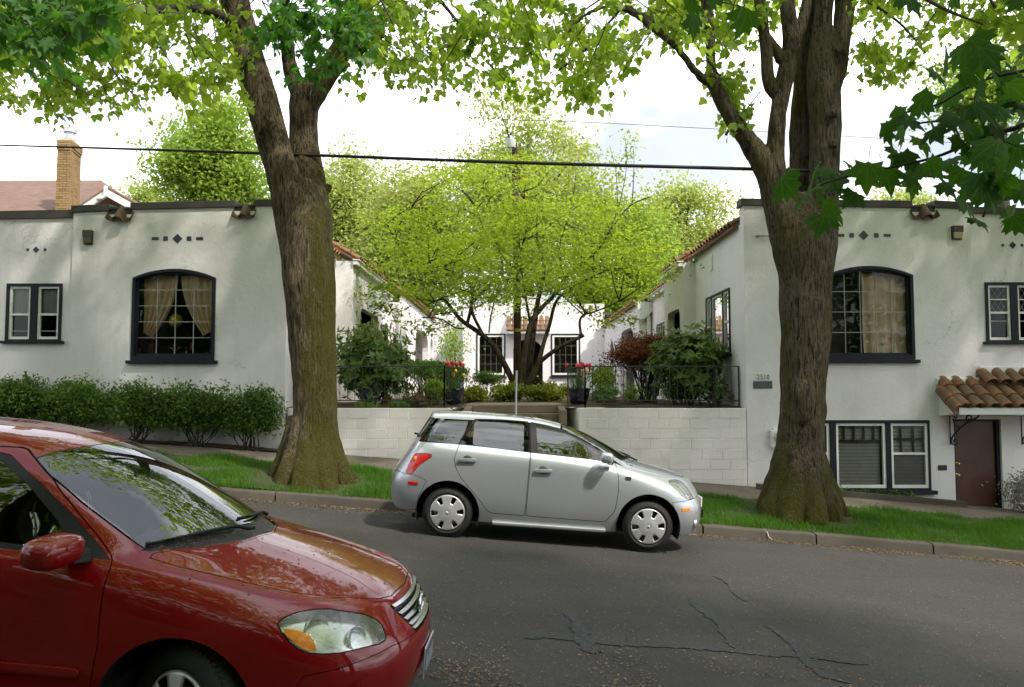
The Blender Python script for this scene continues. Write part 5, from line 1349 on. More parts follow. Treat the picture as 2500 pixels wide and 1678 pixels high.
for (u, v) in LP:
    px_, py_ = 1500 + u / 2.336, v / 2.336
    d = TW + rr.uniform(-.22, .30); p = at(px_, py_, d)
    a = rr.uniform(0, 2 * math.pi)
    tip = Vector((math.cos(a) * .8, math.sin(a) * .5 - .1, -rr.uniform(.35, 1.1))).normalized()
    nn = Vector((rr.uniform(-.8, .8), -rr.uniform(-.3, .9), rr.uniform(.3, 1.0))); nn = (nn - tip * nn.dot(tip)).normalized(); s = tip.cross(nn)
    M = Matrix((s, tip, nn)).transposed().to_4x4(); sz = rr.uniform(.085, .13); M = M @ Matrix.Scale(sz, 4); M.translation = p - tip * sz * .45
    inst('leaf', LM, br_, mat4=M)

# ---- the spreading tree in the courtyard
CTY = 21.5
ct_ = thing('garden_tree', 'spreading bright green tree with many leaning stems in the courtyard', 'tree', at(1270, 965, CTY))
def q6(*pts): return [(840 + x / 2.529, 380 + y / 2.529, w, *r_) for x, y, w, *r_ in pts]
mb = MB()
STEMS = [q6((1085, 1480, 34), (1040, 1390, 26), (990, 1290, 24), (930, 1185, 22), (850, 1105, 20), (740, 1030, 17), (690, 980, 14), (620, 890, 10), (560, 900, 8)),
  q6((760, 1040, 13), (785, 930, 14), (790, 830, 13), (740, 760, 11, -.3), (640, 705, 9, -.6), (500, 670, 7, -.9), (400, 640, 6, -1), (300, 490, 4, -1), (255, 415, 3, -1)),
  q6((800, 900, 12), (900, 800, 12), (965, 725, 11, .3), (975, 650, 10, .4), (940, 540, 8, .6), (870, 475, 6, .8), (820, 330, 4, 1)),
  q6((855, 1100, 12), (790, 960, 12), (800, 820, 9, .4), (870, 660, 7, .8), (900, 620, 5, 1)),
  q6((740, 1070, 6), (680, 1060, 6, -.3), (600, 1010, 5, -.6), (480, 1000, 4, -1)),
  q6((1090, 1470, 34), (1105, 1300, 26, .2), (1130, 1130, 22, .3), (1160, 1020, 20, .4), (1230, 930, 17, .5), (1300, 860, 14, .6), (1360, 760, 12, .5), (1440, 690, 11, .2), (1560, 590, 9, 0), (1640, 470, 8, -.2), (1760, 315, 6, -.3), (1890, 255, 4, -.4)),
  q6((1100, 1480, 32), (1180, 1330, 24), (1215, 1270, 19), (1330, 1185, 16, -.2), (1480, 1110, 14, -.4)),
  q6((1465, 1115, 12, -.4), (1455, 1030, 10, -.4), (1480, 985, 8, -.5), (1560, 960, 7, -.6), (1700, 900, 4, -.8)),
  q6((1195, 1310, 20), (1235, 1150, 16, .3), (1270, 1040, 15, .5), (1310, 900, 12, .5), (1400, 820, 9, .3), (1500, 765, 7, .1), (1640, 700, 4, -.2)),
  q6((1140, 1420, 24, .5), (1160, 1150, 26, .6), (1190, 930, 20, .7), (1235, 700, 14, .8), (1190, 500, 8, 1), (1200, 300, 5, 1)),
  q6((895, 1095, 6), (905, 1000, 6), (940, 870, 5), (1000, 800, 4), (1040, 690, 3)),
  q6((1150, 1040, 12, .4), (1110, 800, 8, .2), (1090, 620, 6, 0), (1130, 380, 4, 0), (1080, 150, 2.5, 0)),
  q6((1360, 770, 9, .4), (1330, 560, 7, .9), (1400, 330, 5, 1.2), (1430, 120, 3, 1.4)),
  q6((1640, 470, 6, -.2), (1700, 300, 4, -.3), (1745, 60, 2.5, -.3), (1735, -110, 1.5, -.3)), q6((1780, 300, 5, -.3), (1790, 60, 2.5, -.3), (1785, -60, 1.5, -.3)), q6((1690, 380, 4, -.2), (1680, 120, 2.5, 0), (1640, -60, 1.5, 0))]
tips = []
for s in STEMS:
    Cc = limb_px(mb, s, CTY, 9, 5, .62); tips += [c[:3] for c in Cc[len(Cc) // 3:]]
gg = np.random.default_rng(5)
cc0 = at(1235, 610, CTY); kx = 1 / ppm(cc0)
cl = ellipsoid(200, gg, (cc0.x, CTY, cc0.z - .1), (385 * kx, 3.4, 230 * kx), .25, -.55)
low = np.array([at(x, y, CTY + dy) for x, y, dy in ((930, 700, -.8), (960, 760, -.8), (1010, 790, -.6), (1050, 810, -.3), (1090, 790, 0), (1000, 640, -1), (1480, 790, -.4), (1540, 780, -.5), (1560, 720, -.6), (1440, 760, -.2), (1510, 650, -.3), (1610, 600, -.4), (1620, 520, -.4), (905, 660, -1), (890, 720, -1.1), (930, 745, -1), (1150, 740, 0), (1400, 720, .2))])
up_ = np.array([at(x, y, CTY - .3) for x, y in ((1530, 420), (1530, 380), (1527, 345), (1550, 400), (1548, 360), (1510, 430), (1498, 390), (1560, 450), (1585, 480), (1600, 500))])
T = np.array(tips)
for c in cl[::2]:
    a = T[np.argmin(((T - c) ** 2).sum(1) + 3 * np.maximum(0, T[:, 2] - c[2]))]
    m_ = (a + c) / 2 + gg.normal(0, .18, 3); mb.tube([a, m_, c], [.022, .014, .005], 5, False)
mb.build('trunk', BARK_S, ct_, smooth=True)
P = np.concatenate([clumpy(cl, 125, .42, gg, .24), clumpy(low, 110, .22, gg, .5), clumpy(up_, 28, .13, gg, 1.6)])
tip, nrm = rand_or(len(P), gg, .9); tip[:, 2] *= .5
leaves('crown', P, gg.uniform(.07, .155, len(P)), tip, nrm, OVAL, LEAF_MAG, ct_, 'stuff')

# ---- trees beyond the roofs
def bg_tree(px0, px1, py0, py1, Y, lab, mat, seed, n=70, per=110, sz=.20, spread=.8, col=BARK_T, limbs=9, sparse=.25):
    g2 = np.random.default_rng(seed); a, b = at(px0, py1, Y), at(px1, py0, Y); cx, cz = (a.x + b.x) / 2, (a.z + b.z) / 2; rx, rz = (b.x - a.x) / 2, (b.z - a.z) / 2
    t = thing('leafy_tree', lab, 'tree', (cx, Y, 0), 'trees beyond the roofs')
    C = ellipsoid(n, g2, (cx, Y, cz), (rx * .93, rx * .7, rz * .93), sparse)
    mb = MB(); mb.tube([(cx, Y, -2), (cx + .1, Y, cz - rz * .6), (cx, Y, cz), (cx + .2, Y, cz + rz * .75)], [.5, .35, .2, .04], 9)
    for k in range(limbs * 4):
        c = C[g2.integers(n)]; z_ = cz - rz * .7 + (c[2] - cz + rz * .7) * .45; m_ = np.array([cx + (c[0] - cx) * .45, Y + (c[1] - Y) * .45, (z_ + c[2]) / 2 + .2])
        mb.tube([(cx, Y, z_), m_, c], [.13, .07, .015], 5, False)
    mb.build('trunk', col, t, smooth=True)
    P = clumpy(C, int(per * 2.6), spread * 1.08, g2, .65); tip, nrm = rand_or(len(P), g2, .5)
    leaves('crown', P, g2.uniform(.7, 1.3, len(P)) * sz, tip, nrm, BROAD, mat, t, 'stuff')
bg_tree(390, 655, 232, 560, 38, 'bright green tree rising behind the left building parapet', LEAF_BG2, 1, 80, 120, .19, .62)
bg_tree(290, 430, 450, 560, 60, 'small pale yellow green tree beyond the brown roofed house', LEAF_BG, 2, 30, 90, .22, .6)
bg_tree(725, 965, 362, 800, 52, 'pale rounded tree behind the forked trunk', LEAF_BG, 3, 95, 130, .24, .8)
bg_tree(890, 1130, 395, 820, 47, 'yellow green tree left of the wooden pole beyond the courtyard', LEAF_BG, 4, 90, 130, .22, .75)
bg_tree(1085, 1480, 225, 760, 44, 'tall airy tree rising behind the lamp on the wooden pole', LEAF_BG, 5, 150, 100, .20, .72, sparse=.12, limbs=14)
bg_tree(1400, 1640, 470, 860, 46, 'yellow green tree behind the right courtyard roofs', LEAF_BG2, 6, 80, 130, .21, .75)
bg_tree(1555, 1790, 440, 800, 55, 'pale tree above the right wing tiles', LEAF_BG, 7, 90, 130, .24, .8)
bg_tree(2090, 2290, 465, 620, 60, 'pale treetop just above the right parapet', LEAF_BG, 8, 40, 100, .24, .7)
bg_tree(2290, 2560, 60, 330, 34, 'airy light green tree behind the near maple leaves', LEAF_BG2, 9, 60, 60, .16, .6, sparse=.1)

# ---- trees behind the camera, over the gardens of the near side
for i, (x_, y_, h_, lab) in enumerate(((-15, -9, 9, 'tall garden tree uphill on the near side of the street'), (-7.5, -10, 10, 'tall garden tree on the near side behind the red car'), (.5, -11, 9, 'tall garden tree on the near side facing the steps'), (8, -10, 10, 'tall garden tree on the near side facing the tiled canopy'), (15.5, -9, 9, 'tall garden tree downhill on the near side of the street'))):
    t = thing('garden_tree', lab, 'tree', (x_, y_, gz(x_, y_)), 'tall trees on the near side'); z_ = gz(x_, y_); mb = MB()
    mb.tube([(x_, y_, z_ - .3), (x_, y_, z_ + 3), (x_, y_, z_ + h_ + 2)], [.4, .3, .05], 10); mb.build('trunk', BARK_R, t, smooth=True)
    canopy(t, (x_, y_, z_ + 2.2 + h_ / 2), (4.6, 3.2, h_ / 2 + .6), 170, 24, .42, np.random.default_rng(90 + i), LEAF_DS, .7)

# ---- unseen houses across the near gardens, added to darken reflections in glass and paint
HW = plain('near_house_wall', (.20, .17, .13), .9, var=.15, vscale=2)
for (x0_, x1_, h_, lab) in ((-22, -9.5, 6.5, 'unseen tan house added to darken reflections, uphill of the red car'), (-7.5, 5.5, 7.0, 'unseen tan house added to darken reflections, facing the courtyard steps'), (8, 20, 6.5, 'unseen tan house added to darken reflections, downhill of the tiled canopy')):
    z_ = gz((x0_ + x1_) / 2, -14) - .5; t = thing('house', lab, 'house', ((x0_ + x1_) / 2, -18, z_), 'unseen houses added for reflections on the near side')
    mb = MB(); mb.box(x0_, x1_, -24, -14, z_ - 1, z_ + h_); mb.build('wall', HW, t)
    mb = MB(); mb.add([(x0_ - .5, -24.5, z_ + h_), (x1_ + .5, -24.5, z_ + h_), (x1_ + .5, -13.5, z_ + h_), (x0_ - .5, -13.5, z_ + h_), (x0_ + 4, -19, z_ + h_ + 3), (x1_ - 4, -19, z_ + h_ + 3)], [(0, 1, 5, 4), (1, 2, 5), (2, 3, 4, 5), (3, 0, 4), (3, 2, 1, 0)]); mb.build('roof', SHING, t)
    for wx in L(x0_ + 1.6, x1_ - 1.6, 3):
        for wz_ in (1.4, 4.2):
            mb = MB(); mb.box(wx - .55, wx + .55, -14.02, -13.95, z_ + wz_, z_ + wz_ + 1.4); o = mb.build('window', WHITEP, t)
            mb = MB(); mb.box(wx - .47, wx + .47, -13.95, -13.93, z_ + wz_ + .08, z_ + wz_ + 1.32); mb.build('pane', plain('near_pane', (.03, .035, .04), .1), o)

# ================================================================== shrubs, fences, poles, wires
def shrub(name, lab, cat, px0, px1, py0, py1, Y, mat, seed, n=40, per=110, sz=.06, spread=.16, base=OVAL, group=None, stems=7, floor=None, depth=.7, shell=.35, stemr=.014, up=.5, shoots=0, flat=.7, bottom=-1.0):
    g2 = np.random.default_rng(seed); a, b = at(px0, py1, Y), at(px1, py0, Y); cx, cz = (a.x + b.x) / 2, (a.z + b.z) / 2; rx, rz = (b.x - a.x) / 2, (b.z - a.z) / 2
    fz = gz(cx, Y) if floor is None else floor
    t = thing(name, lab, cat, (cx, Y, fz), group)
    C = ellipsoid(n, g2, (cx, Y, cz), (max(.05, rx - spread * .7), depth * rx, max(.05, rz - spread * .7)), shell, bottom)
    if stems:
        mb = MB()
        for k in range(stems):
            c = C[g2.integers(n)]; s = np.array([cx + g2.normal(0, .12 * rx + .02), Y + g2.normal(0, .08), fz - .03]); m_ = (s * .55 + c * .45) + g2.normal(0, .05, 3)
            mb.tube([s, m_, c], [stemr, stemr * .75, stemr * .3], 5, False)
            for q in range(2):
                c2 = C[np.argsort(((C - c) ** 2).sum(1))[1 + q * 2]]; mb.tube([m_, (m_ + c2) / 2 + g2.normal(0, .03, 3), c2], [stemr * .55, stemr * .4, stemr * .2], 4, False)
        mb.build('stem', BARK_T, t, smooth=True)['kind'] = 'stuff'
    P = clumpy(C, per, spread, g2, flat); P = P[P[:, 2] > fz + .02]
    if base is LONG:      # leaf whorls
        W = C[g2.integers(n, size=len(P) // 9)] + g2.normal(0, spread, (len(P) // 9, 3)); W = W[W[:, 2] > fz + .1]
        P = np.repeat(W, 9, 0); a_ = g2.uniform(0, 6.28, len(P)); axis = unit(np.repeat(unit(W - np.array([cx, Y, cz - rz * .4])) + g2.normal(0, .45, W.shape), 9, 0) + np.array([0, -.15, .35]))
        r_ = np.stack([np.cos(a_), np.sin(a_), g2.normal(0, .3, len(P))], 1); tip = unit(r_ - axis * (r_ * axis).sum(1, keepdims=True)) + axis * .22; nrm = axis
    else: tip, nrm = rand_or(len(P), g2, up)
    leaves('foliage', P, g2.uniform(.7, 1.35, len(P)) * sz, tip, nrm, base, mat, t, 'stuff')
    if shoots:
        top = C[C[:, 2] > cz - rz * .1]; W = top[g2.integers(len(top), size=shoots)] + g2.normal(0, spread, (shoots, 3)) + np.array([0, -.05, .06])
        P = np.repeat(W, 3, 0); tip = np.repeat(np.stack([g2.normal(0, .12, shoots), g2.normal(0, .12, shoots), np.ones(shoots)], 1), 3, 0) + g2.normal(0, .08, (shoots * 3, 3)); nrm = g2.normal(0, 1, P.shape)
        leaves('new_shoots', P, g2.uniform(.10, .17, len(P)), tip, nrm, (LONG[0] * np.array([.7, 1, 1]), LONG[1]), LEAF_CAN, t, 'stuff')
    return t
HG = 'shrubs of the loose hedge below the left windows'
for i, (a, b, c, d, lab) in enumerate(((-80, 145, 918, 1052, 'leafy hedge shrub below the small double window'), (80, 275, 922, 1060, 'leafy hedge shrub below the corner crease of the wall'),
                                       (225, 440, 930, 1072, 'leafy hedge shrub below the arched window, gap beside it'), (385, 582, 934, 1080, 'leafy hedge shrub with a tall sprig right of the arched window'), (525, 695, 938, 1090, 'darkest hedge shrub, the last before the left tree trunk'))):
    t = shrub('hedge_shrub', lab, 'shrub', a, b, c, d, 15.25, LEAF_HEDGE, 30 + i, 100, 80, .064, .12, group=HG, stems=13, depth=.40, shell=.15, stemr=.014, bottom=-.5)
g = np.random.default_rng(8)
P = np.array([at(552 + g.normal(0, 5), y, 15.2) for y in np.linspace(926, 960, 40)]); tip, nrm = rand_or(40, g)
leaves('sprig', P, .06, tip, nrm, OVAL, LEAF_HEDGE, t, 'stuff')
CF = CY_Z + .04
shrub('rhododendron', 'large rhododendron with pale upright shoots behind the left fence', 'shrub', 818, 1012, 800, 960, 17.3, LEAF_RHO, 41, 80, 120, .125, .2, LONG, floor=CF, stems=14, depth=.8, shell=.3, stemr=.02, shoots=380)
shrub('rhododendron', 'rhododendron with broad drooping green leaves by the right inner window', 'shrub', 1600, 1772, 815, 945, 17.0, LEAF_RHO, 42, 60, 110, .14, .17, LONG, floor=CF, stems=8, depth=.6, shell=.25, stemr=.02)
shrub('rhododendron', 'low spray of broad green leaves beside the bare right stem', 'shrub', 1690, 1780, 900, 985, 16.6, LEAF_RHO, 43, 14, 70, .13, .13, LONG, floor=CF, stems=4, depth=.5, stemr=.02)
shrub('red_shrub', 'rounded shrub with rusty red new leaves over a dark tangle of stems', 'shrub', 1485, 1655, 812, 925, 18.6, LEAF_RED, 44, 70, 220, .055, .14, floor=CF, stems=26, depth=.7, shell=.3, stemr=.02, bottom=-.5)
shrub('leafy_shrub', 'small leaved shrub filling in below the rhododendron by the right wing', 'shrub', 1605, 1700, 905, 985, 17.2, LEAF_HEDGE, 45, 30, 90, .05, .12, floor=CF, stems=8)
shrub('leafy_shrub', 'fine airy shrub in front of the back wall beside the tulip pot', 'shrub', 1435, 1500, 875, 960, 19.5, LEAF_RHO, 46, 24, 60, .075, .13, floor=CF, stems=6)
shrub('yellow_shrub', 'yellow green shrub between the right pot and the red shrub', 'shrub', 1462, 1500, 895, 975, 18.2, LEAF_LIME, 47, 26, 80, .05, .1, floor=CF, stems=6)
shrub('fern_clump', 'dark green feathery clump behind the right fence near the pot', 'shrub', 1448, 1515, 945, 990, 17.0, LEAF_HEDGE, 48, 26, 90, .07, .1, LONG, floor=CF, stems=0)
shrub('fern_clump', 'second feathery green clump behind the right fence, beside the dark tangle', 'shrub', 1520, 1560, 940, 985, 17.4, LEAF_BG2, 49, 16, 80, .06, .09, LONG, floor=CF, stems=0)
shrub('lime_mound', 'lime yellow mound at the left foot of the courtyard tree', 'shrub', 1196, 1275, 938, 978, 20.2, LEAF_LIME, 50, 30, 90, .075, .1, BROAD, floor=CF, stems=0, group=None)
shrub('lime_mound', 'lime yellow mound at the right foot of the courtyard tree', 'shrub', 1285, 1392, 938, 978, 20.2, LEAF_LIME, 51, 40, 90, .075, .1, BROAD, floor=CF, stems=0)
shrub('lime_mound', 'lime yellow mound beside the left tulip pot', 'shrub', 1126, 1185, 943, 980, 19.2, LEAF_LIME, 52, 24, 90, .07, .1, BROAD, floor=CF, stems=0)
shrub('layered_bush', 'small flat topped bush below the left back window', 'shrub', 1155, 1220, 905, 945, 25, LEAF_HEDGE, 53, 26, 80, .07, .12, floor=CF, stems=7, flat=.4)
shrub('sapling', 'thin sapling in front of the recessed back wall', 'shrub', 1076, 1135, 790, 900, 29, LEAF_BG2, 54, 26, 50, .10, .25, floor=CF, stems=4)
shrub('brown_clump', 'dry brown clump at the edge of the left bed', 'shrub', 988, 1046, 962, 992, 16.5, leafmat('dry_leaf', [(.10, .05, .022), (.16, .08, .035)], (.2, .1, .03), .2), 55, 20, 80, .05, .08, LONG, floor=CF, stems=0)
shrub('green_clump', 'bright leafy clump between the fence bars left of the tulip pot', 'shrub', 1040, 1085, 925, 985, 16.9, LEAF_BG2, 56, 26, 80, .06, .1, floor=CF, stems=3)
# clipped hedge running back along the left wing
hd_ = thing('clipped_hedge', 'clipped dark hedge on bare stems along the left wing', 'hedge', (-2.3, 20, CF))
g = np.random.default_rng(61); n = 9000
u = g.uniform(0, 1, n); ya = 18.2 + 6 * u; xa = -2.25 + .55 * u; P = np.stack([xa + g.uniform(-.42, .42, n), ya, CF + .62 + g.uniform(0, 1, n) ** .6 * .42 - .06 * u], 1)
tip, nrm = rand_or(n, g, .6); leaves('foliage', P, g.uniform(.05, .09, n), tip, nrm, OVAL, LEAF_HEDGE, hd_, 'stuff')
mb = MB()
for k in range(26):
    u = g.uniform(); x_, y_ = -2.25 + .55 * u + g.normal(0, .08), 18.2 + 6 * u
    for q in range(4): mb.tube([(x_, y_, CF - .05), (x_ + g.normal(0, .10), y_ + g.normal(0, .12), CF + .35), (x_ + g.normal(0, .25), y_ + g.normal(0, .25), CF + .8)], [.017, .013, .007], 5, False)
mb.build('stem', BARK_T, hd_, smooth=True)['kind'] = 'stuff'
# bare stem by the right fence
t = thing('bare_stem', 'leaning bare brown stem behind the right fence', 'shrub', at(1745, 995, 16.4)); mb = MB()
limb_px(mb, [(1744, 996, 9), (1742, 950, 8), (1744, 905, 7), (1735, 870, 5), (1720, 850, 3)], 16.4, 7); limb_px(mb, [(1740, 965, 7), (1722, 955, 5), (1710, 930, 4)], 16.4, 6); mb.build('trunk', BARK_S, t, smooth=True)
# strap-leaved clumps at the edge, weeds under the basement window
def straps(name, lab, px0, px1, py, Y, n, h, mat, seed, zf):
    g2 = np.random.default_rng(seed); xa, xb = atx(px0, Y, py), atx(px1, Y, py); t = thing(name, lab, 'plant', ((xa + xb) / 2, Y, zf((xa + xb) / 2))); V = []; Fc = []
    for k in range(n):
        x = g2.uniform(xa, xb); y = Y + g2.normal(0, .06); a = g2.uniform(0, 6.28); hh = h * g2.uniform(.5, 1.2); ln = hh * g2.uniform(.3, 1.0); w = .012; d = np.array([math.cos(a), math.sin(a), 0]); s = np.array([-d[1], d[0], 0]) * w; z = zf(x); b = len(V)
        for q in range(5):
            u = q / 4; p = np.array([x, y, z]) + d * ln * u ** 1.6 + np.array([0, 0, hh * (u * 1.5 - .75 * u * u * (1 + .5 * ln / hh))]); ww = s * (1 - u) ** .6; V += [p - ww, p + ww]
        Fc += [(b+2*q, b+2*q+1, b+2*q+3, b+2*q+2) for q in range(4)]
    np_mesh('blades', np.array(V), np.array(Fc), mat, t)['kind'] = 'stuff'
LEAF_STRAP = leafmat('strap_leaf', [(.05, .12, .02), (.08, .17, .03), (.13, .22, .04)], (.2, .36, .04), .35)
straps('strap_plant', 'low strap leaved clump overhanging the left block wall', 865, 925, 990, 16.0, 90, .17, LEAF_STRAP, 1, lambda x: CF)
straps('strap_plant', 'second low strap leaved clump on the left block wall, beside the brown clump', 950, 1000, 990, 16.0, 90, .17, LEAF_STRAP, 2, lambda x: CF)
straps('agave_clump', 'dark sword leaved clump below the clipped hedge', 985, 1025, 975, 17.0, 70, .42, LEAF_HEDGE, 3, lambda x: CF)
straps('weed_clump', 'green grassy weeds below the basement window', 2035, 2235, 1210, 15.5, 260, .30, LEAF_STRAP, 4, lambda x: gz(X(2358, 15.3, 1230), 15.3) + .06 + (X(2358, 15.3, 1230) - x) * .047)
shrub('flower_plant', 'lavender flowered plant behind the left fence', 'plant', 880, 930, 940, 985, 16.8, leafmat('lavender', [(.16, .13, .25), (.26, .22, .36), (.10, .12, .06)], (.3, .25, .4), .3), 62, 16, 50, .04, .09, floor=CF, stems=6)
shrub('flowering_shrub', 'grey leaved shrub with white flowers beside the brown door', 'shrub', 2468, 2540, 1150, 1262, 15.2, leafmat('grey_leaf', [(.10, .10, .07), (.16, .15, .10), (.5, .5, .46)], (.25, .25, .15), .25), 63, 30, 80, .05, .13, stems=8)

# ---- iron fences
def fence(lab, pts_px, Y, ret, zt, zb):
    # pts_px: front run from px to px at depth Y; ret: the return towards the path
    (pa, pb) = pts_px; xa, xb = atx(pa, Y), atx(pb, Y)
    t = thing('iron_fence', lab, 'fence', (xb, Y, CF), 'iron fences on the block walls')
    def run(a, b, n, z0, z1):
        for z in (z0, z1):
            mb = MB(); mb.tube([(a[0], a[1], z), (b[0], b[1], z)], .011, 6); mb.build('rail', IRON_O, t)
        for i in range(n + 1):
            u = i / n; p = (a[0] + (b[0] - a[0]) * u, a[1] + (b[1] - a[1]) * u); mb = MB()
            if i in (0, n): mb.box(p[0] - .014, p[0] + .014, p[1] - .014, p[1] + .014, CF - .1, z1 + .015); mb.build('post', IRON_O, t)
            else: mb.tube([(p[0], p[1], z0), (p[0], p[1], z1)], .0065, 5); mb.build('baluster', IRON_O, t)
    run((xa, Y), (xb, Y), max(2, int(abs(xb - xa) / .152)), zb, zt); run((xb, Y), ret, 13, zb, zt)
IRON_O = plain('old_iron', (.035, .032, .03), .6, var=.4, vscale=25)
zt_, zb_ = Z(895, 16.1), Z(978, 16.1)
fence('thin iron fence between the left trunk and the left tulip pot', (740, 1085), 16.1, (-1.12, 18.0), zt_, zb_)
fence('thin iron fence from the right tulip pot to the right wing', (1803, 1428), 16.1, (1.27, 17.9), zt_, zb_)
# ---- tulip pots
GLAZE = plain('blue_glaze', (.010, .012, .030), .12, var=.3, vscale=6, coat=.6)
def pot(px, Y, lab, cols, seed, w=.40):
    x = atx(px, Y); z0 = CY_Z + .075; g2 = random.Random(seed); t = thing('flower_pot', lab, 'flower pot', (x, Y, z0), 'tulip pots beside the path')
    mb = MB(); mb.lathe([(w * .36, z0), (w * .42, z0 + .02), (w * .52, z0 + .18), (w * .56, z0 + .30), (w * .60, z0 + .31), (w * .60, z0 + .345), (w * .52, z0 + .345), (w * .50, z0 + .30), (.01, z0 + .29)], (x, Y, 0), 20); mb.build('pot', GLAZE, t, smooth=True, angle=40)
    RED, YEL = MATS['tulip_red'], MATS['tulip_yellow']; st_, fl = MB(), []
    for k in range(26):
        a = g2.uniform(0, 6.28); r = g2.uniform(0, .2); c = cols[k % len(cols)]; h = (.50 if c == 'r' else .34) + g2.uniform(-.07, .07)
        bx, by = x + r * math.cos(a) * .7, Y + r * math.sin(a) * .7; tx, ty = x + r * math.cos(a) * 1.3, Y + r * math.sin(a) * 1.3
        st_.tube([(bx, by, z0 + .28), ((bx + tx) / 2, (by + ty) / 2, z0 + .3 + h * .5), (tx, ty, z0 + .3 + h)], .006, 4, False)
        for q in range(2):
            aa = g2.uniform(0, 6.28); st_.add([(bx - .012, by, z0 + .28), (bx + .012, by, z0 + .28), (bx + .07 * math.cos(aa), by + .07 * math.sin(aa), z0 + .3 + h * .6)], [(0, 1, 2)])
        if k < 15:
            s = .034; mb = MB(); mb.lathe([(.008, -.005), (s * .8, .015), (s, .04), (s * .8, .07), (s * .45, .085)], (tx, ty, z0 + .3 + h), 8); mb.build('tulip', RED if c == 'r' else YEL, t, smooth=True)
    st_.build('stems', LEAF_STRAP, t)['kind'] = 'stuff'
plain('tulip_red', (.55, .02, .03), .5); plain('tulip_yellow', (.75, .42, .02), .5)
pot(1107, 17.1, 'dark blue glazed pot of red and yellow tulips by the left fence end', 'rry', 1)
pot(1412, 17.0, 'dark blue glazed pot of red tulips by the right fence end', 'rrrry', 2, .44)
# small garden things
t = thing('garden_lantern', 'dark metal garden lantern under the red shrub', 'lantern', at(1600, 985, 17.6)); p = at(1600, 985, 17.6); DK = plain('dark_metal', (.03, .032, .034), .5)
for nm, pr in (('base', [(.12, 0), (.12, .03), (.03, .05), (.03, .20), (.1, .22)]), ('body', [(.085, .222), (.095, .42)]), ('cap', [(.14, .425), (.05, .52), (.02, .54), (.02, .60), (.003, .62)])):
    mb = MB(); mb.lathe([(r, CF + h) for r, h in pr], (p.x, p.y, 0), 8); mb.build(nm, DK, t)
t = thing('garden_sign', 'small white board with a red mark leaning behind the left fence', 'sign', at(964, 962, 17.6)); p = at(956, 962, 17.6); q = at(973, 930, 17.6); mb = MB(); mb.box(p.x, q.x, 17.6, 17.62, p.z, q.z); mb.build('board', WHITEP, t)
mb = MB(); zz = lambda u: p.z + (q.z - p.z) * u; xx = lambda u: p.x + (q.x - p.x) * u
mb.tube([(xx(.3), 17.596, zz(.35)), (xx(.45), 17.596, zz(.75)), (xx(.55), 17.596, zz(.45)), (xx(.75), 17.596, zz(.7))], .006, 5); mb.build('red_mark', plain('sign_red', (.5, .08, .08), .6), t)
t = thing('clay_pot', 'small orange clay pot in the left bed', 'flower pot', at(945, 975, 17.2)); p = at(945, 958, 17.2); mb = MB(); mb.lathe([(.07, CF), (.10, CF + .17), (.115, CF + .17), (.115, CF + .21), (.09, CF + .21), (.08, CF + .15), (.005, CF + .14)], (p.x, p.y, 0), 16); mb.build('pot', TILE, t, smooth=True, angle=40)
mb = MB(); mb.lathe([(.09, CF + .15), (.06, CF + .19), (.004, CF + .20)], (p.x, p.y, 0), 12); mb.build('soil', SOIL, t)

# ---- wooden pole with a yard lamp
PY_ = 23.6; WOODP = m_bark('pole_wood', (.10, .068, .045), (.14, .10, .07), (.04, .028, .02), (.1, .09, .03), .95, fs=12)
t = thing('utility_pole', 'brown wooden pole with a grey yard lamp rising through the courtyard tree', 'pole', at(1263, 968, PY_))
mb = MB(); a, b, c = at(1264, 985, PY_), at(1262, 640, PY_), at(1256, 350, PY_); mb.tube([a, b, c], [.118, .108, .085], 14); mb.build('shaft', WOODP, t, smooth=True, angle=40)
p = at(1264, 807, PY_); mb = MB(); mb.lathe([(.122, -.045), (.122, .045)], p, 14); mb.build('yellow_band', plain('band_yellow', (.55, .36, .02), .5), t)
p = at(1247, 345, PY_ - .25); GREY = plain('lamp_grey', (.52, .54, .55), .4, metal=.3)
mb = MB(); mb.lathe([(.14, -.20), (.145, -.18), (.16, .03), (.10, .06), (.055, .08), (.055, .16), (.03, .18)], p, 16); mb.build('lamp_shade', GREY, t, smooth=True, angle=40)
mb = MB(); mb.lathe([(.032, .18), (.036, .26), (.02, .28)], p, 10); mb.build('photocell', DK, t, smooth=True)
mb = MB(); mb.tube([(c.x, c.y, c.z - .1), (p.x + .02, p.y + .1, p.z - .05), (p.x, p.y, p.z)], .02, 6); mb.build('arm', GREY, t, smooth=True)
t = thing('metal_post', 'thin grey metal post on the verge behind the silver car', 'post', (at(1258, 1015, 11.9).x, 11.9, gz(0, 11.9)))
a, b = at(1257, 1030, 11.9), at(1261, 907, 11.9); a = Vector((a.x - .01, 11.9, gz(a.x, 11.9) - .1)); mb = MB(); mb.tube([a, b], .017, 8); mb.build('shaft', plain('galvanised', (.30, .31, .31), .45, metal=.6), t, smooth=True, angle=40)
for z in L(a.z + .5, b.z - .03, 6)[:0]: pass
mb = MB(); mb.tube([b - Vector((0, 0, .004)), b + Vector((0, 0, .012))], .019, 8); mb.build('post_cap', plain('cap_grey', (.2, .2, .2), .5), t)
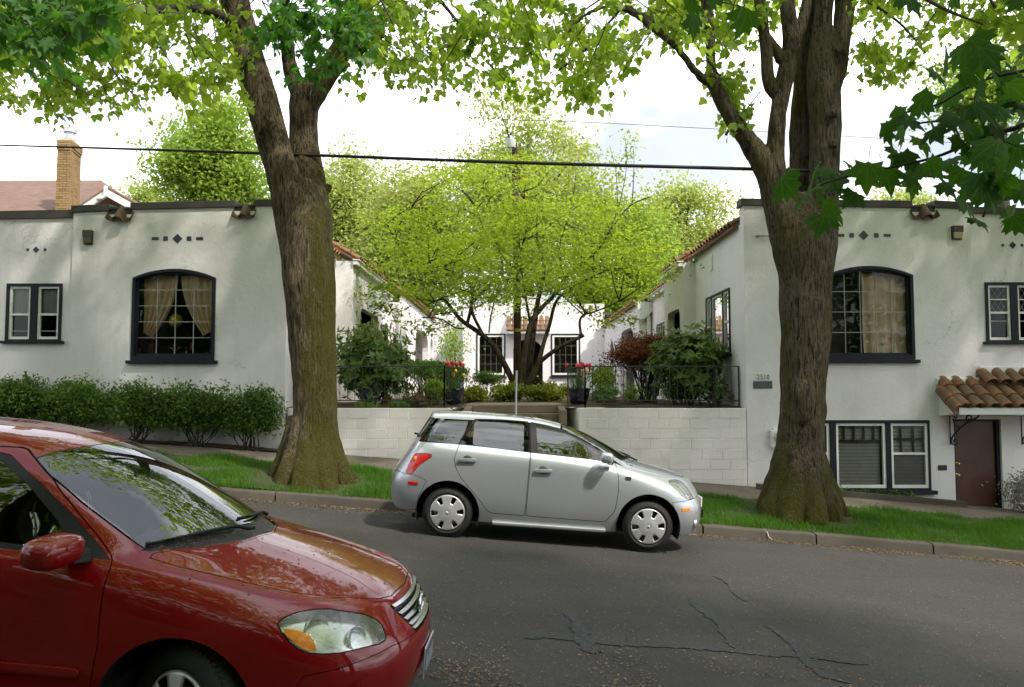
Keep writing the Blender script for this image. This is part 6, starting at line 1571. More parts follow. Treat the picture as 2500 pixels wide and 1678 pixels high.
# ---- wires
CABLE = plain('black_cable', (.012, .012, .013), .5)
def wire(name, lab, pts, r, sag_k=8):
    C = catmull([tuple(at(*p)) for p in pts], sag_k); mb = MB(); mb.tube([tuple(c) for c in C], r if hasattr(r, '__len__') is False else list(np.interp(np.linspace(0, 1, len(C)), np.linspace(0, 1, len(r)), r)), 6); return tag(mb.build(name, CABLE, smooth=True), lab, 'cable')
wire('power_cable', 'thick black cable strung across the street trees', [(-420, 347, 12.9), (0, 355, 12.82), (620, 374, 12.8), (1250, 397, 12.8), (1800, 412, 12.8), (2150, 424, 12.8), (2560, 446, 12.8), (2900, 470, 12.8)], [.012, .013, .024, .028, .029, .029, .024, .02])
wire('thin_wire', 'thin grey wire high above the right roof', [(700, 262, 30), (1150, 288, 30), (1500, 302, 30), (2150, 338, 30), (2700, 372, 30)], .011)
wire('service_wire', 'thin black wire dropping to the yard lamp', [(1160, -260, 13), (1195, -20, 16), (1212, 120, 19), (1227, 260, 22), (1246, 345, 23.4)], .012)
mb = MB(); a = on_ground(1876, 1316); mb.tube([(a.x + .02, a.y - .1, a.z + .006), (a.x, 11.19, a.z + .03), (a.x - .02, 11.20, slope(a.x) + .11), (a.x - .03, 11.3, slope(a.x) + .14)], .006, 5)
tag(mb.build('loose_wire', plain('pale_wire', (.45, .44, .42), .5), smooth=True), 'short pale wire hanging over the kerb by the right tree', 'wire')

# ---- grass and litter
g = np.random.default_rng(77)
n_b = 0
GRASS = leafmat('grass', [(.035, .105, .009), (.06, .155, .013), (.10, .20, .022)], (.15, .34, .02), .4, .6, .15)
n = 150000; x = g.uniform(-10, 9.5, n); y = g.uniform(11.36, 13.98, n)
dens = np.array([mnoise.noise((a * 1.3, b * 1.3, 9)) for a, b in zip(x, y)])
dl = np.hypot((x - (-3.2)) / .80, (y - TLY) / .75); dr_ = np.hypot((x - 4.66) / .80, (y - TRY) / .75)
keep = (dens > g.uniform(-.65, .05, n)) & (dl > g.uniform(.9, 1.5, n)) & (dr_ > g.uniform(.9, 1.5, n)); x, y, dens = x[keep], y[keep], dens[keep]; n = len(x)
z = np.array([gz(a, b) for a, b in zip(x, y)]) - .01
h = g.uniform(.035, .11, n) * (1 + .9 * dens); a = g.uniform(0, 6.28, n); w = g.uniform(.003, .006, n)
d = np.stack([np.cos(a), np.sin(a), np.zeros(n)], 1); s = np.stack([-d[:, 1], d[:, 0], np.zeros(n)], 1) * w[:, None]
b0 = np.stack([x, y, z], 1); tp = b0 + d * (h * g.uniform(.1, .9, n))[:, None]; tp[:, 2] += h
V = np.stack([b0 - s, b0 + s, tp], 1).reshape(-1, 3); Fc = np.arange(n * 3).reshape(-1, 3)
tag(np_mesh('grass', V, Fc, GRASS), 'bright green lawn grass on the verge', 'grass', kind='stuff')
LIT = leafmat('litter', [(.10, .065, .034), (.17, .115, .055), (.26, .19, .085), (.20, .10, .06)], (.25, .18, .06), .1)
def litter(name, lab, x, y, sz, g2, dz=.014):
    n = len(x); P = np.stack([x, y, [gz(a, b) + dz + .012 * mnoise.noise((a * 2.3, b * 2.3, 1.7)) * (b < 11.2) for a, b in zip(x, y)]], 1)
    a = g2.uniform(0, 6.28, n); tip = np.stack([np.cos(a), np.sin(a), g2.normal(0, .15, n)], 1); nrm = np.stack([g2.normal(0, .3, n), g2.normal(0, .3, n), np.ones(n)], 1)
    return tag(leaves(name, P, sz, tip, nrm, OVAL, LIT), lab, 'leaf litter', kind='stuff')
n = 11000; x = g.uniform(-6, 9, n); y = 11.19 - np.abs(g.normal(0, .22, n)) - .0; k = np.array([mnoise.noise((a * 1.1, 3, 3)) for a in x]) > g.uniform(-.6, .4, n)
litter('gutter_litter', 'brown and yellow bud scales gathered along the kerb', x[k], y[k], g.uniform(.014, .04, k.sum()), g)
n = 15000; x = g.uniform(-4, 7.5, n); y = g.uniform(4.4, 11, n)
litter('road_litter', 'tiny bud scales scattered over the asphalt', x, y, g.uniform(.006, .022, n), g)
n = 5000; x = g.uniform(-.8, 3.6, n); y = 4.6 + np.abs(g.normal(0, .5, n)); k = np.array([mnoise.noise((a * 2, b * 2, 5)) for a, b in zip(x, y)]) > -.1
litter('near_litter', 'yellow bud scales lying thick on the near lane', x[k], y[k], g.uniform(.012, .034, k.sum()), g)
n = 2600; x = g.uniform(-8, 9, n); y = g.uniform(11.45, 15.2, n); litter('verge_litter', 'dry leaf bits strewn over the verge and sidewalk', x, y, g.uniform(.015, .045, n), g, .03)
n = 700; x = g.uniform(-10, -4.7, n); y = g.uniform(15.0, 15.7, n); litter('bed_litter', 'fallen leaves under the hedge', x, y, g.uniform(.02, .05, n), g, .06)

# ================================================================== cars
def m_paint(name, col, metal=.25, rough=.32, flake=.08, coat=1.0, spec=.5):
    m, n, l, b = nodes(name); v = coords(n, l)
    f = noise(n, l, v, 700, 1); c = ramp(n, l, f, [(.35, tuple(x * (1 - flake) for x in col)), (.65, tuple(min(1, x * (1 + flake)) for x in col))])
    d = noise(n, l, v, 2.1, 6, .7)
    c = mixc(n, l, ramp(n, l, d, [(.5, (0, 0, 0)), (.8, (.07, .07, .07))]), c, (.20, .16, .12))      # road dust
    l.new(c, b.inputs['Base Color']); b.inputs['Metallic'].default_value = metal
    b.inputs['Specular IOR Level'].default_value = spec; b.inputs['Roughness'].default_value = rough; b.inputs['Coat Weight'].default_value = coat; b.inputs['Coat Roughness'].default_value = .025
    MATS[name] = m; return m
RUBBER = plain('tyre_rubber', (.010, .0098, .0095), .8, var=.3, vscale=14, bmp=.2, bscale=90)
TRIMB = plain('black_trim', (.008, .008, .0085), .5, var=.2, spec=.25); GAPM = plain('panel_gap', (.004, .004, .004), .9)
PLAST = plain('grey_plastic', (.03, .03, .032), .6); CHROME = plain('chrome', (.75, .76, .78), .08, metal=1, var=.03)
SILVW = plain('wheel_silver', (.50, .50, .49), .36, metal=.55, var=.1, vscale=9); UNDER = plain('underbody', (.01, .01, .01), .9)
CABIN = plain('cabin_cloth', (.055, .058, .06), .9, var=.2); REFL = plain('reflector', (.74, .76, .76), .22, metal=.85, var=.02, vscale=20)
CARGLASS = glassy('car_glass', (.72, .82, .77), .17); SIDEGLASS = glassy('car_side_glass', (.25, .28, .27), .12)
LAMPGLASS = glassy('lamp_glass', (.93, .96, .93), .07, .0, .14, (.7, .72, .68))
REDL = plain('red_lens', (.45, .012, .012), .12, var=.25, vscale=25, coat=.8); AMBER = plain('amber_lens', (.75, .24, .01), .15, var=.25, vscale=30, coat=.7)

def cage_body(cols, nf, nr, creases, level=3):
    # cols: list of columns; each is a list of 5 or 8 (x,y,z) points; first nf and last nr columns wrap the ends
    N_ = len(cols); me = bpy.data.meshes.new('cage'); V = []; idx = {}
    for s in (-1, 1):
        for c, col in enumerate(cols):
            for r, p in enumerate(col):
                if abs(p[1]) < 1e-6 and s == 1: idx[(s, c, r)] = idx[(-1, c, r)]; continue
                idx[(s, c, r)] = len(V); V.append((p[0], s * p[1], p[2]))
    Fc = []; cr = {}
    for s in (-1, 1):
        I = lambda c, r: idx[(s, c, r)]
        def quad(*q): Fc.append(tuple(q) if s < 0 else tuple(reversed(q)))
        for c in range(N_ - 1):
            for r in range(4): quad(I(c, r), I(c, r + 1), I(c + 1, r + 1), I(c + 1, r))
        a, b = nf, N_ - 1 - nr
        for c in range(a, b):
            for r in range(4, 7): quad(I(c, r), I(c, r + 1), I(c + 1, r + 1), I(c + 1, r))
        for k in range(3):
            quad(I(k, 4), I(a, 7 - k), I(a, 6 - k), I(k + 1, 4)); e = N_ - 1 - k
            quad(I(e, 4), I(e - 1, 4), I(b, 6 - k), I(b, 7 - k))
        for (c0, r0, c1, r1, w) in creases:
            n = max(abs(c1 - c0), abs(r1 - r0))
            for k in range(n):
                p = (c0 + (c1 - c0) * k // n, r0 + (r1 - r0) * k // n); q = (c0 + (c1 - c0) * (k + 1) // n, r0 + (r1 - r0) * (k + 1) // n)
                cr[frozenset((I(*p), I(*q)))] = w
    Fc = [tuple(dict.fromkeys(f)) for f in Fc]
    me.from_pydata(V, [], Fc)
    at_ = me.attributes.new('crease_edge', 'FLOAT', 'EDGE')
    for e in me.edges:
        at_.data[e.index].value = cr.get(frozenset(e.vertices), 0)
    o = bpy.data.objects.new('cage', me); COL.objects.link(o)
    md = o.modifiers.new('s', 'SUBSURF'); md.levels = level; md.render_levels = level
    bpy.context.view_layer.update()
    m2 = bpy.data.meshes.new_from_object(o.evaluated_get(bpy.context.evaluated_depsgraph_get())); bpy.data.objects.remove(o)
    bm = bmesh.new(); bm.from_mesh(m2); bmesh.ops.recalc_face_normals(bm, faces=bm.faces)
    if sum(f.normal.z * f.calc_area() for f in bm.faces if f.calc_center_median().z > .7) < 0: bmesh.ops.reverse_faces(bm, faces=bm.faces)
    bm.normal_update(); bpy.data.meshes.remove(m2); return bm
class Skin:
    def __init__(s, bm):
        s.bm = bm; c = bm.copy(); bmesh.ops.triangulate(c, faces=c.faces); c.normal_update(); c.verts.ensure_lookup_table(); c.faces.ensure_lookup_table()
        s.tv = [v.co.copy() for v in c.verts]; s.tn = [v.normal.copy() for v in c.verts]; s.tf = [tuple(v.index for v in f.verts) for f in c.faces]; c.free()
        s.bvh = BVHTree.FromPolygons(s.tv, s.tf)
        s.lay = bm.faces.layers.int.new('reg')
    def nrm(s, p):
        loc, n, i, d = s.bvh.find_nearest(p)
        if i is None: return Vector((0, 0, 1))
        a, b, c = (s.tv[k] for k in s.tf[i]); v0, v1, v2 = b - a, c - a, loc - a
        d00, d01, d11, d20, d21 = v0.dot(v0), v0.dot(v1), v1.dot(v1), v2.dot(v0), v2.dot(v1); de = d00 * d11 - d01 * d01
        if abs(de) < 1e-14: return n
        y, z = (d11 * d20 - d01 * d21) / de, (d00 * d21 - d01 * d20) / de
        q = s.tn[s.tf[i][0]] * (1 - y - z) + s.tn[s.tf[i][1]] * y + s.tn[s.tf[i][2]] * z
        return q.normalized()
    def imprint(s, poly, U, V, ok):
        U, V = Vector(U), Vector(V); us = [p[0] for p in poly]; vs_ = [p[1] for p in poly]; e = .03
        b = (min(us) - e, max(us) + e, min(vs_) - e, max(vs_) + e); cand = set()
        for f in s.bm.faces:
            c = f.calc_center_median(); u, v = c.dot(U), c.dot(V)
            if b[0] - .1 < u < b[1] + .1 and b[2] - .1 < v < b[3] + .1 and ok(f, c): cand.add(f)
        for i in range(len(poly)):
            p, q = Vector(poly[i - 1]), Vector(poly[i]); d = q - p
            if d.length < 1e-5: continue
            n2 = Vector((-d.y, d.x)).normalized(); lo = (min(p.x, q.x) - 1e-4, min(p.y, q.y) - 1e-4); hi = (max(p.x, q.x) + 1e-4, max(p.y, q.y) + 1e-4); sel = []
            for f in cand:
                if not f.is_valid: continue
                uv = [(v.co.dot(U), v.co.dot(V)) for v in f.verts]
                if max(a for a, _ in uv) < lo[0] or min(a for a, _ in uv) > hi[0] or max(a for _, a in uv) < lo[1] or min(a for _, a in uv) > hi[1]: continue
                ds = [(a - p.x) * n2.x + (c - p.y) * n2.y for a, c in uv]
                if max(ds) > 1e-5 and min(ds) < -1e-5: sel.append(f)
            if not sel: continue
            es = {x for f in sel for x in f.edges}; vv = {x for f in sel for x in f.verts}
            r = bmesh.ops.bisect_plane(s.bm, geom=list(sel) + list(es) + list(vv), dist=1e-6, plane_co=U * p.x + V * p.y, plane_no=U * n2.x + V * n2.y)
            cand = {f for f in cand if f.is_valid} | {x for x in r['geom'] if isinstance(x, bmesh.types.BMFace)}
        return [f for f in cand if f.is_valid]
    def region(s, rid, poly, U, V, ok, only=None):
        U, V = Vector(U), Vector(V); fs = s.imprint(poly, U, V, ok); n = 0
        P = [tuple(p) for p in poly]
        for f in fs:
            c = f.calc_center_median()
            if ok(f, c) and in_poly(c.dot(U), c.dot(V), P) and (only is None or f[s.lay] in only): f[s.lay] = rid; n += 1
        return n
    def part(s, rid, name, mat, parent, push=0.0, keep=None):
        fs = [f for f in s.bm.faces if f[s.lay] == rid and (keep is None or keep(f.calc_center_median()))]
        if not fs: return None
        if rid not in (0, 99):      # slivers cut off by the outline go back to the body
            left, S_, isl = set(fs), set(fs), []
            while left:
                st_ = [left.pop()]; grp = [st_[0]]
                while st_:
                    for e in st_.pop().edges:
                        for f in e.link_faces:
                            if f in left: left.discard(f); st_.append(f); grp.append(f)
                isl.append(grp)
            isl.sort(key=lambda q_: -sum(f.calc_area() for f in q_))
            if name in ('shut_line', 'lamp_seal'): return [s.faces_obj(q_, name, mat, parent, push) for q_ in isl if sum(f.calc_area() for f in q_) > 2e-4][0]
            fs = isl[0]
        return s.faces_obj(fs, name, mat, parent, push)
    def faces_obj(s, fs, name, mat, parent, push):
        vi, V, Fc, Nn = {}, [], [], []
        for f in fs:
            row = []
            for v in f.verts:
                if v not in vi:
                    n = s.nrm(v.co); vi[v] = len(V); V.append(v.co + n * push); Nn.append(n)
                row.append(vi[v])
            Fc.append(row)
        me = bpy.data.meshes.new(name); me.from_pydata([tuple(v) for v in V], [], Fc)
        me.materials.append(mat); me.shade_smooth()
        me.normals_split_custom_set_from_vertices([tuple(n) for n in Nn])
        o = bpy.data.objects.new(name, me); COL.objects.link(o); o.parent = parent; return o
def off_poly(P, d):
    n = len(P); out = []; ar = sum(P[i-1][0] * P[i][1] - P[i][0] * P[i-1][1] for i in range(n)); sg = 1 if ar > 0 else -1
    for i in range(n):
        a, b, c = Vector(P[i-1]), Vector(P[i]), Vector(P[(i+1) % n]); e1, e2 = (b - a).normalized(), (c - b).normalized()
        n1, n2 = Vector((-e1.y, e1.x)) * sg, Vector((-e2.y, e2.x)) * sg; m = n1 + n2
        m = m / max(.35, m.dot(n1)) if m.length > 1e-6 else n1
        out.append(tuple(b + m * d))
    return out
def round_poly(P, r, n=4):
    out = []; k = len(P)
    for i in range(k):
        a, b, c = Vector(P[i-1]), Vector(P[i]), Vector(P[(i+1) % k]); rr_ = min(r, (a - b).length * .45, (c - b).length * .45)
        p, q = b + (a - b).normalized() * rr_, b + (c - b).normalized() * rr_
        for t in L(0, 1, n): out.append(tuple(p * (1-t)**2 + b * 2*t*(1-t) + q * t*t))
    return out
def circ(cx, cz, r, n=40): return [(cx + r * math.cos(2*math.pi*k/n), cz + r * math.sin(2*math.pi*k/n)) for k in range(n)]
def lp(o, parent):      # parent an object whose mesh is already in car coordinates
    o.parent = parent; o.matrix_parent_inverse = Matrix(); return o
def cbuild(mb, name, mat, parent, **kw):
    o = mb.build(name, mat, None, **kw); return lp(o, parent)
SX, SZ = (1, 0, 0), (0, 0, 1); SY = (0, 1, 0)
def side(s): return lambda f, c: c.y * s > .3 and abs(f.normal.y) > .25
def wheel(car, x, s, r, w, y, style, steer=0, rim=.195):
    # y: outer face distance from the centre line
    t = bpy.data.objects.new('wheel', None); COL.objects.link(t); t.parent = car; t.location = (x, s * y, r); t.rotation_euler = (0, 0, steer + (0 if s < 0 else math.pi))
    # local: outside faces -y
    mb = MB(); pr = [(rim, .02), (rim + .012, .0), (rim + .03, -.006), (r - .05, -.002), (r - .018, .012), (r - .006, .028), (r, .05), (r, w - .05), (r - .006, w - .028), (r - .05, w), (rim, w - .01)]
    mb.lathe(pr, (0, 0, 0), 56, 'y', cap=False)
    for k in range(64):      # shoulder tread blocks
        a = 2 * math.pi * k / 64
        for yy in (.02, w - .045):
            P = []
            for (da, rr_, dy) in ((-.03, r - .006, 0), (.02, r - .006, 0), (.02, r + .003, 0), (-.03, r + .003, 0), (-.03, r - .006, .028), (.02, r - .006, .028), (.02, r + .003, .028), (-.03, r + .003, .028)):
                P.append((rr_ * math.cos(a + da), yy + dy, -rr_ * math.sin(a + da)))
            mb.add(P, [(0, 1, 2, 3), (4, 7, 6, 5), (3, 2, 6, 7), (0, 3, 7, 4), (1, 5, 6, 2)])
    cbuild(mb, 'tyre', RUBBER, t, smooth=True, angle=40)
    mb = MB(); mb.lathe([(rim, .03), (rim - .01, .05), (.05, .07), (.002, .07)], (0, 0, 0), 40, 'y', cap=False); cbuild(mb, 'rim', PLAST, t, smooth=True)
    # wheel cover with six windows
    mb = MB(); nseg = 6; pr = lambda q: -.004 - .020 * (1 - (q / rim) ** 2)
    rings = [.0, .032, .065, .10, .115, .165, rim - .014, rim - .004, rim + .004]; m = 60; V = []; Fc = []
    for q in rings:
        for k in range(m):
            a = 2 * math.pi * (k + .5) / m; V.append((q * math.cos(a), pr(q) + (.012 if q > rim else 0) - (.006 if .03 < q < .07 else 0), -q * math.sin(a)))
    for i in range(len(rings) - 1):
        for k in range(m):
            u = (k % 10) / 10
            if style == 6 and i in (4, 5) and (.65 <= u): continue
            if style == 7 and i in (3, 4, 5) and (.6 <= u): continue
            Fc.append((i*m+k, i*m+(k+1) % m, (i+1)*m+(k+1) % m, (i+1)*m+k))
    mb.add(V, Fc); o = cbuild(mb, 'wheel_cover', SILVW, t, smooth=True, angle=50)
    md = o.modifiers.new('t', 'SOLIDIFY'); md.thickness = .012; md.offset = -1
    mb = MB()
    for k in range(3): a = k * math.pi / 3; c, d = math.cos(a), math.sin(a); mb.tube([(.022 * c, -.031, .022 * d), (-.022 * c, -.031, -.022 * d)], .005, 6)
    cbuild(mb, 'centre_emblem', CHROME, o, smooth=True)
    return t
def arches(sk, car, xs, zc, ra, wtop):
    for x in xs:
        for s in (-1, 1):
            sk.region(99, [p for p in circ(x, zc, ra)], SX, SZ, side(s))
            mb = MB(); n = 26; V = []
            for (rr_, yy) in ((ra + .004, wtop - .012), (ra + .01, wtop - .06), (ra + .02, .46)):
                for k in range(n + 1): a = math.pi * (-.12 + 1.24 * k / n); V.append((x + rr_ * math.cos(a), s * yy, zc + rr_ * math.sin(a)))
            Fc = [(i*(n+1)+k, i*(n+1)+k+1, (i+1)*(n+1)+k+1, (i+1)*(n+1)+k) for i in range(2) for k in range(n)]; c = len(V); V.append((x, s * .46, zc)); Fc += [(2*(n+1)+k, 2*(n+1)+k+1, c) for k in range(n)]
            mb.add(V, Fc); cbuild(mb, 'wheel_well', UNDER, car, smooth=True)
def seat(car, x, y, z, s=1.0):
    mb = MB(); mb.box(x - .02, x + .46, y - .23, y + .23, z, z + .16)
    o = cbuild(mb, 'seat', CABIN, car, bevel=.05, seg=3, smooth=True)
    mb = MB(); mb.hexa([(x - .12, y - .22, z + .1), (x + .04, y - .22, z + .12), (x + .04, y + .22, z + .12), (x - .12, y + .22, z + .1)], [(x - .30, y - .20, z + .66), (x - .18, y - .20, z + .66), (x - .18, y + .20, z + .66), (x - .30, y + .20, z + .66)])
    cbuild(mb, 'seat_back', CABIN, car, bevel=.04, seg=3, smooth=True)
    mb = MB(); mb.box(x - .34, x - .24, y - .13, y + .13, z + .69, z + .86); cbuild(mb, 'headrest', CABIN, car, bevel=.04, seg=3, smooth=True)
def pill(x0, x1, y, z, h, d, n=8, tilt=0):
    mb = MB(); P = []
    for k in range(n + 1): a = math.pi / 2 + math.pi * k / n; P.append((x0 + h / 2 + h / 2 * math.cos(a), z + h / 2 * math.sin(a)))
    for k in range(n + 1): a = -math.pi / 2 + math.pi * k / n; P.append((x1 - h / 2 + h / 2 * math.cos(a), z + tilt + h / 2 * math.sin(a)))
    mb.prism(P, y, y + d, 'y'); return mb

# ------------------------------------------------------------------ the silver hatchback
SILVER = m_paint('silver_paint', (.45, .465, .495), .55, .28, .10)
def xa_cols():
    S = lambda x, *yz: [(x + (q[2] if len(q) > 2 else 0), q[0], q[1]) for q in yz]
    return [
     [(.715, 0, .22), (.752, 0, .34), (.765, 0, .50), (.735, 0, .64), (.60, 0, .83)],
     [(.70, .28, .22), (.737, .28, .34), (.75, .28, .50), (.715, .28, .64), (.58, .27, .835)],
     [(.63, .53, .22), (.672, .56, .34), (.682, .57, .50), (.635, .56, .66), (.49, .48, .85)],
     [(.46, .70, .215), (.50, .755, .34), (.495, .77, .52), (.42, .75, .71), (.26, .61, .885)],
     [(.20, .745, .20), (.20, .81, .36), (.20, .832, .58), (.17, .80, .78), (.06, .675, .915), (.27, .46, .91), (.37, .23, .908), (.40, 0, .907)],
     [(-.08, .75, .20), (-.08, .82, .38), (-.08, .845, .62), (-.08, .815, .85), (-.12, .70, .945), (.03, .48, .95), (.10, .24, .955), (.12, 0, .958)],
     [(-.36, .75, .20), (-.36, .825, .38), (-.36, .848, .64), (-.36, .83, .905), (-.36, .735, .985), (-.31, .66, 1.0), (-.18, .34, 1.012), (-.13, 0, 1.018)],
     [(-.78, .755, .195), (-.78, .822, .37), (-.78, .842, .65), (-.78, .838, .945), (-.78, .765, 1.01), (-.74, .645, 1.225), (-.63, .34, 1.25), (-.59, 0, 1.257)],
     [(-1.18, .755, .195), (-1.18, .822, .37), (-1.18, .842, .66), (-1.18, .842, .965), (-1.18, .775, 1.035), (-1.15, .59, 1.395), (-1.09, .32, 1.422), (-1.07, 0, 1.43)],
     [(-1.62, .755, .20), (-1.62, .824, .38), (-1.62, .846, .67), (-1.62, .842, .985), (-1.62, .775, 1.055), (-1.62, .59, 1.432), (-1.62, .32, 1.468), (-1.62, 0, 1.478)],
     [(-2.05, .75, .21), (-2.05, .826, .40), (-2.05, .852, .67), (-2.05, .840, 1.005), (-2.05, .768, 1.075), (-2.08, .585, 1.43), (-2.10, .32, 1.468), (-2.10, 0, 1.478)],
     [(-2.45, .74, .225), (-2.45, .822, .42), (-2.45, .852, .67), (-2.46, .825, 1.02), (-2.46, .752, 1.088), (-2.46, .575, 1.415), (-2.50, .31, 1.458), (-2.52, 0, 1.468)],
     [(-2.74, .72, .25), (-2.78, .79, .43), (-2.80, .81, .67), (-2.72, .79, 1.0), (-2.70, .715, 1.10), (-2.62, .56, 1.395), (-2.68, .30, 1.435), (-2.70, 0, 1.445)],
     [(-2.96, .65, .28), (-3.02, .71, .44), (-3.035, .72, .66), (-2.88, .715, .92), (-2.79, .64, 1.10)],
     [(-3.05, .48, .28), (-3.115, .50, .44), (-3.125, .51, .66), (-2.95, .50, .92), (-2.85, .45, 1.11)],
     [(-3.08, .24, .28), (-3.145, .25, .44), (-3.155, .25, .66), (-2.98, .25, .92), (-2.87, .23, 1.115)],
     [(-3.085, 0, .28), (-3.15, 0, .44), (-3.16, 0, .66), (-2.985, 0, .92), (-2.875, 0, 1.12)]]
def s2(x, y):      # photo detail coordinates -> car side view
    dx, dy = x - 1858, y - 893
    z = .30 + (dx * .0673 - dy * .9977) / 598
    return ((dx * .9977 + dy * .0673) / 598, z - max(0, z - 1.05) * .12)
slope_a = math.atan(.0775); slope_s = math.atan(.0685)
sc_x = atx(1576, 9.4, 1286); sc_y = 10.14
sc = thing('parked_car', 'small silver hatchback parked along the far kerb', 'car', (sc_x, sc_y, gz(sc_x, 9.6) + .022), None, (0, slope_s, 0))
def build_silver():
    bm = cage_body(xa_cols(), 4, 4, [(6, 4, 12, 4, .75), (6, 5, 6, 7, .85), (6, 5, 8, 5, .45), (0, 4, 3, 4, .35), (12, 4, 12, 7, .55), (0, 1, 3, 1, .2), (13, 4, 16, 4, .5)])
    sk = Skin(bm)
    arches(sk, sc, (0.0, -2.37), .30, .372, .83)
    q = lambda *p: [s2(*a) for a in p]
    dlo = q((1690, 483), (1640, 462), (1450, 432), (1250, 408), (1030, 383), (800, 352), (600, 330), (440, 316), (225, 306), (270, 220), (345, 118), (470, 124), (620, 130), (820, 135), (1020, 148), (1130, 168), (1250, 200), (1350, 245), (1450, 310), (1560, 390), (1640, 445))
    fglass = q((1075, 165), (1160, 185), (1270, 222), (1360, 270), (1440, 325), (1535, 395), (1545, 440), (1450, 428), (1280, 404), (1085, 382))
    rglass = q((628, 142), (800, 145), (985, 157), (985, 372), (820, 350), (620, 325))
    qglass = q((365, 132), (470, 135), (585, 138), (560, 230), (515, 320), (400, 308), (262, 298), (305, 220))
    fdoor = round_poly(q((1028, 140), (1150, 165), (1290, 205), (1400, 262), (1530, 350), (1632, 440), (1650, 520), (1652, 640), (1625, 790), (1555, 868), (1300, 850), (993, 826), (1005, 700), (1033, 398)), .04, 3)
    rdoor = round_poly(q((1025, 139), (830, 124), (625, 120), (560, 230), (520, 330), (490, 420), (498, 480), (540, 560), (610, 640), (680, 725), (720, 790), (760, 808), (990, 826), (1002, 700), (1030, 398)), .03, 3)
    tl_ = round_poly(q((145, 528), (165, 470), (205, 396), (260, 388), (328, 395), (330, 412), (285, 440), (235, 478), (205, 515), (188, 533)), .02, 3)
    rb = q((20, 528), (75, 515), (155, 535), (190, 535), (235, 545), (300, 578), (240, 690), (225, 790), (30, 800))
    fb = q((2030, 728), (2140, 722), (2200, 715), (2300, 700), (2320, 980), (2050, 980), (2056, 850))
    hl = round_poly(q((2012, 585), (2080, 583), (2130, 600), (2170, 650), (2205, 716), (2150, 716), (2110, 690), (2060, 640)), .03, 3)
    for s in (-1, 1):
        k = side(s)
        for i, d in enumerate((fdoor, rdoor)): sk.region(10 + i, d, SX, SZ, k, {0}); sk.region(20 + i, off_poly(d, .007), SX, SZ, k, {10 + i})
        sk.region(4, dlo, SX, SZ, lambda f, c: c.y * s > .3 and c.z > .9 and abs(f.normal.y) > .3, {0, 20, 21})
        for i, gls in enumerate((fglass, rglass, qglass)): sk.region(5 + i, round_poly(gls, .025, 3), SX, SZ, lambda f, c: c.y * s > .3 and c.z > .9 and abs(f.normal.y) > .3)
        wide = lambda f, c: c.y * s > .36
        sk.region(30, off_poly(tl_, -.006), SX, SZ, wide, {0}); sk.region(31, tl_, SX, SZ, wide)
        sk.region(32, rb, SX, SZ, lambda f, c: c.y * s > -.01 and c.x < -2.5, {0}); sk.region(33, off_poly(rb, .006), SX, SZ, lambda f, c: c.y * s > -.01 and c.x < -2.5, {32})
        sk.region(34, fb, SX, SZ, lambda f, c: c.y * s > -.01 and c.x > .1, {0}); sk.region(35, off_poly(fb, .006), SX, SZ, lambda f, c: c.y * s > -.01 and c.x > .1, {34})
        sk.region(36, off_poly(hl, -.005), SX, SZ, lambda f, c: c.y * s > .3, {0, 34, 35}); sk.region(37, hl, SX, SZ, lambda f, c: c.y * s > .3)
    top = lambda f, c: c.z > .98 and f.normal.x > .15 and c.x > -1.2
    ws = [(-.33, .615), (-.24, .40), (-.18, .2), (-.16, 0), (-.18, -.2), (-.24, -.40), (-.33, -.615), (-.72, -.60), (-1.09, -.545), (-1.07, -.3), (-1.06, 0), (-1.07, .3), (-1.09, .545), (-.72, .60)]
    sk.region(40, ws, SX, SY, top, {0, 4}); sk.region(41, off_poly(ws, .025), SX, SY, top, {40})
    rear = lambda f, c: c.x < -2.55 and f.normal.x < -.3 and c.z > 1.0
    rw = round_poly([(-.60, 1.13), (.60, 1.13), (.54, 1.38), (-.54, 1.38)], .05, 4)
    sk.region(45, rw, SY, SZ, rear, {0, 4}); sk.region(42, off_poly(rw, .02), SY, SZ, rear, {45})
    hood = lambda f, c: f.normal.z > .35 and c.x > -.4 and c.z > .78
    hd = [(.53, 0), (.51, .27), (.44, .46), (.22, .60), (0, .655), (-.27, .665), (-.27, .60), (-.18, .40), (-.12, .2), (-.10, 0)]; hd = hd + [(x, -y) for x, y in reversed(hd[1:-1])]
    sk.region(43, hd, SX, SY, hood, {0}); sk.region(44, off_poly(hd, .008), SX, SY, hood, {43})
    # parts
    body = sk.part(0, 'body', SILVER, sc)
    for s in (-1, 1):
        ks = lambda c: c.y * s > 0
        for i, nm in enumerate(('front_door', 'rear_door')):
            d = sk.part(20 + i, 'door', SILVER, sc, keep=ks); d['label'] = nm.replace('_', ' ')
            x0, z0 = s2(*((1055, 503), (522, 428))[i]); x1, z1 = s2(*((1182, 508), (650, 434))[i])
            hit = sk.bvh.ray_cast(Vector(((x0 + x1) / 2, s * 2, (z0 + z1) / 2)), Vector((0, -s, 0)))[0]; yy = hit.y
            mb = MB(); mb.lathe([(.055, 0), (.05, -.004), (.004, -.005)], (0, 0, 0), 18, 'y', cap=False); o = cbuild(mb, 'handle_cup', PLAST, d, smooth=True); o.location = ((x0 + x1) / 2, yy + s * .004, z0 + .012); o.rotation_euler = (0, 0, 0 if s < 0 else math.pi); o.scale = (1, 1, .8)
            o = cbuild(pill(x0, x1, yy + s * .012, z0, .042, s * .022, tilt=z1 - z0), 'handle', SILVER, d, smooth=True, angle=50, bevel=.006)
        for i in range(3):
            gl_ = sk.part(5 + i, 'side_window', SIDEGLASS, sc, keep=ks)
        sk.part(4, 'window_trim', TRIMB, sc, -.003, keep=ks)
        for i in range(2): sk.part(10 + i, 'shut_line', GAPM, sc, -.006, keep=ks)
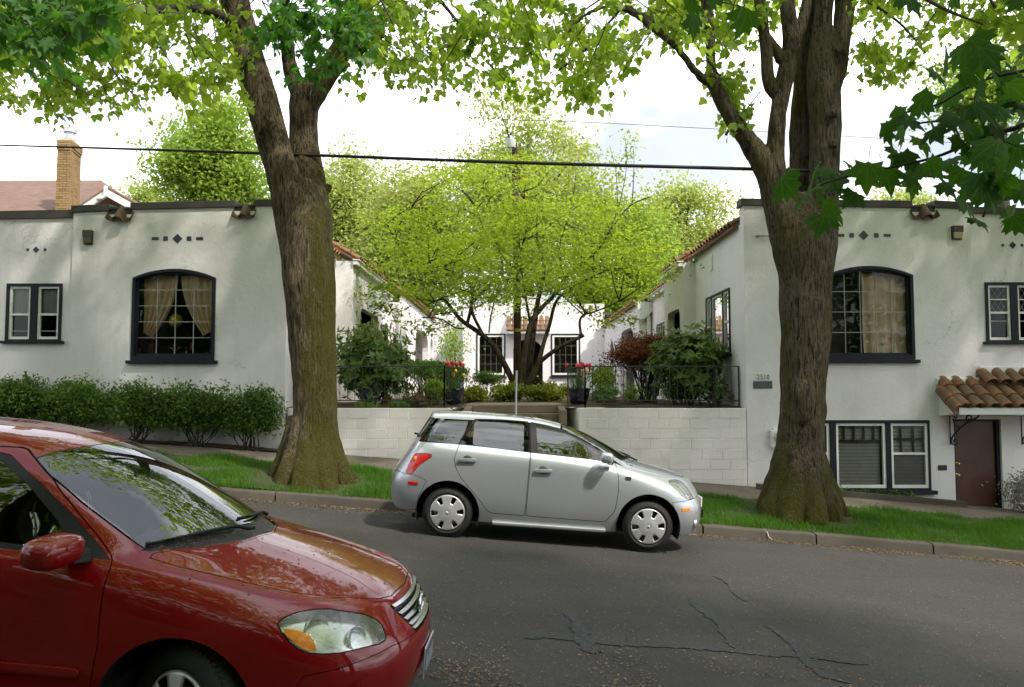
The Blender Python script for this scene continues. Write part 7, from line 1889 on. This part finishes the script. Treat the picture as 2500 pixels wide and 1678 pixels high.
        sk.part(30, 'lamp_seal', GAPM, sc, -.006, keep=ks); tlp = sk.part(31, 'tail_light', REDL, sc, .002, keep=ks)
        p = s2(215, 425); hit = sk.bvh.ray_cast(Vector((p[0], s * 2, p[1])), Vector((0, -s, 0)))[0]
        if hit:
            mb = MB(); mb.lathe([(.028, 0), (.02, -.004), (.004, -.006)], (0, 0, 0), 14, 'y'); o = cbuild(mb, 'turn_lamp', AMBER, tlp, smooth=True); o.location = hit + Vector((0, s * .004, 0)); o.rotation_euler = (0, 0, (0 if s < 0 else math.pi) - s * .4)
        sk.part(36, 'lamp_seal', GAPM, sc, -.006, keep=ks); hlp = sk.part(37, 'headlight', LAMPGLASS, sc, .001, keep=ks)
        o = sk.part(37, 'reflector', REFL, sc, -.035, keep=ks)
        if o: lp(o, hlp)
        for (a, b, c, d, nm, mt) in (((162, 582), (236, 608), 0, 0, 'side_marker', REDL), ((2097, 769), (2165, 796), 0, 0, 'side_marker', AMBER)):
            x0, z0 = s2(a[0], (a[1] + b[1]) / 2); x1, z1 = s2(b[0], (a[1] + b[1]) / 2 + 3); h1 = sk.bvh.ray_cast(Vector((x0, s * 2, z0)), Vector((0, -s, 0)))[0]; h2 = sk.bvh.ray_cast(Vector((x1, s * 2, z1)), Vector((0, -s, 0)))[0]
            if h1 and h2:
                mb = MB(); e = .02; mb.hexa([(h1.x, h1.y - s * .01, z0 - e), (h2.x, h2.y - s * .01, z1 - e), (h2.x, h2.y + s * .008, z1 - e), (h1.x, h1.y + s * .008, z0 - e)], [(h1.x, h1.y - s * .01, z0 + e), (h2.x, h2.y - s * .01, z1 + e), (h2.x, h2.y + s * .008, z1 + e), (h1.x, h1.y + s * .008, z0 + e)]); cbuild(mb, nm, mt, sc, bevel=.005)
        # mirror
        mx_, mz = s2(1562, 408); mb = MB(); mb.box(-.075, .075, -.10, .10, -.062, .062)
        o = cbuild(mb, 'mirror', SILVER, sc, bevel=.045, seg=4, smooth=True); o.location = (mx_, s * .93, mz); o.rotation_euler = (0, .05, s * .12)
        mb = MB(); mb.box(mx_ + .02, mx_ + .09, s * .80, s * .86, mz - .085, mz - .03); cbuild(mb, 'mirror_foot', TRIMB, sc, bevel=.01)
        x0, z0 = s2(2210, 893); h = sk.bvh.ray_cast(Vector((2, s * .62, z0)), Vector((-1, 0, 0)))[0]
        if h:
            mb = MB(); mb.lathe([(.052, 0), (.045, -.012), (.004, -.016)], (0, 0, 0), 20, 'x'); o = cbuild(mb, 'fog_lamp', REFL, sc, smooth=True); o.location = h + Vector((.0, 0, 0)); o.rotation_euler = (0, 0, math.pi - s * -.7)
        x0, z0 = s2(760, 840); x1, z1 = s2(1560, 900); mb = MB()
        mb.hexa([(x0, s * .70, .175), (x1, s * .70, .175), (x1, s * .80, .185), (x0, s * .80, .185)], [(x0, s * .70, .26), (x1, s * .70, .26), (x1, s * .808, .222), (x0, s * .808, .222)]); cbuild(mb, 'rocker_trim', SILVER, sc, bevel=.012)
        for x_ in (0.0, -2.37): wheel(sc, x_, s, .293, .185, .80, 6, rim=.206)
    sk.part(32, 'shut_line', GAPM, sc, -.006); sk.part(33, 'rear_bumper', SILVER, sc)
    sk.part(34, 'shut_line', GAPM, sc, -.006); sk.part(35, 'front_bumper', SILVER, sc)
    sk.part(40, 'glass_seal', TRIMB, sc, -.002); sk.part(45, 'glass_seal', TRIMB, sc, -.002); sk.part(41, 'windshield', CARGLASS, sc); sk.part(42, 'rear_window', SIDEGLASS, sc)
    sk.part(43, 'shut_line', GAPM, sc, -.006); sk.part(44, 'hood', SILVER, sc)
    bm.free()
    mb = MB(); mb.box(-2.8, .42, -.66, .66, .19, .24); mb.box(-2.0, -.37, -.74, .74, .2, .45); cbuild(mb, 'floor_pan', UNDER, sc)
    mb = MB(); mb.hexa([(-.42, -.7, .6), (0.0, -.7, .6), (0.0, .7, .6), (-.42, .7, .6)], [(-.55, -.68, .95), (-.2, -.66, .99), (-.2, .66, .99), (-.55, .68, .95)]); cbuild(mb, 'dashboard', PLAST, sc, bevel=.03)
    for y in (-.36, .36): seat(sc, -1.25, y, .52)
    mb = MB(); mb.box(-2.1, -1.75, -.62, .62, .5, .68); mb.hexa([(-2.2, -.62, .66), (-2.05, -.62, .66), (-2.05, .62, .66), (-2.2, .62, .66)], [(-2.36, -.6, 1.12), (-2.24, -.6, 1.12), (-2.24, .6, 1.12), (-2.36, .6, 1.12)]); cbuild(mb, 'rear_seat', CABIN, sc, bevel=.03)
    mb = MB(); c = Vector((-.70, .36, .99)); R_ = Matrix.Rotation(R(-62), 3, 'Y'); ring = [c + R_ @ Vector((.18 * math.cos(a), .18 * math.sin(a), 0)) for a in L(0, 2 * math.pi, 24)]
    mb.tube(ring, .016, 6, False); mb.tube([ring[0], c, ring[12]], .014, 5); mb.tube([c, c + Vector((.3, 0, -.12))], .03, 6); cbuild(mb, 'steering_wheel', PLAST, sc, smooth=True)
    mb = MB(); a = Vector((*s2(520, 92)[:1], 0, 1.53)); mb.tube([(-2.42, 0, 1.455), (-2.44, 0, 1.48)], [.03, .012], 8); mb.tube([(-2.44, 0, 1.475), (-2.62, 0, 1.61), (-2.72, 0, 1.68)], [.006, .004, .003], 6); cbuild(mb, 'antenna', TRIMB, sc, smooth=True)
    mb = MB(); mb.tube([(-2.85, .0, 1.13), (-2.90, -.1, 1.15), (-2.86, -.38, 1.17)], [.012, .014, .008], 6); cbuild(mb, 'rear_wiper', TRIMB, sc, smooth=True)
    for s in (-.35, .25):
        mb = MB(); mb.tube([(-.10, s, 1.02), (-.17, s + .05, 1.045), (-.22, s + .45, 1.05)], [.012, .012, .006], 6); cbuild(mb, 'wiper', TRIMB, sc, smooth=True)
    x0, z0 = s2(1720, 558); mb = MB(); mb.box(x0 - .035, x0 + .035, -.835, -.815, z0 - .022, z0 + .022); o = cbuild(mb, 'fender_badge', CHROME, sc, bevel=.008); h = .837
    mb = MB(); mb.box(.62, .775, -.25, .25, .36, .46); cbuild(mb, 'lower_grille', TRIMB, sc)
    mb = MB(); mb.box(.765, .778, -.16, .16, .48, .60); cbuild(mb, 'licence_plate', WHITEP, sc)
build_silver()

# ------------------------------------------------------------------ the red sedan
RED = m_paint('red_paint', (.20, .0022, .0042), .0, .40, .2, 1.0, .05)
red_loc = (-1.41, 4.41, CAM_Z - 1.78)
rc = thing('parked_car', 'dark red sedan with fallen bud scales below its windshield, wheels turned to the kerb', 'car', red_loc, None, (0, slope_a, R(-1.8)))
RM = Matrix.Translation(red_loc) @ Matrix.Rotation(R(-1.8), 4, 'Z') @ Matrix.Rotation(slope_a, 4, 'Y'); RI = RM.inverted()
CAML = RI @ Vector((0, 0, CAM_Z))
def ray_l(px, py):      # photo point -> direction in car coordinates
    return ((RI @ at(px, py, 5)) - CAML).normalized()
def co_cols():
    return [
     [(.84, 0, .20), (.90, 0, .32), (.93, 0, .49), (.905, 0, .60), (.79, 0, .765)],
     [(.825, .30, .20), (.885, .30, .32), (.912, .30, .49), (.882, .30, .60), (.765, .29, .77)],
     [(.745, .55, .20), (.80, .58, .32), (.825, .59, .50), (.78, .575, .625), (.655, .51, .79)],
     [(.56, .725, .195), (.61, .775, .33), (.62, .79, .52), (.55, .775, .67), (.42, .655, .82)],
     [(.33, .765, .19), (.33, .825, .34), (.33, .845, .56), (.30, .825, .74), (.20, .705, .855), (.45, .47, .855), (.57, .235, .853), (.60, 0, .852)],
     [(-.02, .77, .19), (-.02, .832, .36), (-.02, .852, .60), (-.03, .83, .80), (-.06, .725, .905), (.12, .49, .925), (.24, .245, .935), (.27, 0, .94)],
     [(-.42, .775, .19), (-.42, .836, .37), (-.42, .855, .62), (-.42, .838, .86), (-.42, .755, .955), (-.37, .675, .972), (-.12, .35, .993), (-.01, 0, 1.0)],
     [(-.80, .78, .185), (-.80, .836, .36), (-.80, .853, .63), (-.80, .845, .90), (-.80, .778, .965), (-.75, .635, 1.17), (-.53, .335, 1.225), (-.45, 0, 1.24)],
     [(-1.18, .78, .185), (-1.18, .836, .36), (-1.18, .853, .63), (-1.18, .848, .915), (-1.18, .785, .98), (-1.12, .56, 1.395), (-1.0, .31, 1.43), (-.95, 0, 1.44)],
     [(-1.60, .78, .185), (-1.60, .836, .36), (-1.60, .853, .64), (-1.60, .848, .93), (-1.60, .785, .995), (-1.58, .55, 1.45), (-1.58, .30, 1.485), (-1.58, 0, 1.495)],
     [(-2.02, .78, .19), (-2.02, .836, .37), (-2.02, .855, .65), (-2.02, .842, .945), (-2.02, .78, 1.01), (-2.02, .545, 1.445), (-2.03, .30, 1.48), (-2.03, 0, 1.49)],
     [(-2.45, .775, .20), (-2.45, .836, .39), (-2.45, .855, .66), (-2.45, .83, .96), (-2.45, .762, 1.025), (-2.42, .545, 1.375), (-2.45, .30, 1.41), (-2.46, 0, 1.42)],
     [(-2.88, .76, .22), (-2.88, .825, .42), (-2.88, .84, .67), (-2.88, .81, .975), (-2.88, .73, 1.04), (-2.93, .575, 1.095), (-3.03, .30, 1.125), (-3.06, 0, 1.13)],
     [(-3.22, .73, .25), (-3.22, .795, .44), (-3.22, .805, .68), (-3.22, .78, .965), (-3.22, .69, 1.045), (-3.24, .50, 1.075), (-3.27, .26, 1.09), (-3.28, 0, 1.095)],
     [(-3.40, .68, .28), (-3.45, .735, .44), (-3.47, .74, .66), (-3.44, .72, .92), (-3.41, .60, 1.045)],
     [(-3.50, .48, .28), (-3.56, .50, .44), (-3.58, .51, .66), (-3.53, .49, .92), (-3.49, .43, 1.065)],
     [(-3.53, .24, .28), (-3.60, .25, .44), (-3.61, .25, .66), (-3.56, .24, .92), (-3.51, .21, 1.075)],
     [(-3.54, 0, .28), (-3.605, 0, .44), (-3.62, 0, .66), (-3.57, 0, .92), (-3.515, 0, 1.08)]]
def superbox(a, b, c, e=3.2, n=12):
    mb = MB(); V = []
    f = lambda t: math.copysign(abs(t) ** (2 / e), t)
    for i in range(n + 1):
        p = -math.pi / 2 + math.pi * i / n
        for k in range(2 * n): q = math.pi * k / n; V.append((a * f(math.cos(p)) * f(math.cos(q)), b * f(math.cos(p)) * f(math.sin(q)), c * f(math.sin(p))))
    mb.add(V, [(i*2*n+k, i*2*n+(k+1) % (2*n), (i+1)*2*n+(k+1) % (2*n), (i+1)*2*n+k) for i in range(n) for k in range(2*n)]); return mb
def build_red():
    bm = cage_body(co_cols(), 4, 4, [(6, 4, 12, 4, .75), (6, 5, 6, 7, .9), (6, 5, 8, 5, .5), (0, 4, 3, 4, .35), (3, 4, 6, 4, .35), (0, 3, 2, 3, .3), (12, 4, 12, 7, .5), (13, 4, 17, 4, .5)])
    sk = Skin(bm)
    arches(sk, rc, (-.10, -2.70), .295, .368, .84)
    def cast(pts):
        out = []
        for u, v in pts:
            d = ray_l(500 + u / 3.148, 1180 + v / 3.148); h = sk.bvh.ray_cast(CAML, d)[0]
            if h is not None: out.append(h)
        return out
    def lens(hits, s):      # outline on the body -> polygon in the viewing plane, mirrored for the other side
        W = (sum(hits, Vector()) / len(hits) - CAML).normalized()
        U = W.cross(Vector((0, 0, 1))).normalized(); V = U.cross(W).normalized()
        if s > 0: hits = [Vector((h.x, -h.y, h.z)) for h in hits]; U, V, W = (Vector((a.x, -a.y, a.z)) for a in (U, V, W))
        return [(h.dot(U), h.dot(V)) for h in hits], U, V, W
    HL = cast([(565, 1085), (600, 1045), (700, 1000), (830, 975), (960, 972), (1040, 985), (1120, 995), (1230, 1015), (1310, 1050), (1360, 1100), (1388, 1170), (1380, 1205), (1340, 1230), (1270, 1245), (1150, 1275), (1030, 1300), (900, 1308), (800, 1300), (720, 1270), (660, 1220), (600, 1150)])
    AM = cast([(600, 1118), (700, 1128), (790, 1155), (830, 1200), (858, 1275), (850, 1296), (800, 1292), (730, 1262), (670, 1212), (620, 1160)])
    GR = cast([(1350, 965), (1470, 1125), (1440, 850), (1530, 690), (1600, 900), (1585, 960)])
    fdoor = round_poly([(-.475, .955), (-.46, .60), (-.49, .35), (-.56, .235), (-1.50, .235), (-1.50, .60), (-1.505, 1.0), (-1.50, 1.40), (-1.15, 1.40), (-.92, 1.28)], .035, 3)
    rdoor = round_poly([(-1.512, .235), (-2.12, .235), (-2.30, .50), (-2.42, .70), (-2.45, .98), (-2.38, 1.25), (-2.2, 1.385), (-1.9, 1.41), (-1.512, 1.41), (-1.517, 1.0)], .035, 3)
    dlo = [(-.50, .957), (-.85, .968), (-1.5, .99), (-2.1, 1.012), (-2.56, 1.035), (-2.40, 1.23), (-2.2, 1.35), (-1.9, 1.405), (-1.5, 1.41), (-1.18, 1.365), (-.95, 1.255), (-.75, 1.13)]
    fgl = [(-.70, .985), (-1.46, 1.02), (-1.46, 1.375), (-1.22, 1.345), (-1.0, 1.24), (-.80, 1.10)]; rgl = [(-1.58, 1.02), (-2.22, 1.045), (-2.22, 1.30), (-1.95, 1.36), (-1.58, 1.37)]; qgl = [(-2.27, 1.05), (-2.48, 1.06), (-2.36, 1.21), (-2.27, 1.27)]
    bump_ = [(.25, .30), (.40, .40), (.46, .535), (.62, .565), (.80, .60), (1.1, .585), (1.1, .1), (.30, .1)]
    for s in (-1, 1):
        k = side(s); up_ = lambda f, c: c.y * s > .3 and c.z > .9 and abs(f.normal.y) > .3
        for i, d in enumerate((fdoor, rdoor)): sk.region(10 + i, d, SX, SZ, lambda f, c: c.y * s > .3 and abs(f.normal.y) > .3, {0}); sk.region(20 + i, off_poly(d, .005), SX, SZ, lambda f, c: c.y * s > .3 and abs(f.normal.y) > .3, {10 + i})
        sk.region(4, dlo, SX, SZ, up_, {0, 10, 11, 20, 21})
        for i, gls in enumerate((fgl, rgl, qgl)): sk.region(5 + i, round_poly(gls, .03, 3), SX, SZ, up_)
        fb_ok = lambda f, c: c.y * s > -.01 and c.x > .2
        sk.region(34, bump_, SX, SZ, fb_ok, {0}); sk.region(35, off_poly(bump_, .004), SX, SZ, fb_ok, {34})
        for (hits, rid, grow) in ((HL, 36, -.006), (HL, 37, 0), (AM, 38, 0)):
            P, U, V, W = lens(hits, s); P = P if not grow else off_poly(P, grow)
            sk.region(rid, P, U, V, lambda f, c: c.y * s > .2 and f.normal.dot(W) < -.05, {0, 34, 35} if rid == 36 else {36} if rid == 37 else {37, 36})
    front = lambda f, c: c.x > .6 and f.normal.x > .25
    gr = round_poly([(-.36, .745), (-.25, .595), (.25, .595), (.36, .745)], .025, 4)
    sk.region(39, gr, SY, SZ, front, {0, 34, 35})
    low = round_poly([(-.52, .23), (.52, .23), (.46, .33), (-.46, .33)], .03, 3); sk.region(46, low, SY, SZ, lambda f, c: c.x > .5 and f.normal.x > .2, {0, 34, 35})
    top = lambda f, c: c.z > .93 and f.normal.x > .12 and -1.25 < c.x < .1
    ws = [(-.375, .655), (-.24, .46), (-.11, .25), (-.055, 0), (-.11, -.25), (-.24, -.46), (-.375, -.655), (-.74, -.612), (-1.085, -.535), (-1.0, -.30), (-.965, 0), (-1.0, .30), (-1.085, .535), (-.74, .612)]
    ws = catmull([(*p, 0) for p in ws[:7]], 4)[:-1] + [np.array((*p, 0)) for p in ws[6:8]] + catmull([(*p, 0) for p in ws[8:13]], 3) + [np.array((*ws[13], 0))]; ws = [(p[0], p[1]) for p in ws]
    sk.region(40, ws, SX, SY, top, {0, 4}); sk.region(41, off_poly(ws, .009), SX, SY, top, {40})
    rear = lambda f, c: c.x < -2.3 and f.normal.x < -.12 and c.z > 1.06
    rw = [(-2.92, -.54), (-3.0, -.28), (-3.02, 0), (-3.0, .28), (-2.92, .54), (-2.50, .50), (-2.53, 0), (-2.50, -.50)]; sk.region(45, rw, SX, SY, rear, {0, 4}); sk.region(42, off_poly(rw, .02), SX, SY, rear, {45})
    cowl = lambda f, c: c.z > .9 and f.normal.z > .3 and -.5 < c.x < .15
    cw = [(-.36, .655), (-.20, .47), (-.06, .25), (.0, 0), (-.06, -.25), (-.20, -.47), (-.36, -.655), (-.40, -.665), (-.30, -.46), (-.16, -.25), (-.11, 0), (-.16, .25), (-.30, .46), (-.40, .665)]
    sk.region(47, cw, SX, SY, cowl, {0, 40, 41})
    hood = lambda f, c: f.normal.z > .3 and c.x > -.45 and c.z > .68
    hd = [(.765, 0), (.74, .27), (.70, .37), (.62, .46), (.50, .56), (.30, .635), (.05, .67), (-.20, .69), (-.345, .69), (-.345, .655), (-.19, .47), (-.05, .25), (.01, 0)]; hd = hd + [(x, -y) for x, y in reversed(hd[1:-1])]
    sk.region(43, hd, SX, SY, hood, {0}); sk.region(44, off_poly(hd, .005), SX, SY, hood, {43})
    sk.part(0, 'body', RED, rc)
    for s in (-1, 1):
        ks = lambda c: c.y * s > 0
        for i, nm in enumerate(('front door', 'rear door')):
            d = sk.part(20 + i, 'door', RED, rc, keep=ks); d['label'] = nm
            xh = (-1.30, -2.18)[i]; hit = sk.bvh.ray_cast(Vector((xh, s * 2, .86)), Vector((0, -s, 0)))[0]
            cbuild(pill(xh - .09, xh + .09, hit.y + s * .012, .86, .04, s * .022), 'handle', RED, d, smooth=True, angle=50, bevel=.006)
            a, b = ((-1.48, -.535), (-2.25, -1.535))[i]; ya = sk.bvh.ray_cast(Vector(((a + b) / 2, s * 2, .47)), Vector((0, -s, 0)))[0].y
            cbuild(pill(a, b, ya - s * .006, .47, .045, s * .02), 'rub_strip', RED, d, smooth=True, angle=50, bevel=.008)
        for i in range(3): sk.part(5 + i, 'side_window', SIDEGLASS, rc, -.002, keep=ks)
        sk.part(4, 'window_trim', TRIMB, rc, -.003, keep=ks)
        for i in range(2): sk.part(10 + i, 'shut_line', GAPM, rc, -.006, keep=ks)
        sk.part(36, 'lamp_seal', GAPM, rc, -.005, keep=ks)
        hl = sk.part(37, 'headlight', LAMPGLASS, rc, .001, keep=ks)
        if hl:
            hl['label'] = 'clear headlight with chrome bowls and an amber corner'
            o = sk.part(37, 'reflector', REFL, rc, -.055, keep=ks)
            if o: lp(o, hl)
            o = sk.part(38, 'turn_lens', AMBER, rc, .001, keep=ks)
            if o: lp(o, hl)
            ctr = sum(HL, Vector()) / len(HL)
            for (t_, r_, dz) in ((.34, .075, .006), (.74, .055, .0)):
                a, b = HL[0], HL[11]; p = a.lerp(b, t_) + Vector((0, 0, .0)); h = sk.bvh.find_nearest(p)[0]; n_ = sk.nrm(h); p = h - n_ * .045
                p = Vector((p.x, p.y * (1 if s < 0 else -1), p.z)); ax = Vector((.85, -.45 if s < 0 else .45, .1)).normalized()
                mb = MB(); mb.lathe([(r_, .012), (r_ * .98, .0), (r_ * .8, -.02), (r_ * .4, -.032), (.003, -.034)], (0, 0, 0), 24, 'z', cap=False); o = cbuild(mb, 'bowl', REFL, hl, smooth=True); o.location = p; o.rotation_euler = ax.to_track_quat('Z', 'Y').to_euler()
        # mirror housing and sail
        mb = superbox(.085, .135, .066); o = cbuild(mb, 'mirror', RED, rc, smooth=True); o.location = (-.645, s * .955, 1.025) if s < 0 else (-.76, .93, .985); o.rotation_euler = (R(-4) * s, R(3), s * .16)
        mb = MB(); mb.box(-.086, -.078, -.08, .08, -.036, .036); g_ = cbuild(mb, 'mirror_glass', CHROME, o, bevel=.004)
        mb = MB(); mb.hexa([(-.70, s * .78, .945), (-.56, s * .78, .945), (-.58, s * .90, .96), (-.66, s * .90, .96)], [(-.70, s * .74, 1.04), (-.58, s * .76, 1.0), (-.60, s * .87, 1.0), (-.66, s * .87, 1.01)]); cbuild(mb, 'mirror_foot', TRIMB, rc, bevel=.01)
        for x_ in (-.10, -2.70): wheel(rc, x_, s, .302, .195, .80 if x_ < -1 else .785, 7, steer=R(-24) if x_ > -1 else 0)
    sk.part(34, 'shut_line', GAPM, rc, -.005); sk.part(35, 'front_bumper', RED, rc)
    sk.part(40, 'glass_seal', TRIMB, rc, -.001); w = sk.part(41, 'windshield', CARGLASS, rc); sk.part(42, 'rear_window', SIDEGLASS, rc); sk.part(45, 'glass_seal', TRIMB, rc, -.001)
    cwl = sk.part(47, 'cowl_panel', PLAST, rc, -.012); sk.part(43, 'shut_line', GAPM, rc, -.006); sk.part(44, 'hood', RED, rc)
    gp = sk.part(39, 'grille', TRIMB, rc, -.03); sk.part(46, 'air_intake', UNDER, rc, -.05)
    # chrome grille bars follow the nose
    for i, z in enumerate((.727, .692, .66, .63, .606)):
        mb = MB(); w_ = .335 - (.735 - z) * .72; pts = []
        for y in L(-w_, w_, 24):
            h = sk.bvh.ray_cast(Vector((2, y, z)), Vector((-1, 0, 0)))[0]
            if h: pts.append(h + Vector((-.006, 0, 0)))
        V = []; hh = .019 if i == 0 else .011
        for p in pts: V += [(p.x - .02, p.y, p.z - hh), (p.x + .004, p.y, p.z - hh * .9), (p.x + .008, p.y, p.z + hh * .4), (p.x - .012, p.y, p.z + hh)]
        mb.add(V, [(4*q+a, 4*q+(a+1) % 4, 4*q+4+(a+1) % 4, 4*q+4+a) for q in range(len(pts)-1) for a in range(4)] + [(0, 1, 2, 3), tuple(4*(len(pts)-1)+a for a in (3, 2, 1, 0))])
        cbuild(mb, 'grille_bar', CHROMED, gp, smooth=True, angle=40)
    h = sk.bvh.ray_cast(Vector((2, 0, .675)), Vector((-1, 0, 0)))[0]
    mb = MB()
    def oval(ry, rz, r, dz=0, dx=0): mb.tube([(h.x + .016 + dx, ry * math.cos(a), .675 + dz + rz * math.sin(a)) for a in L(0, 2 * math.pi, 28)], r, 6, False)
    oval(.062, .044, .008); oval(.022, .042, .006); oval(.050, .017, .006, .014); cbuild(mb, 'emblem', CHROME, gp, smooth=True)
    mb = MB(); mb.lathe([(.06, 0), (.056, .01), (.002, .012)], (0, 0, 0), 24, 'x'); o = cbuild(mb, 'emblem_base', PLAST, gp, smooth=True); o.location = (h.x, 0, .675); o.scale = (1, 1, .72)
    # plate
    h = sk.bvh.ray_cast(Vector((2, 0, .40)), Vector((-1, 0, 0)))[0]; xp = h.x + .012
    mb = MB(); mb.box(xp, xp + .008, -.16, .16, .325, .485); o = cbuild(mb, 'licence_plate', plain('plate_frame', (.55, .55, .55), .4, metal=.4), rc, bevel=.003)
    mb = MB(); mb.box(xp + .0085, xp + .0105, -.148, .148, .338, .473); cbuild(mb, 'plate_face', plain('plate_blue', (.06, .075, .12), .45, var=.5, vscale=9), o)
    mb = MB(); rr = random.Random(6)
    for i, y in enumerate(L(-.115, .115, 5)): mb.box(xp + .0107, xp + .0122, y - .014, y + .012, .36, .43); mb.box(xp + .0107, xp + .0122, y - .004, y + .016, .40, .442)
    cbuild(mb, 'plate_characters', plain('plate_pale', (.40, .42, .45), .5), o)['kind'] = 'stuff'
    # wipers
    for (y0, y1, xo) in ((-.10, -.56, 0), (.42, -.02, .02)):
        pts = []
        for t_ in L(0, 1, 10):
            y = y0 + (y1 - y0) * t_; xx = -.085 - .16 * abs(y / .5) ** 1.6 - .05 * t_ + (.0 if t_ > .15 else .03)
            hh = sk.bvh.ray_cast(Vector((xx, y, 2)), Vector((0, 0, -1)))[0]; pts.append(hh + Vector((.0, 0, .022)))
        mb = MB(); mb.tube(pts, [.012 - .006 * q / 10 for q in range(11)], 6); w_ = cbuild(mb, 'wiper', TRIMB, rc, smooth=True)
        mb = MB(); pb = [p + Vector((-.02, 0, -.006)) for p in pts[2:]]; pb.append(pb[-1] + (pb[-1] - pb[-2]) * 1.6); mb.tube(pb, .007, 6); cbuild(mb, 'wiper_blade', RUBBER, w_, smooth=True)
    g2 = np.random.default_rng(3); P = []      # bud scales caught in the cowl
    for k in range(420):
        y = g2.uniform(-.62, .55); xx = -.07 - .30 * abs(y / .62) ** 1.5 + g2.uniform(-.04, .05); hh = sk.bvh.ray_cast(Vector((xx, y, 2)), Vector((0, 0, -1)))[0]
        if hh: P.append(hh + Vector((0, 0, .004)))
    for k in range(160):
        hh = sk.bvh.ray_cast(Vector((g2.uniform(-.2, .8), g2.uniform(-.8, .6), 2)), Vector((0, 0, -1)))[0]
        if hh: P.append(hh + Vector((0, 0, .002)))
    a = g2.uniform(0, 6.28, len(P)); tip = np.stack([np.cos(a), np.sin(a), np.zeros(len(P))], 1); nrm = np.stack([g2.normal(0, .3, len(P)), g2.normal(0, .3, len(P)), np.ones(len(P))], 1)
    Pw = [RM @ p for p in P]; tag(leaves('bud_scales', [tuple(p) for p in Pw], g2.uniform(.008, .022, len(P)), tip, nrm, OVAL, LIT), 'brown bud scales fallen on the red hood and cowl', 'leaf litter', kind='stuff')
    bm.free()
    mb = MB(); mb.box(-3.3, .45, -.66, .66, .18, .23); mb.box(-2.2, -.40, -.76, .76, .2, .42); cbuild(mb, 'floor_pan', UNDER, rc)
    mb = MB(); mb.hexa([(-.55, -.70, .6), (-.1, -.70, .6), (-.1, .70, .6), (-.55, .70, .6)], [(-.72, -.68, .93), (-.30, -.64, .955), (-.30, .64, .955), (-.72, .68, .93)]); cbuild(mb, 'dashboard', PLAST, rc, bevel=.03)
    for y in (-.37, .37): seat(rc, -1.45, y, .45)
    mb = MB(); mb.box(-2.45, -2.0, -.62, .62, .45, .62); mb.hexa([(-2.6, -.62, .6), (-2.42, -.62, .6), (-2.42, .62, .6), (-2.6, .62, .6)], [(-2.78, -.6, 1.08), (-2.66, -.6, 1.08), (-2.66, .6, 1.08), (-2.78, .6, 1.08)]); cbuild(mb, 'rear_seat', CABIN, rc, bevel=.03)
    mb = MB(); c = Vector((-.86, .37, .95)); R_ = Matrix.Rotation(R(-62), 3, 'Y'); ring = [c + R_ @ Vector((.185 * math.cos(a), .185 * math.sin(a), 0)) for a in L(0, 2 * math.pi, 24)]
    mb.tube(ring, .016, 6, False); mb.tube([ring[0], c, ring[12]], .014, 5); mb.tube([c, c + Vector((.3, 0, -.12))], .03, 6); cbuild(mb, 'steering_wheel', PLAST, rc, smooth=True)
    mb = MB(); mb.box(-.99, -.96, -.11, .11, 1.30, 1.36); cbuild(mb, 'rear_view_mirror', PLAST, rc, bevel=.012)
CHROMED = plain('dull_chrome', (.34, .35, .36), .22, metal=.95, var=.1)
build_red()
